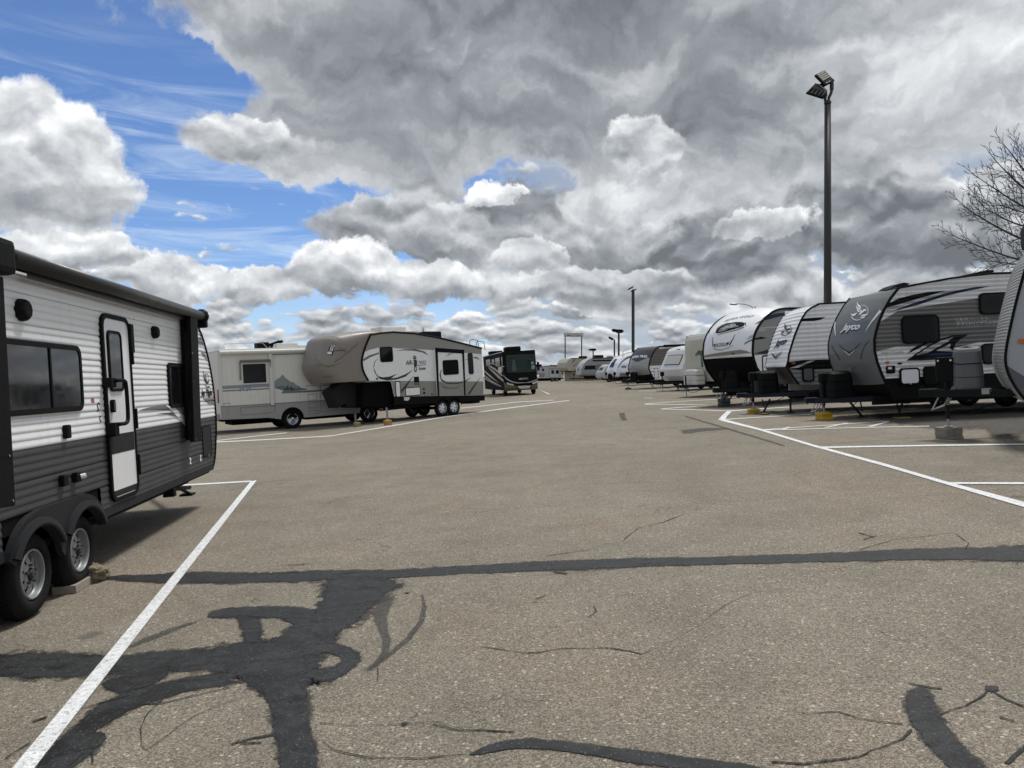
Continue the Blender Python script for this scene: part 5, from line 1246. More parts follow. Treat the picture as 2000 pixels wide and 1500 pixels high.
# ---- grey-nosed corrugated trailer
r = Rig('travel_trailer', 'silver corrugated travel trailer with smooth dark grey nose cap and white bird emblem', 'travel trailer', 8.95, 18.9, 3, GRP)
z = zf(1640, 480, 3.75); W5 = 2.4; set_corr(r, .105, .026, k=.62)
galu = mat('silver_aluminium', (.70, .71, .71), .35, noise=.06, streak=.22, dirt=(.2, .19, .17)); dalu = mat('mid_grey_aluminium', (.14, .14, .138), .4, noise=.08, streak=.1)
gask = z([(425, 312), (370, 382), (320, 470), (285, 550), (262, 630), (250, 690), (252, 770), (270, 850), (300, 930), (335, 1010), (382, 1102)])
ge = r.pp(gask); roofp = r.pp(z([(425, 315), (520, 294), (800, 243), (1100, 206), (1285, 200)])); xe = 8.0
r.sheet('body_side', ge[:9][::-1] + roofp[1:] + [(xe, roofp[-1][1]+.02), (xe, 1.02), (ge[8][0]+.05, 1.02)], galu)
r.sheet('side_band', r.pp(z([(290, 560), (420, 480), (640, 440), (1010, 385), (1400, 330), (1400, 700), (1020, 706), (850, 745), (600, 735), (410, 740), (263, 775), (253, 700), (266, 630)])), dalu, .003)
r.sheet('lower_skirt', [(ge[8][0]+.05, 1.02), (xe, 1.02), (xe, .48), (ge[10][0], .48), ge[10], ge[9]], black_trim, .0, thick=.03, corr=False)
P = lambda q: r.pp(z(q))
for q, m_, o_ in (([(345, 428), (430, 386), (520, 362), (640, 340), (780, 328), (700, 352), (600, 380), (480, 415), (330, 458)], lbl_black, .006), ([(330, 462), (480, 418), (600, 384), (700, 356), (790, 330), (870, 318), (760, 350), (640, 384), (520, 420), (345, 484)], lbl_silver, .008),
    ([(350, 490), (520, 426), (640, 388), (760, 352), (880, 322), (1000, 302), (1100, 297), (1000, 318), (880, 342), (760, 372), (560, 436)], lbl_navy, .010), ([(490, 792), (540, 745), (620, 710), (720, 680), (640, 715), (560, 760)], lbl_black, .007),
    ([(485, 842), (560, 785), (640, 735), (720, 690), (820, 655), (945, 648), (890, 678), (845, 715), (832, 755), (870, 775), (960, 765), (1040, 740), (940, 785), (840, 808), (720, 832), (600, 840)], lbl_black, .008),
    ([(560, 800), (640, 745), (740, 695), (830, 668), (790, 700), (720, 740), (640, 785)], lbl_silver, .011), ([(600, 832), (680, 785), (740, 765), (800, 775), (850, 792), (770, 812)], lbl_navy, .011), ([(700, 770), (760, 740), (810, 715), (800, 750), (840, 780), (800, 775)], lbl_silver, .013)):
    r.sheet('graphic', r.pp(z(q)), m_, o_)
win(r, z([(443, 515), (728, 708)]), r=.14, fw=.04, proud=.06); win(r, z([(1010, 348), (1235, 497)]), r=.12, fw=.04, proud=.06); win(r, z([(1028, 718), (1215, 860)]), r=.12, fw=.04, proud=.06)
a = r.P(*z([(836, 600)])[0]); b = r.P(*z([(1190, 590)])[0])
r.letters('WhiteHawk', a[0], a[1], .34, lbl_grey, bold=.022, shear=.2, width=(b[0]-a[0])*1.02, off=.006, name='model_lettering'); r.letters('WhiteHawk', a[0]+.02, a[1]+.02, .32, lbl_silver, bold=-.004, shear=.2, width=(b[0]-a[0])*1.0, off=.012, name='model_lettering')
a = r.P(*z([(300, 792)])[0]); r.letters('Jayco', a[0], a[1], .09, lbl_tan, width=.34, off=.006, name='small_lettering'); a = r.P(*z([(400, 790)])[0]); r.letters('AMPED', a[0], a[1], .07, lbl_tan, width=.22, off=.006, name='small_lettering')
c = r.P(*z([(345, 855)])[0]); r.block('marker_lamp', rrect(c[0]-.055, c[1]-.03, c[0]+.055, c[1]+.03, .03), amber, -.035, .0)
c = r.P(*z([(438, 862)])[0]); r.block('vent', rrect(c[0]-.05, c[1]-.02, c[0]+.05, c[1]+.02, .02), black_pl, -.03, .0)
(a, b), (c, d) = [r.P(*p) for p in z([(335, 880), (402, 933)])]; r.block('socket_box', rrect(a, d, c, b, .03), black_pl, -.04, .0); r.sheet('label', rrect(a+.04, b-.09, a+.14, b-.03, .02), lbl_white, .042, corr=False)
hat(r, z([(430, 898), (583, 1014)]), r=.08, fw=.04, m=white_gel, proud=.06); (a, b), (c, d) = [r.P(*p) for p in z([(605, 885), (735, 1012)])]; r.window(a, d, c, b, r=.08, fw=.04, proud=.06, name='generator_door', gm=black_pl)
xn5 = min(p[0] for p in ge)
cap5 = Skin(ge[::-1], W5, .16, n=16); c5 = mat('grey_gelcoat', (.135, .147, .150), .42, spec=.3, noise=.05, nscale=1.2, streak=.06, dirt=(.2, .2, .19))
tcap = [i for i, p in enumerate(ge[::-1]) if p[1] < 1.04][-1]; t0 = cap5.L[tcap]
cap5.make(r, 'front_cap', c5, step=.07, t0=t0); cap5.make(r, 'front_skirt', black_pl, step=.1, t0=0, t1=t0)
r.bar('cap_moulding', [(p[0]+.01, -.01, p[1]) for p in ge], .034, black_trim, n=6); r.bar('cap_moulding', [(p[0]+.01, W5+.01, p[1]) for p in ge], .034, black_trim, n=6)
r.bar('roof_moulding', [(p[0], -.012, p[1]+.01) for p in roofp] + [(xe, -.012, roofp[-1][1]+.03)], .028, black_trim, n=6)
bm = bmesh.new(); L_ = roofp + [(xe, roofp[-1][1]+.02)]; A = [bm.verts.new((p[0], 0, p[1]+.03)) for p in L_]; B = [bm.verts.new((p[0], W5, p[1]+.03)) for p in L_]
for i in range(len(A)-1): bm.faces.new((A[i], A[i+1], B[i+1], B[i]))
link('roof', bm, white_pl, r.e); r.bx('far_wall', ge[4][0]+.6, xe, W5-.03, W5, .5, 3.2, galu, bev=0); r.bx('rear_wall', xe-.03, xe, 0, W5, .5, roofp[-1][1], galu, bev=0)
r.block('roof_vent', r.pp(z([(355, 318), (395, 292), (455, 272), (500, 280), (470, 300), (420, 316)]), .5), black_pl, .4, 1.0); r.block('roof_vent', r.pp(z([(955, 208), (1010, 192), (1060, 182), (1108, 180), (1110, 196), (1060, 205)]), .6), black_pl, .5, 1.2)
bird(cap5, r, (1600+715/9.375, 560+475/9.375), 190/9.375, 205/9.375, lbl_white)
zz = zf(1600, 560, 9.375)
for q, m_ in ((stroke([(852, 835), (880, 770), (930, 690), (1000, 600), (1070, 510), (1130, 440)], 4, 46), lbl_white), (stroke([(308, 905), (300, 840), (290, 740), (284, 640)], 8, 42), lbl_white), (stroke([(370, 1072), (430, 1130), (480, 1165), (558, 1205)], 6, 26), lbl_navy), (stroke([(558, 1205), (640, 1150), (700, 1090), (760, 1025)], 26, 4), lbl_navy),
              (stroke([(440, 1160), (500, 1200), (556, 1252)], 6, 14), lbl_white), (stroke([(556, 1252), (610, 1205), (660, 1150)], 14, 4), lbl_white), (stroke([(225, 1080), (270, 1160), (330, 1250), (385, 1340)], 5, 12), lbl_black), (stroke([(925, 985), (860, 1050), (810, 1140), (765, 1330)], 4, 12), lbl_black)):
    cdec(cap5, r, 'graphic', zz(q), m_, .010)
def capword(skin, r, word, pa, pb, hpx, m, off=.012, nm='maker_lettering', bold=.012, shear=.35, size=.3):
    """word between two photo points of its baseline, hpx high"""
    a, b = skin.ip(r, [pa, pb]); c_, = skin.ip(r, [(pa[0], pa[1]-hpx)])
    bm, w_ = text_polys(word, size, bold, shear); h_ = max(v.co.z for v in bm.verts); H = c_[1]-a[1]
    if b[0] < a[0] and False: pass
    for v in bm.verts:
        k = v.co.x/w_; v.co.x = a[0]+(b[0]-a[0])*k; v.co.z = a[1]+(b[1]-a[1])*k + v.co.z/h_*H
    return skin.decal(r, nm, bm, m, off)
capword(cap5, r, 'Jayco', zz([(435, 815)])[0], zz([(735, 795)])[0], 12.5, lbl_black, .010); capword(cap5, r, 'Jayco', zz([(430, 800)])[0], zz([(745, 780)])[0], 12, lbl_white, .016)
cdec(cap5, r, 'bug_smear', z([(55, 895), (75, 885), (95, 900), (90, 920), (60, 925)]), mat('bug_smear', (.24, .20, .18), .8), .009)
for s_ in (0,): running(r, xn5+.2, xe, W5, (5.0, 5.85))
xj = tongue(r, xn5+.1, z=.50, L=1.15, W=W5, cover=black_pl, ch=.66, cw=.75, cover_w=.62, cx=xn5-.42)
bs = wpt(r, xj, W5/2); jack_foot(r, xj, W5, .20)
a = r.P(1594, 806, W5/2)
crib('jack_block', 'jack block', 'tall bright yellow plastic block under the jack of the dark grey nosed trailer', bs, .20, .34, .34, yellow, math.radians(8), 'pad', 'blocks under the trailer jacks')
c = r.P(1690, 770, .5); stabil(r, c[0]-.1, .5, .05); c = r.P(1758, 770, .4); stabil(r, c[0]-.1, .35, .06, dx=-.15)
c = r.P(1758, 812, .35)
p = wpt(r, c[0], .3); crib('jack_pad', 'jack pad', 'flat yellow pad under the stabiliser nearest the white hatch of the grey nosed trailer', p, .03, .34, .3, mat('dull_yellow_plastic', (.30, .21, .04), .7, noise=.2), 0, 'block', 'pads under stabilisers')
V5 = r
# ---- white corrugated trailer
r = Rig('travel_trailer', 'white corrugated travel trailer with slanted corrugated nose between two larger trailers', 'travel trailer', 8.2, 22.8, -4, GRP)
z = zf(1360, 560, 5); W6 = 2.4; set_corr(r, .13, .026, k=.5)
walu = mat('white_grey_aluminium', (.78, .79, .80), .35, noise=.05, streak=.14)
g0 = r.pp(z([(1190, 172), (1120, 205), (1070, 245), (1030, 310), (1000, 372), (960, 470), (925, 580), (900, 665), (893, 730), (875, 782)])); g1 = g0[-1:] + r.pp(z([(912, 830), (950, 890), (1000, 955)]))
top = g0[0]; xe = 8.2
r.sheet('body_side', g0[::-1] + [(xe, top[1]+.02), (xe, 1.05), (g1[0][0]+.05, 1.05)] if g1[0][1] < 1.05 else g0[::-1] + [(xe, top[1]), (xe, g0[-1][1])], walu)
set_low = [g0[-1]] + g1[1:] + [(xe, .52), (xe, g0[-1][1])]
r.sheet('lower_side', set_low, mat('lower_grey_aluminium', (.19, .19, .19), .4, noise=.06), -.004)  # lower wall in one even darker grey
r.sheet('side_band', r.pp(z([(892, 736), (1040, 716), (1330, 708), (1330, 800), (1000, 812), (905, 800), (885, 775)])), black_trim, .006)
r.sheet('graphic', r.pp(z([(905, 798), (1110, 722), (1160, 718), (990, 792)])), lbl_silver, .010); r.sheet('graphic', r.pp(z([(1025, 312), (1150, 302), (1262, 297), (1215, 322), (1150, 335), (1028, 338)])), lbl_black, .006)
c = r.P(*z([(945, 745)])[0]); r.block('marker_lamp', rrect(c[0]-.06, c[1]-.035, c[0]+.06, c[1]+.035, .03), mat('dull_red_lens', (.30, .07, .05), .4), -.05, .0)
(a, b), (c, d) = [r.P(*p) for p in z([(1025, 785), (1150, 925)])]; r.hatch(a, d, c, b, r=.08, fw=.05, m=mat('grey_hatch_panel', (.10, .105, .105), .4), proud=.06, name='storage_door')
cap6 = Skin(g0[::-1], W6, .03, n=12); cf = corr_fn(.13, .022, k=.5); cap6.make(r, 'front_wall', walu, step=.035, corr=lambda t: cf(t), smooth=False)
cap6b = Skin([g1[-1]] + g1[:-1][::-1], W6, 0, n=4); cap6b.make(r, 'front_underpan', mat('brown_black_pan', (.035, .03, .026), .6), step=.3)
r.bar('side_moulding', [(p[0]+.005, -.012, p[1]) for p in g0+g1[1:]], .030, black_trim, n=6); r.bar('side_moulding', [(p[0]+.005, W6+.012, p[1]) for p in g0], .030, black_trim, n=6)
r.bar('roof_moulding', [(top[0], -.012, top[1]+.01), (xe, -.012, top[1]+.03)], .03, black_trim, n=6); r.bx('roof', top[0]-.05, xe, 0, W6, top[1], top[1]+.03, white_pl, bev=0); r.bx('far_wall', top[0]-.3, xe, W6-.03, W6, .6, top[1], walu, bev=0)
bird(cap6, r, (1360+875/5, 560+430/5), 62/5, 75/5, lbl_black, lw=1.6, off=.028)
capword(cap6, r, 'Jayco', z([(775, 588)])[0], z([(880, 560)])[0], 12, lbl_black, .028)
for q in (stroke([(738, 648), (778, 690)], 3, 14), stroke([(778, 690), (850, 632)], 14, 3), stroke([(748, 668), (780, 706)], 3, 6), stroke([(780, 706), (835, 662)], 6, 3)): cdec(cap6, r, 'graphic', z(q), lbl_black, .028)
xn6 = min(p[0] for p in g0); running(r, xn6+.8, xe, W6, (4.4, 5.2))
xj = tongue(r, xn6+.35, z=.56, L=1.35, W=W6, cover=black_pl, ch=.66, cw=.80, cover_w=.60, cx=xn6-.30)
jack_foot(r, xj, W6, .13, .45)
crib('jack_block', 'jack block', 'low bright yellow plastic block under the jack of the white corrugated trailer', wpt(r, xj, W6/2), .13, .40, .36, yellow, math.radians(-10), 'pad', 'blocks under the trailer jacks')
stabil(r, r.P(1491, 785, .5)[0], .5, .06, dx=-.2); stabil(r, r.P(1544, 795, .2)[0], .2, .02, dx=0)
c = r.P(1486, 790, .5); crib('wood_plank', 'plank', 'brown plank pad under the stabiliser beside the low yellow jack block', wpt(r, c[0], .45), .05, .75, .2, mat('brown_wood', (.11, .085, .05), .8, noise=.25), 0, 'block', 'plank pads under stabilisers')
# ---- white rounded trailer with the wolf emblem
r = Rig('travel_trailer', 'tall white trailer with rounded glossy nose and oval wolf head emblem', 'travel trailer', 8.9, 27.6, 31, GRP)
z = zf(1360, 560, 5); W7 = 2.4
g0 = r.pp(z([(900, 212), (830, 215), (780, 228), (740, 247), (695, 280), (660, 312), (628, 350), (600, 392), (580, 430), (565, 472), (553, 520), (548, 580), (546, 640), (552, 680)])); g1 = [g0[-1]] + r.pp(z([(562, 720), (585, 790), (640, 870), (700, 950)]))
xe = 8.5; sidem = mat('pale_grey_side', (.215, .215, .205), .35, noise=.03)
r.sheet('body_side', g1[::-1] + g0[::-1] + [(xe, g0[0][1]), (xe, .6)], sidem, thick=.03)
for q, m_ in (([(700, 285), (770, 262), (900, 250), (880, 275), (760, 305), (650, 335)], lbl_navy), ([(560, 505), (630, 488), (692, 500), (640, 512), (560, 520)], lbl_black), ([(560, 655), (640, 630), (710, 610), (700, 655)], lbl_navy), ([(615, 400), (800, 385), (790, 398), (610, 412)], lbl_silver), ([(605, 425), (690, 412), (670, 428), (605, 438)], lbl_silver), ([(560, 672), (700, 660), (700, 950), (640, 870), (585, 790)], walu)):
    r.sheet('graphic', r.pp(z(q)), m_, .006)
(a, b), (c, d) = [r.P(*p) for p in z([(636, 670), (720, 800)])]; r.hatch(a, d-.2, c+.2, b, r=.10, fw=.05, m=walu, proud=.02)
L7 = smooth_poly(g0[::-1], 1); cap7 = Skin(L7, W7, .22, n=20); wg = mat('bright_white_gelcoat', (.82, .83, .85), .24, coat=.4, noise=.03, streak=.05); cap7.make(r, 'front_cap', wg, step=.06)
sk7 = Skin([g1[-1]] + g1[:-1][::-1], W7, .10, n=12); sk7.make(r, 'front_skirt', black_matte, step=.1)
r.bar('cap_moulding', [(p[0]+.01, -.01, p[1]) for p in smooth_poly(g0, 1)+g1[1:]], .045, black_trim, n=6); r.bar('cap_moulding', [(p[0]+.0, W7+.01, p[1]) for p in smooth_poly(g0, 1)+g1[1:]], .04, black_trim, n=6)
r.bar('roof_moulding', [(g0[0][0], -.01, g0[0][1]), (xe, -.01, g0[0][1]+.02)], .05, black_trim, n=6); r.bx('roof', g0[0][0], xe, 0, W7, g0[0][1]-.03, g0[0][1]+.03, white_pl, bev=0); r.bx('awning_roll', g0[0][0]+.2, xe, -.12, -.01, g0[0][1]-.2, g0[0][1]-.06, black_pl, bev=.03)
r.bx('far_wall', 1.2, xe, W7-.03, W7, .6, 3.2, sidem, bev=0)
q7 = zf(1360, 600, 11.11)
cdec(cap7, r, 'skirt_panel', q7([(100, 1105), (180, 1045), (420, 1000), (700, 960), (950, 925), (1080, 945), (1200, 992), (900, 1020), (600, 1048), (300, 1080)]), mat('warm_grey_print', (.24, .225, .205), .4), .010)
for q, m_, o_ in (([(415, 555), (450, 470), (560, 400), (700, 350), (850, 325), (980, 325), (1050, 345), (1040, 400), (960, 440), (820, 480), (700, 515), (560, 550), (470, 568)], lbl_black, .010), ([(470, 540), (520, 470), (640, 405), (760, 375), (800, 410), (900, 400), (940, 430), (820, 445), (700, 470), (620, 520), (540, 535)], lbl_tan, .015),
    ([(560, 480), (680, 400), (790, 365), (870, 372), (850, 400), (900, 410), (830, 425), (760, 455), (700, 450), (640, 490), (590, 500)], lbl_silver, .020), ([(700, 410), (740, 395), (735, 420)], lbl_black, .025), ([(800, 385), (830, 385), (815, 400)], lbl_black, .025), ([(620, 470), (660, 455), (650, 475)], lbl_black, .025),
    (stroke([(470, 610), (560, 575), (760, 530), (900, 490), (1040, 440)], 8, 14), lbl_black, .012), (stroke([(440, 460), (560, 390), (700, 340)], 6, 10), lbl_black, .012), (stroke([(1060, 340), (1085, 410)], 26, 6), lbl_black, .012),
    (stroke([(362, 650), (358, 760), (362, 860)], 8, 26), lbl_grey, .010), (stroke([(842, 590), (800, 690), (720, 820)], 8, 26), lbl_navy, .010), (stroke([(370, 890), (450, 925), (560, 925), (700, 880), (800, 820)], 30, 12), lbl_silver, .009),
    ([(378, 805), (720, 765), (690, 810), (650, 835), (400, 866)], lbl_black, .012), ([(1265, 370), (1380, 305), (1490, 260), (1440, 310), (1350, 345)], lbl_navy, .010), ([(1040, 820), (1060, 770), (1240, 680), (1245, 720), (1130, 765)], lbl_grey, .010), ([(1090, 710), (1160, 630), (1250, 590), (1248, 660)], lbl_silver, .009), ([(240, 545), (320, 450), (300, 500), (275, 570)], lbl_navy, .01), ([(105, 855), (165, 880), (165, 930)], lbl_grey, .01), ([(140, 740), (180, 720), (178, 860), (130, 820)], lbl_silver, .009),
    ([(770, 985), (820, 1000), (832, 1030), (800, 1025)], lbl_black, .02)):
    cdec(cap7, r, 'emblem' if o_ > .012 else 'graphic', q7(q), m_, o_)
capword(cap7, r, 'CHEROKEE', q7([(412, 858)])[0], q7([(665, 822)])[0], 4.2, lbl_white, .018, shear=0, nm='maker_lettering'); capword(cap7, r, 'ALPHA WOLF', q7([(600, 320)])[0], q7([(1230, 215)])[0], 3.2, lbl_silver, .012, shear=.2, nm='model_lettering')
xn7 = min(p[0] for p in g0); running(r, .6, xe, W7, (4.6, 5.4))
(a, b) = r.P(*z([(75, 730)])[0], W7*.8); r.bx('registration_plate', -.12, -.08, W7*.85, W7*.95, 1.45, 1.62, white_pl, bev=0)
xj = tongue(r, .55, z=.60, L=1.35, W=W7, cover=black_pl, ch=.66, cw=.62, m=frame_mt, cx=.0)
jack_foot(r, xj, W7, .32, .5); jm = mat('dark_teal_plastic', (.012, .030, .032), .5, noise=.1)
o = crib('jack_block', 'jack block', 'dark teal stacked plastic blocks under the jack of the white wolf emblem trailer', wpt(r, xj, W7/2), .32, .34, .34, [jm, white_pl], math.radians(12), 'stack', 'blocks under the trailer jacks')
for (u, v, y, lab) in ((1422, 788, 1.5, 'brown plank pad under the stabiliser right of the dark teal jack blocks'),):
    c = r.P(u, v, y); stabil(r, c[0], y, .10, dx=-.3); crib('wood_plank', 'plank', lab, wpt(r, c[0], y), .06, .6, .2, MATS['brown_wood'], .5, 'block', 'plank pads under stabilisers')
r.bx('battery_box', .0, .35, .7, 1.05, .66, .92, black_pl)
# ---- nearest trailer at the right edge
r = Rig('travel_trailer', 'grey travel trailer with ribbed nose and grey gas bottle cover, at the right edge', 'travel trailer', 8.62, 12.35, -28, GRP)
W8 = 2.4; rib = mat('ribbed_grey_aluminium', (.30, .31, .30), .4, noise=.06); smo = mat('smooth_grey_fibreglass', (.33, .35, .375), .32, noise=.03, coat=.2); lowg = mat('dark_grey_panel', (.085, .09, .10), .4)  # lower side band takes the darkest of these even greys
e8 = r.pp([(2010, 500), (2000, 530), (1990, 565), (1981, 600), (1972, 640), (1965, 675), (1962, 700), (1965, 722), (1975, 745), (1990, 768), (2006, 786)])
z_ = e8[0][1]; e8 = [(e8[0][0]+1.0, z_+.55), (e8[0][0]+.55, z_+.45), (e8[0][0]+.2, z_+.25)] + e8
xe = 7.0
r.sheet('body_side', e8[::-1] + [(xe, e8[0][1]), (xe, .55)], smo, thick=.03)
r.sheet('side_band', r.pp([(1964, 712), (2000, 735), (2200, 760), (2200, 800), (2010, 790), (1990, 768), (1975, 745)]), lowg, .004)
c = r.P(1996, 666); r.block('marker_lamp', rrect(c[0]-.055, c[1]-.035, c[0]+.075, c[1]+.035, .03), amber, -.035, .0)
cap8 = Skin(smooth_poly(e8[::-1], 1), W8, .05, n=10); cf8 = corr_fn(.055, .012); cap8.make(r, 'front_wall', rib, step=.014, corr=lambda t: cf8(t), smooth=False)
r.bar('side_moulding', [(p[0]+.006, -.012, p[1]) for p in smooth_poly(e8, 1)], .024, black_trim, n=6); r.bar('side_moulding', [(p[0]+.006, W8+.0, p[1]) for p in smooth_poly(e8, 1)], .02, lbl_silver, n=6)
r.bx('roof', e8[0][0], xe, 0, W8, e8[0][1]-.02, e8[0][1]+.03, white_pl, bev=0); r.bx('far_wall', 1.2, xe, W8-.03, W8, .6, 3.2, smo, bev=0)
r.bx('roof_cap', e8[2][0]-.15, e8[0][0], .8, 1.6, e8[2][1]+.0, e8[0][1]+.12, black_pl, bev=.08)
running(r, .6, xe, W8, (3.9, 4.7))
xn8 = min(p[0] for p in e8); L8 = 1.05
cx = r.P(1890, 720, W8/2)[0]
gcov = mat('grey_bottle_cover', (.10, .105, .11), .45, noise=.05)
xj = r.P(1851, 800, W8/2)[0]; 
tongue(r, xj+.62+.6, z=r.P(1880, 767, W8/2)[1], L=1.45, W=W8, cover=gcov, ch=.72, cw=.46, cover_w=.46, cx=cx, m=mat('dark_teal_frame', (.006, .009, .010), .6, spec=.15), head=False, jack=xj+.0)
zt = r.P(1880, 767, W8/2)[1]
r.bx('jack_bracket', xj-.16, xj+.18, W8/2-.12, W8/2+.05, zt+.22, zt+.66, black_pl, bev=.02); r.bar('bolt', [(xj-.12, W8/2-.15, zt+.60), (xj-.12, W8/2-.10, zt+.60)], .018, chrome); r.bar('bolt', [(xj+.08, W8/2-.15, zt+.60), (xj+.08, W8/2-.10, zt+.60)], .02, chrome)
jack_foot(r, xj, W8, .21, zt)
r.bx('latch_plate', xj+.52, xj+.66, W8/2-.42, W8/2-.40, zt-.02, zt+.08, galv, bev=0); r.bx('breakaway_handle', xj+.66, xj+.86, W8/2-.43, W8/2-.41, zt+.02, zt+.06, white_pl, bev=0)
bm = bmesh.new(); random.seed(4)
for k in range(9):
    q = Vector((xj+.10-.02*k*.6, W8/2-.18, zt+.10-.035*k)); rr = .022
    tube(bm, [q+Vector((rr*math.cos(t*math.pi/4), (rr if k % 2 else 0)*math.sin(t*math.pi/4)*.6, rr*math.sin(t*math.pi/4))) for t in range(9)], .006, 5, caps=False)
link('chain', bm, galv, r.e)['kind'] = 'stuff'
crib('board_stack', 'board stack', 'stack of weathered boards under the jack of the trailer at the right edge', wpt(r, xj, W8/2), .21, .36, .30, woodm, math.radians(4), 'boards', 'blocks under the trailer jacks')
# ---- cream trailer with the palm print
def simple(name, lab, cat, x, y, th): return Rig(name, lab, cat, x, y, th, GRP)
r = simple('travel_trailer', 'tall cream trailer with upright nose, palm tree print and white gas bottle cover', 'travel trailer', 9.9, 36.8, 25)
crm = mat('cream_gelcoat', (.50, .49, .43), .4, noise=.04, streak=.1); z = zf(1200, 560, 5.5556); W9 = 2.4
H = 3.05; prof = [(.0, .75), (-.02, 1.2), (-.02, 1.8), (0, 2.5), (.04, 2.8), (.15, 3.0), (.35, H)]
r.sheet('body_side', prof + [(7, H), (7, .6), (.1, .6)], crm, thick=.03); cap9 = Skin(prof, W9, .06, n=10); cap9.make(r, 'front_wall', crm, step=.1); r.bx('roof', .3, 7, 0, W9, H-.01, H+.04, white_pl, bev=0); r.bx('far_wall', .1, 7, W9-.03, W9, .6, H, crm, bev=0)
running(r, .2, 7, W9, (3.6, 4.4), floor=.6)
tongue(r, .0, z=.55, L=1.25, W=W9, cover=mat('white_bottle_cover', (.60, .59, .55), .5, noise=.06), ch=.72, cw=1.0, cover_w=.6, cx=-.45, head=False); jack_foot(r, -.97, W9, .02, .5)
def rel(t, y0, y1, t0, t1, m_, nm='graphic', off=.008): return cap9.decal(r, nm, [(y0, t0), (y1, t0), (y1, t1), (y0, t1)], m_, off)
pan = mat('cream_panel', (.46, .44, .35), .45); cap9.decal(r, 'panel', [(.5, 1.05), (1.9, 1.05), (1.9, 2.0), (.5, 2.0)], pan, .01)
grn = mat('palm_green_print', (.03, .09, .07), .4)
cap9.decal(r, 'palm_print', stroke([(1.0, .7), (1.02, 1.1), (1.05, 1.35)], .14, .08), grn, .016)
for a in (-70, -35, 5, 40, 80, 120, -110):
    t = math.radians(a); cap9.decal(r, 'palm_print', stroke([(1.05, 1.35), (1.05+.25*math.sin(t), 1.42+.12*math.cos(t)), (1.05+.48*math.sin(t), 1.30+.12*math.cos(t))], .14, .03), grn, .018+abs(a)*.00004)
# ---- older white trailer with stone guard window
r = simple('travel_trailer', 'older small white trailer with a big framed front window guard and slanted nose', 'travel trailer', 10.4, 46.5, 24)
W10 = 2.3; pw = mat('old_white_paint', (.60, .62, .62), .4, noise=.05, streak=.08); set_corr(r, .16, .02)
g0 = r.pp(z([(790, 658), (700, 668), (600, 690), (545, 705)] ), 0)
prof = [(.30, .62), (-.05, .95), (-.10, 1.3), (.05, 1.55), (.55, 2.45), (.75, 2.62), (1.1, 2.70), (1.8, 2.76)]
r.sheet('body_side', [(.3, .62)] + prof[1:] + [(6, 2.78), (6, .62)], pw, thick=0); cap10 = Skin(prof, W10, .08, n=12); cap10.make(r, 'front_wall', pw, step=.08, t0=0)
r.bx('roof', 1.6, 6, 0, W10, 2.74, 2.80, pw, bev=0); r.bx('far_wall', 1, 6, W10-.03, W10, .6, 2.7, pw, bev=0)
cap10.decal(r, 'window_guard', [(.35, 1.15), (1.95, 1.15), (1.95, 1.85), (.35, 1.85)], black_trim, .01); cap10.decal(r, 'window_guard', [(.40, 1.19), (1.90, 1.19), (1.90, 1.80), (.40, 1.80)], mat('cream_guard', (.50, .49, .44), .4), .03)
cap10.decal(r, 'lower_panel', [(.45, .50), (1.85, .50), (1.85, .95), (.45, .95)], white_pl, .012); cap10.decal(r, 'emblem', stroke([(.9, 2.2), (1.1, 2.25), (1.3, 2.22)], .05), lbl_navy, .012)
for zq in (1.35, 1.42): r.sheet('stripe', [(.5, zq), (6, zq), (6, zq+.04), (.5, zq+.04)], lbl_grey, .005)
running(r, .6, 6, W10, (3.0, 3.8), floor=.55); tongue(r, .2, z=.5, L=1.2, W=W10, m=frame_mt); jack_foot(r, .2-1.2+.28, W10, .02, .5); stabil(r, .6, .3, .01); stabil(r, 1.0, 1.9, .01)
# ---- charcoal topped trailer
r = simple('travel_trailer', 'light grey trailer with charcoal upper nose, white lettering band and brown striped siding', 'travel trailer', 9.55, 54, 27)
W11 = 2.4; g0 = r.pp(z([(480, 650), (440, 680), (412, 730), (390, 780), (375, 840), (372, 890), (385, 925), (430, 1010)])); set_corr(r, .20, .02)
xe = 8; r.sheet('body_side', g0[:7][::-1] + [(xe, g0[0][1]+.1), (xe, g0[6][1])], mat('brown_stripe_aluminium', (.12, .105, .095), .4, noise=.1), 0); r.sheet('side_band', [(g0[5][0]+.02, 1.22), (xe, 1.22), (xe, 1.62), (g0[4][0], 1.62)], walu, .006); r.sheet('lower_side', [g0[6], g0[7], (xe, .6), (xe, g0[6][1])], walu, 0); r.sheet('roof_band', [(g0[0][0], g0[0][1]-.16), (xe, g0[0][1]-.05), (xe, g0[0][1]+.10), (g0[0][0]+.06, g0[0][1]-.01)], walu, .02, corr=False)
ln = g0[::-1]; cap11 = Skin(smooth_poly(ln, 1), W11, .18, n=14); t_low = cap11.L[2]; cap11.make(r, 'front_cap', mat('light_grey_gelcoat', (.33, .325, .31), .35, coat=.2), step=.08, t0=t_low*1.0); cap11.make(r, 'front_skirt', black_pl, step=.1, t1=t_low)
T = cap11.tot
cap11.decal(r, 'dark_panel', [(0.02, T*.62), (W11/2-.2, T*.50), (W11/2+.2, T*.50), (W11-.02, T*.62), (W11-.02, T*.995), (.02, T*.995)], mat('charcoal_gelcoat', (.035, .036, .04), .35), .01)
bm, w_ = text_polys('ASPEN TRAIL', .3, .012, .0)
for v in bm.verts: v.co.x = W11-.25-(W11-.5)*v.co.x/w_; v.co.z = T*.60+v.co.z*.85
for v in bm.verts: v.co.x = v.co.x
cap11.decal(r, 'maker_lettering', bm, lbl_white, .02)
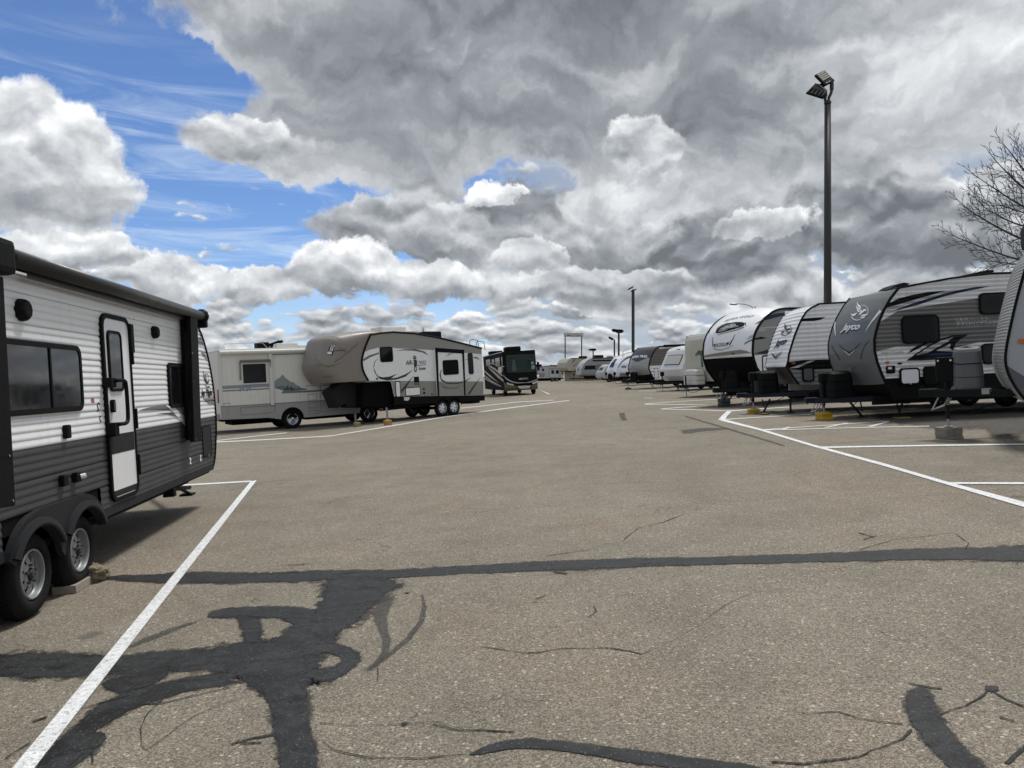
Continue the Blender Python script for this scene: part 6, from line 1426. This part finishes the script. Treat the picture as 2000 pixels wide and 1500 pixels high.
r.bar('cap_moulding', [(p[0]+.01, -.01, p[1]) for p in g0], .05, black_trim, n=6); r.bar('cap_moulding', [(p[0]+.01, W11+.01, p[1]) for p in g0], .05, black_trim, n=6); r.bar('roof_moulding', [(g0[0][0], -.01, g0[0][1]), (xe, -.01, g0[0][1]+.12)], .06, black_trim, n=6)
r.bx('roof', g0[0][0], xe, 0, W11, g0[0][1]-.04, g0[0][1]+.04, white_pl, bev=0); r.bx('awning_roll', g0[0][0]+.4, xe, -.14, -.02, g0[0][1]-.05, g0[0][1]+.12, black_pl, bev=.03)
running(r, .6, xe, W11, (4.4, 5.2)); xj = tongue(r, .2, z=.55, L=1.3, W=W11, m=frame_mt, cover=black_pl, ch=.6); jack_foot(r, xj, W11, .14, .5); stabil(r, .8, .4, .02); hat(r, z([(425, 880), (480, 1000)]), r=.1, fw=.06, m=walu)
crib('jack_block', 'jack block', 'brown timber block under the jack of the charcoal topped trailer', wpt(r, xj, W11/2), .14, .5, .3, MATS['brown_wood'], 0, 'block', 'blocks under the trailer jacks')
# ------------------------------------------------------------ far end of the lot
GRP2 = 'parked recreational vehicles'
def far_rv(lab, cat, u, v, th, prof, L, W, side, capm, y, bands=(), wins=(), wheels=(), roof=(), bulge=.1, skirt=None, doors=(), name='travel_trailer', tg=True, gh=3):
    x = (u-U0)/F*y
    r = Rig(name, lab, cat, x, y, th, GRP2, tilt=.4)
    r.sheet('body_side', prof + [(L, prof[-1][1]), (L, prof[0][1])], side, thick=.03)
    sk = Skin(prof, W, bulge, n=10); sk.make(r, 'front_cap', capm, step=.12)
    r.bx('roof', prof[-1][0], L, 0, W, prof[-1][1]-.02, prof[-1][1]+.06, white_pl, bev=0); r.bx('rear_wall', L-.03, L, 0, W, prof[0][1], prof[-1][1], side, bev=0); r.bx('far_wall', 1, L, W-.03, W, prof[0][1], prof[-1][1], side, bev=0)
    r.bar('roof_moulding', [(prof[-1][0], -.02, prof[-1][1]), (L, -.02, prof[-1][1])], .06, black_trim, n=5)
    for pts, m_, off in bands: r.sheet('graphic', pts, m_, off)
    for w_ in wins: r.window(*w_, r=.12, fw=.06, proud=.04)
    for w_ in doors: r.hatch(*w_, r=.08, fw=.05, proud=.03, name='entry_door')
    r.bx('floor', .3, L, .02, W-.02, prof[0][1]-.1, prof[0][1], black_matte, bev=0)
    for wx in wheels:
        r.wheel(wx, .36, y=.02, w=.22); r.bar('axle', [(wx, .2, .36), (wx, W-.2, .36)], .05, frame_mt); r.wheel(wx, .36, y=W-.24, w=.22)
    for (x0, x1, y0, y1, h, m_) in roof: r.bx('air_conditioner', x0, x1, y0, y1, prof[-1][1]+.04, prof[-1][1]+.04+h, m_, bev=.1)
    if skirt: r.sheet('lower_skirt', skirt, black_trim, .01)
    return r, sk
pg = mat('pale_grey_paint', (.40, .41, .42), .4, noise=.04); sg = mat('silver_grey_paint', (.27, .275, .29), .35, noise=.04); bge = mat('beige_paint', (.40, .38, .31), .4, noise=.04)
# white and grey fifth wheel seen side on, furthest left
r = Rig('fifth_wheel_trailer', 'distant pale fifth wheel trailer with peaked roof, right beside the motor coach', 'fifth wheel trailer', (1050-U0)/F*138, 138, 30, GRP2, tilt=.4)
z = zf(1040, 640, 10); P = lambda q: r.pp(z(q))
r.sheet('body_side', P([(112, 900), (118, 830), (150, 775), (230, 745), (340, 738), (500, 735), (560, 780), (600, 800), (625, 850), (640, 905), (600, 950), (540, 980), (250, 985), (240, 920)]), pg, thick=.05)
r.sheet('roof_band', P([(118, 800), (170, 760), (330, 740), (340, 725), (500, 725), (575, 785), (500, 770), (400, 758), (230, 762)]), lbl_grey, .02); r.sheet('slide_out', P([(335, 800), (522, 805), (522, 965), (335, 965)]), mat('pale_slide', (.46, .47, .48), .4), .15, thick=.15)
for q in ([(330, 796), (525, 802), (525, 815), (330, 810)], [(518, 805), (526, 805), (526, 965), (518, 965)]): r.sheet('slide_flange', P(q), lbl_grey, .17)
for q in ([(360, 828), (412, 900)], [(446, 830), (505, 900)]): win(r, z(q), r=.1, fw=.08, proud=.2)
for q in ([(186, 800), (225, 848)], [(565, 868), (592, 908)]): win(r, z(q), r=.1, fw=.08, proud=.05)
a = P([(112, 900), (640, 905)]); r.bx('far_wall', a[0][0], a[1][0], 2.3, 2.4, 1.4, 3.0, pg, bev=0); r.bx('floor', a[0][0]+1.2, a[1][0]-.4, .05, 2.3, .55, .8, black_matte, bev=0); r.bx('underbody', a[0][0]+.4, a[1][0]-.8, .3, 2.2, .25, .8, black_matte, bev=0)
b = P([(395, 1010), (460, 1010)]); 
for x in (b[0][0], b[1][0]+.2): r.wheel(x, .4, y=.0, w=.25)
a = P([(180, 740)])[0]; r.bx('air_conditioner', a[0]-.7, a[0]+.5, .7, 1.5, a[1]-.2, a[1]+.25, black_pl, bev=.1); r.bx('front_panel', P([(130, 950)])[0][0], P([(240, 950)])[0][0], -.02, .05, .9, 1.7, mat('lower_grey_panel', (.22, .23, .25), .4), bev=.05)
# beige nosed fifth wheel
r, sk = far_rv('distant cream fifth wheel trailer with curved nose, behind the silver trailer', 'fifth wheel trailer', 1109, 0, 32, [(.3, 1.75), (-.3, 2.3), (-.2, 3.0), (.3, 3.6), (.8, 3.75)], 11, 2.5, bge, bge, 122, name='fifth_wheel_trailer',
   bands=(([(1.2, 3.6), (1.8, 3.6), (.9, 2.9), (.7, 2.6), (.8, 3.0)], lbl_grey, .01), ([(1.0, 2.5), (1.9, 3.1), (2.1, 3.1), (1.2, 2.3)], lbl_tan, .01), ([(.6, 2.0), (1.2, 1.85), (3, 1.8), (3, 1.9), (1.2, 1.98)], lbl_tan, .01)), roof=((3.4, 4.6, .8, 1.6, .35, black_pl),))
r.letters('MONTANA', 2.6, 2.9, .35, lbl_tan, off=.01, name='model_lettering')
r.bx('front_compartment', 1.0, 11, .3, 2.2, .12, 1.75, mat('beige_tan_panel', (.25, .22, .16), .6, noise=.1), bev=.02)
for x in (8, 9.1): r.wheel(x, .4, y=.0, w=.25)
# silver trailer with dark band
r, sk = far_rv('distant silver travel trailer with rounded nose and long black side band', 'travel trailer', 1137, 0, 12, [(.25, .95), (-.1, 1.1), (-.05, 1.9), (.35, 2.6), (.9, 3.1), (1.5, 3.3)], 9.5, 2.5, sg, pg, 104,
   bands=(([(.3, 1.75), (6.8, 1.85), (6.8, 2.35), (.5, 2.3)], lbl_black, .01), ([(2.0, 1.65), (2.6, 1.65), (2.8, 2.1), (2.6, 2.45), (2.1, 2.45), (1.9, 2.1)], lbl_grey, .02), ([(1.6, 2.85), (7, 2.9), (7, 3.08), (1.5, 3.04)], black_trim, .02), ([(.1, .95), (9.5, .95), (9.5, 1.2), (.1, 1.2)], lbl_tan, .01)),
   wheels=(5.0, 5.9), roof=((2.2, 3.4, .8, 1.6, .4, black_pl), (4.0, 4.8, .8, 1.4, .25, lbl_grey)), skirt=[(.4, .45), (9.5, .45), (9.5, .95), (.1, .95)])
sk.decal(r, 'emblem', stroke([(1.6, 1.1), (1.2, 1.5), (.9, 1.1), (1.3, .9), (1.6, 1.3)], .12), lbl_black, .02)
tongue(r, .2, z=.55, L=1.3, W=2.4, m=frame_mt); jack_foot(r, .2-1.3+.28, 2.4, .02)
# small white camper
r = Rig('camper', 'small low white camper between the silver trailer and the white trailer with tall window', 'camper', (1178-U0)/F*96, 96, 20, GRP2, tilt=.4)
pr_ = [(.3, .45), (-.05, .7), (.0, 1.2), (.3, 1.6), (.6, 2.0), (1.0, 2.25)]
r.sheet('body_side', pr_ + [(4, 2.3), (4, .45)], pg, thick=.03); s_ = Skin(pr_, 2.0, .15, n=8); s_.make(r, 'front_cap', pg, step=.1); r.bx('roof', .9, 4, 0, 2.0, 2.22, 2.3, white_pl, bev=0); s_.decal(r, 'window', [(.5, 1.25), (1.5, 1.25), (1.5, 1.7), (.5, 1.7)], dglass, .01)
s_.decal(r, 'headlight', rrect(.2, .5, .55, .85, .15), lbl_silver, .02); s_.decal(r, 'headlight', rrect(1.45, .5, 1.8, .85, .15), lbl_silver, .02); r.wheel(.9, .33, y=.0, w=.2); r.wheel(3.0, .33, y=0, w=.2)
# white trailer with tall dark window
r, sk = far_rv('white streamlined trailer with a tall tinted window in its sloping nose', 'travel trailer', 1203, 0, 20, [(.5, .6), (.15, .95), (.15, 1.4), (.5, 2.1), (.95, 2.65), (1.5, 2.95)], 8, 2.4, white_gel, white_gel, 80, bulge=.2, wheels=(4.4, 5.2), roof=((3, 4, .8, 1.5, .3, white_pl),))
sk.decal(r, 'window', [(.75, 1.25), (1.65, 1.25), (1.5, 2.25), (.9, 2.25)], dglass2, .02); tongue(r, .4, z=.5, L=1.2, W=2.4, m=frame_mt, cover=black_pl, ch=.5)
for pts_ in ([(1.6, 1.9), (2.2, 2.5), (3.0, 2.8), (3.0, 2.7), (2.4, 2.4), (1.8, 1.85)],): r.sheet('graphic', pts_, lbl_grey, .01)
# white trailer with dark arcs
r, sk = far_rv('white trailer with dark arcs sweeping over its nose, partly behind the charcoal topped trailer', 'travel trailer', 1224, 0, 22, [(.6, .75), (.2, .9), (.2, 1.3), (.45, 1.9), (.85, 2.5), (1.4, 2.95)], 8, 2.4, white_gel, white_gel, 68, bulge=.15, wheels=(4.4, 5.2))
for a_ in (0, .22): sk.decal(r, 'graphic', stroke([(1.9, .9+a_), (1.5, 1.6+a_), (1.0, 2.0+a_), (.4, 2.2+a_)], .05, .12), lbl_black, .02)
sk.decal(r, 'lettering_bar', [(.4, 1.1), (1.2, 1.1), (1.2, 1.28), (.4, 1.28)], lbl_grey, .02); sk.decal(r, 'lower_grille', [(.3, .35), (1.3, .35), (1.3, .65), (.3, .65)], lbl_grey, .02); tongue(r, .4, z=.5, L=1.2, W=2.4, m=frame_mt)
# ------------------------------------------------------------ poles
polem = mat('dark_bronze_pole', (.020, .018, .016), .45, noise=.1); lensm = mat('led_lens', (.35, .34, .29), .35)
def base_at(u, y): x = (u-U0)/F*y; return Vector((x, y, gz(x, y)))
def zat(v, y): return CAMZ+(VH-v)/F*y
def pole(u, y, vtop, rad, lab, heads, square=True, r2=None):
    e = bpy.data.objects.new('light_pole', None); C.objects.link(e); b = base_at(u, y); e.location = b; h = zat(vtop, y)-b.z
    tag(e, lab, 'light pole', 'light poles over the lot')
    bm = bmesh.new(); tube(bm, [(0, 0, -.1), (0, 0, h)], rad*(1.35 if square else 1), 4 if square else 12, r2=(r2 or rad)*(1.35 if square else 1)); link('pole', bm, polem, e)
    bm = bmesh.new(); lathe(bm, [(rad*2.6, -.05), (rad*2.6, .5), (rad*2.3, .55), (.001, .55)], 16, 'z'); link('concrete_base', bm, mat('concrete', (.32, .31, .28), .85, noise=.15, bump=.2), e)
    for (dx_, dy_, dz_, yaw, pitch, roll, sz, lens) in heads:
        hd = bpy.data.objects.new('flood_light', None); C.objects.link(hd); hd.parent = e; hd.location = (dx_, dy_, h+dz_); hd.rotation_euler = (math.radians(pitch), math.radians(roll), math.radians(yaw))
        bm = bmesh.new(); box(bm, -.5*sz, .5*sz, -.35*sz, .35*sz, -.03*sz, .05*sz, .02*sz)
        for k in range(7): box(bm, -.42*sz+k*.13*sz, -.40*sz+k*.13*sz, -.30*sz, .30*sz, .05*sz, .11*sz)
        link('housing', bm, black_pl, hd)
        bm = bmesh.new(); box(bm, -.72*sz, -.5*sz, -.2*sz, .2*sz, -.04*sz, .06*sz, .02*sz); link('driver_box', bm, black_pl, hd)
        if lens:
            for k in range(4):
                bm = bmesh.new(); box(bm, -.40*sz+k*.20*sz, -.24*sz+k*.20*sz, -.29*sz, .29*sz, -.045*sz, -.028*sz, .006*sz); link('lens', bm, lensm, hd)
        bm = bmesh.new(); tube(bm, smooth_poly([(0, 0, h-.02*sz), (dx_*.25, dy_*.25, h+dz_*.3), (dx_*.7+ .12*sz, dy_*.7, h+dz_*.55), (dx_+.55*sz*math.cos(math.radians(yaw)), dy_+.55*sz*math.sin(math.radians(yaw))*.6, h+dz_-.2*sz)], 2), .045*sz, 8); link('bracket', bm, polem, e)
    return e
# tall near pole: built so that both heads stand as in the photograph
Y = 30; e = bpy.data.objects.new('light_pole', None); C.objects.link(e); b = base_at(1616.5, Y); e.location = b
tag(e, 'tallest dark light pole with two floodlights on curved brackets, behind the right hand trailers', 'light pole', 'light poles over the lot')
h = zat(200, Y)-b.z; bm = bmesh.new(); tube(bm, [(0, 0, -.1), (0, 0, h)], .16, 16, r2=.12); link('pole', bm, polem, e, smooth=True)
bm = bmesh.new(); tube(bm, [(0, 0, h-.05), (0, 0, h+.03)], .135, 16); link('pole_cap', bm, polem, e)
bm = bmesh.new(); lathe(bm, [(.35, -.05), (.35, .6), (.3, .65), (.001, .65)], 16, 'z'); link('concrete_base', bm, mat('concrete', (.32, .31, .28), .85, noise=.15, bump=.2), e)
zl = zf(1540, 110, 10.714)
def lp(x, y, d=0.0):
    """local point of the pole for a photo point at extra depth d"""
    (u, v), = zl([(x, y)]); yy = Y+d; return Vector(((u-U0)/F*yy-b.x, yy-b.y, zat(v, yy)-b.z))
def plate(name, corners, th, m, parent, bev=.015):
    """slab through four corners, thickened along its normal"""
    bm = bmesh.new(); c = [Vector(p) for p in corners]; n = (c[1]-c[0]).cross(c[3]-c[0]).normalized()
    a = [bm.verts.new(p) for p in c]; d = [bm.verts.new(p+n*th) for p in c]
    bm.faces.new(a); bm.faces.new(d[::-1])
    for i in range(4): bm.faces.new((a[i], a[(i+1) % 4], d[(i+1) % 4], d[i]))
    bmesh.ops.bevel(bm, geom=bm.edges[:], offset=bev, segments=1, affect='EDGES'); return link(name, bm, m, parent)
# upper head, its lens side towards us
A, B, Cc, Dd = lp(560, 380, -.15), lp(755, 285, .25), lp(905, 440, .15), lp(715, 535, -.25)
hd = plate('flood_light', [A, B, Cc, Dd], .09, black_pl, e)
nn = (B-A).cross(Dd-A).normalized(); nn = nn if nn.y < 0 else -nn
if (hd.data.vertices[0].co - A).dot(nn) < -9: pass
for k in range(4):
    f0, f1 = .08+k*.22, .25+k*.22
    q = [A.lerp(Dd, f0).lerp(B.lerp(Cc, f0), .10), A.lerp(Dd, f0).lerp(B.lerp(Cc, f0), .90), A.lerp(Dd, f1).lerp(B.lerp(Cc, f1), .90), A.lerp(Dd, f1).lerp(B.lerp(Cc, f1), .10)]
    side = 1 if (B-A).cross(Dd-A).normalized().dot(nn) < 0 else 1
    off = nn*.10 if (B-A).cross(Dd-A).dot(nn) > 0 else nn*.012
    plate('lens', [p+off for p in q], .012, lensm, hd, .003)
plate('driver_box', [lp(712, 530, -.25), lp(905, 440, .15), lp(975, 500, .1), lp(780, 605, -.25)], .14, black_pl, e)
plate('label_plate', [lp(788, 548, -.42), lp(882, 508, -.35), lp(886, 518, -.35), lp(792, 560, -.42)], .01, white_pl, e, .002)
bm = bmesh.new(); tube(bm, smooth_poly([lp(838, 1000), lp(836, 880), lp(880, 800), lp(905, 720), lp(905, 640), lp(905, 560)], 2), .055, 10); link('bracket', bm, polem, e, smooth=True)
bm = bmesh.new(); tube(bm, [lp(905, 700), lp(905, 540)], .075, 10); link('knuckle', bm, polem, e)
# lower head, seen from behind
hd = plate('flood_light', [lp(380, 745, -.2), lp(570, 550, .3), lp(820, 715, .25), lp(745, 860, -.15)], .10, black_pl, e)
plate('heat_sink', [lp(600, 570, .25), lp(680, 575, .3), lp(822, 715, .35), lp(790, 720, .2)], .06, galv, e, .005)
for k in range(5):
    f = .1+k*.2; p0 = lp(380, 745, -.3).lerp(lp(745, 860, -.25), f); plate('fin', [p0, p0+Vector((.05, 0, -.04)), p0+Vector((.2, 0, .15)), p0+Vector((.15, 0, .2))], .015, black_pl, e, .002)
bm = bmesh.new(); tube(bm, smooth_poly([lp(838, 990), lp(832, 930), lp(775, 940), lp(760, 880), lp(790, 800)], 2), .055, 10); link('bracket', bm, polem, e, smooth=True)
# distant poles
pole(1236.5, 78, 568, .115, 'dark light pole with a floodlight cluster, rising over the charcoal topped trailer', ((-.25, -.2, .25, 20, -20, -25, .55, 0), (.05, .2, .05, 190, 15, 20, .5, 0)))
pole(1208.5, 120, 647, .11, 'distant light pole with two square floodlights, nearest to the tall lone pole', ((-.55, 0, .1, 0, -50, 10, .8, 0), (.1, 0, .0, 180, 60, 0, .9, 0)))
pole(1200, 135, 663, .10, 'distant light pole with a single floodlight tilted left', ((-.55, 0, .15, 10, -30, 30, .8, 0),))
pole(1158.5, 150, 683, .09, 'shortest distant light pole with two floodlights above the silver trailer', ((-.4, 0, .0, 0, -40, 0, .7, 0), (.05, 0, .0, 180, 50, 0, .8, 0)))
pole(530, 60, 676, .10, 'light pole top with two floodlights rising above the cream motorhome', ((-.35, 0, .12, 0, -20, 12, .8, 0), (.35, 0, .2, 180, 20, 20, .8, 0)))
def street_lamp(u, y, vtop, uh, vh, lab, rad):
    e = bpy.data.objects.new('street_lamp', None); C.objects.link(e); b = base_at(u, y); e.location = b; tag(e, lab, 'street lamp', 'street lamps beyond the lot')
    h = zat(vtop, y)-b.z; hx = (uh-u)/F*y; hz = zat(vh, y)-b.z
    bm = bmesh.new(); tube(bm, [(0, 0, 0), (0, 0, h)], rad, 8, r2=rad*.6); link('pole', bm, galv, e)
    bm = bmesh.new(); tube(bm, smooth_poly([(0, 0, h-.3), (hx*.3, 0, h+(hz-h)*.5), (hx*.7, 0, hz-.02), (hx, 0, hz)], 2), rad*.5, 6); link('arm', bm, galv, e)
    bm = bmesh.new(); bmesh.ops.create_icosphere(bm, subdivisions=2, radius=.3)
    for v in bm.verts: v.co = Vector((v.co.x*1.4+hx, v.co.y*.6, v.co.z*.35+hz-.05))
    link('lamp_head', bm, galv, e, smooth=True)
street_lamp(1475, 72, 598, 1433, 593, 'silver cobra head street lamp above the wolf emblem trailer, arm reaching left', .09)
street_lamp(1216.5, 170, 686, 1230, 681, 'thin pale street lamp post far off, arm reaching right', .09)
# sign
y = 160; e = bpy.data.objects.new('lot_sign', None); C.objects.link(e); b = base_at(1120, y); e.location = b; tag(e, 'tall two legged sign with a long white board lettered RAMBLIN RV STORAGE', 'sign')
for u in (1103.8, 1136): bm = bmesh.new(); x = (u-1120)/F*y; tube(bm, [(x, 0, -.1), (x, 0, zat(658, y)-b.z)], .115, 8); link('post', bm, navy, e)
x0, x1, z0, z1 = (1101.3-1120)/F*y, (1138.8-1120)/F*y, zat(657.5, y)-b.z, zat(651, y)-b.z
bm = bmesh.new(); box(bm, x0, x1, -.15, .15, z0, z1, .02); link('frame', bm, navy, e); bm = bmesh.new(); box(bm, x0+.09, x1-.09, -.17, -.14, z0+.09, z1-.09); sb = link('board', bm, white_pl, e)
bm, w_ = text_polys('RAMBLIN RV STORAGE', .55, .01)
for v in bm.verts: v.co = Vector((x0+.35+v.co.x/w_*(x1-x0-.7), -.18, z0+.15+v.co.z*.75))
link('sign_lettering', bm, navy, e)
# far conifer
def conifer(u, y, vtop, lab):
    e = bpy.data.objects.new('evergreen_tree', None); C.objects.link(e); b = base_at(u, y); e.location = b; tag(e, lab, 'tree'); h = zat(vtop, y)-b.z
    bm = bmesh.new(); tube(bm, [(0, 0, 0), (0, 0, h*.9)], .15, 6, r2=.03); link('trunk', bm, rust, e); bm = bmesh.new(); random.seed(5)
    for k in range(2600):
        t = random.random()**.7; a = random.random()*6.28; rad = (1-t)*h*.24*(.4+.6*random.random())*(1+.25*math.sin(a*3+t*9)); p = Vector((rad*math.cos(a), rad*math.sin(a), h*(.25+.75*t)-rad*.25)); s_ = .14+.1*random.random()
        d = Vector((math.cos(a), math.sin(a), -.4+random.random()*.5)); n = Vector((random.random()-.5, random.random()-.5, random.random())); q = d.cross(n).normalized()*s_*.4
        bm.faces.new([bm.verts.new(p-q), bm.verts.new(p+q), bm.verts.new(p+d*s_*1.6)])
    o = link('crown', bm, mat('dark_conifer_needles', (.022, .032, .018), .8, noise=.3), e)
conifer(1199, 125, 698, 'dark rounded evergreen tree top behind the distant trailers')
# ------------------------------------------------------------ bare tree at the right
e = bpy.data.objects.new('bare_tree', None); C.objects.link(e); Y = 23.0; b = base_at(2150, Y); e.location = b
tag(e, 'leafless tree with fine upturned twigs reaching in from the right edge', 'tree')
bark = mat('grey_brown_bark', (.045, .038, .032), .85, noise=.25, bump=.5, bscale=40)
def tp(u, v, d=0.0): yy = Y+d; return Vector(((u-U0)/F*yy-b.x, yy-b.y, zat(v, yy)-b.z))
random.seed(21); twigs = bmesh.new(); limbs = []
def branch(p0, d0, L, r0, depth, bmx, curl=.5, side=1):
    n = max(3, int(L/.10)); pts = [p0.copy()]; d = d0.normalized(); rs = [r0]
    for i in range(n):
        t = (i+1)/n
        d = (d + Vector((random.uniform(-.07, .07), random.uniform(-.07, .07), .075*curl+random.uniform(-.05, .05)))).normalized()
        pts.append(pts[-1]+d*L/n); rs.append(max(r0*(1-.70*t), .0065))
    tube(bmx, pts, rs, 5 if r0 > .014 else 3, caps=False)
    if depth <= 0:
        q = pts[-1]; 
        return pts
    k = int(L*(5.5 if depth > 1 else 6.5)); 
    for j in range(k):
        t = .18+.80*(j+random.random()*.6)/max(1, k); i = min(n-1, int(t*n)); q = pts[i].lerp(pts[i+1], t*n-i); dd = (pts[i+1]-pts[i]).normalized()
        s_ = 1 if j % 2 else -1; ax = dd.cross(Vector((random.uniform(-.6, .6), -1, random.uniform(-.4, .4)))).normalized()
        nd = (dd*.78 + ax*s_*random.uniform(.35, .75) + Vector((0, random.uniform(-.35, .35), .16))).normalized()
        branch(q, nd, L*random.uniform(.30, .50)*(1.15-.55*t), max(rs[i]*.60, .008), depth-1, bmx, curl*1.15)
    return pts
bm = bmesh.new(); tube(bm, [(0, 0, -.1), (.05, 0, 1.2), (-.05, .05, 2.4), tp(2135, 480)], [.24, .2, .17, .14], 12, caps=False); link('trunk', bm, bark, e, smooth=True)
mains = [((2135, 500, 0), [(2060, 485, -.2), (2000, 470, -.3), (1940, 440, -.4), (1900, 415, -.4)], .055), ((2135, 505, 0), [(2060, 500, .3), (2000, 512, .4), (1930, 488, .5), (1880, 468, .5)], .05), ((2130, 470, 0), [(2060, 400, .2), (2000, 370, .3), (1960, 330, .4)], .06), ((2130, 465, 0), [(2070, 400, -.2), (2010, 345, -.4), (1975, 300, -.5)], .05),
         ((2125, 440, 0), [(2110, 340, .1), (2080, 260, .2), (2060, 230, .2)], .06), ((2130, 480, 0), [(2060, 440, .1), (2000, 415, .0), (1950, 400, -.1)], .04), ((2130, 480, 0), [(2050, 430, .5), (1990, 400, .7), (1930, 360, .8)], .05), ((2130, 520, 0), [(2060, 530, -.5), (2000, 518, -.6), (1950, 512, -.7)], .04), ((2130, 450, 0), [(2170, 340, .4), (2200, 250, .6)], .06), ((2130, 470, 0), [(2220, 420, .2), (2300, 330, .3)], .07), ((2130, 450, 0), [(2070, 380, .6), (2010, 320, .8)], .04), ((2130, 490, 0), [(2050, 450, -.6), (1985, 440, -.8), (1930, 410, -.9)], .045)]
for p0, L, r0 in mains:
    P = [tp(*p0)] + [tp(*q) for q in L]; P = smooth_poly([tuple(p) for p in P], 2); P = [Vector(p) for p in P]; n = len(P)
    bm = bmesh.new(); rs = [r0*(1-.72*i/(n-1)) for i in range(n)]; tube(bm, P, rs, 7, caps=False); link('limb', bm, bark, e, smooth=True)
    tot = sum((P[i+1]-P[i]).length for i in range(n-1)); k = int(tot*4.5)
    for j in range(k):
        t = .22+.78*(j+random.random()*.7)/k; i = min(n-2, int(t*(n-1))); q = P[i]; dd = (P[min(i+1, n-1)]-P[i]).normalized(); s_ = 1 if j % 2 else -1
        ax = dd.cross(Vector((random.uniform(-.5, .5), -1, random.uniform(-.3, .3)))).normalized(); nd = (dd*.75+ax*s_*random.uniform(.4, .8)+Vector((0, random.uniform(-.3, .3), .12))).normalized()
        branch(q, nd, random.uniform(.65, 1.15)*(1.15-.4*t), max(rs[i]*.45, .012), 2, twigs)
    branch(P[-1], (P[-1]-P[-2]), random.uniform(.8, 1.2), rs[-1], 2, twigs)
o = link('twigs', twigs, bark, e); o['kind'] = 'stuff'
print('twig faces', len(o.data.polygons))
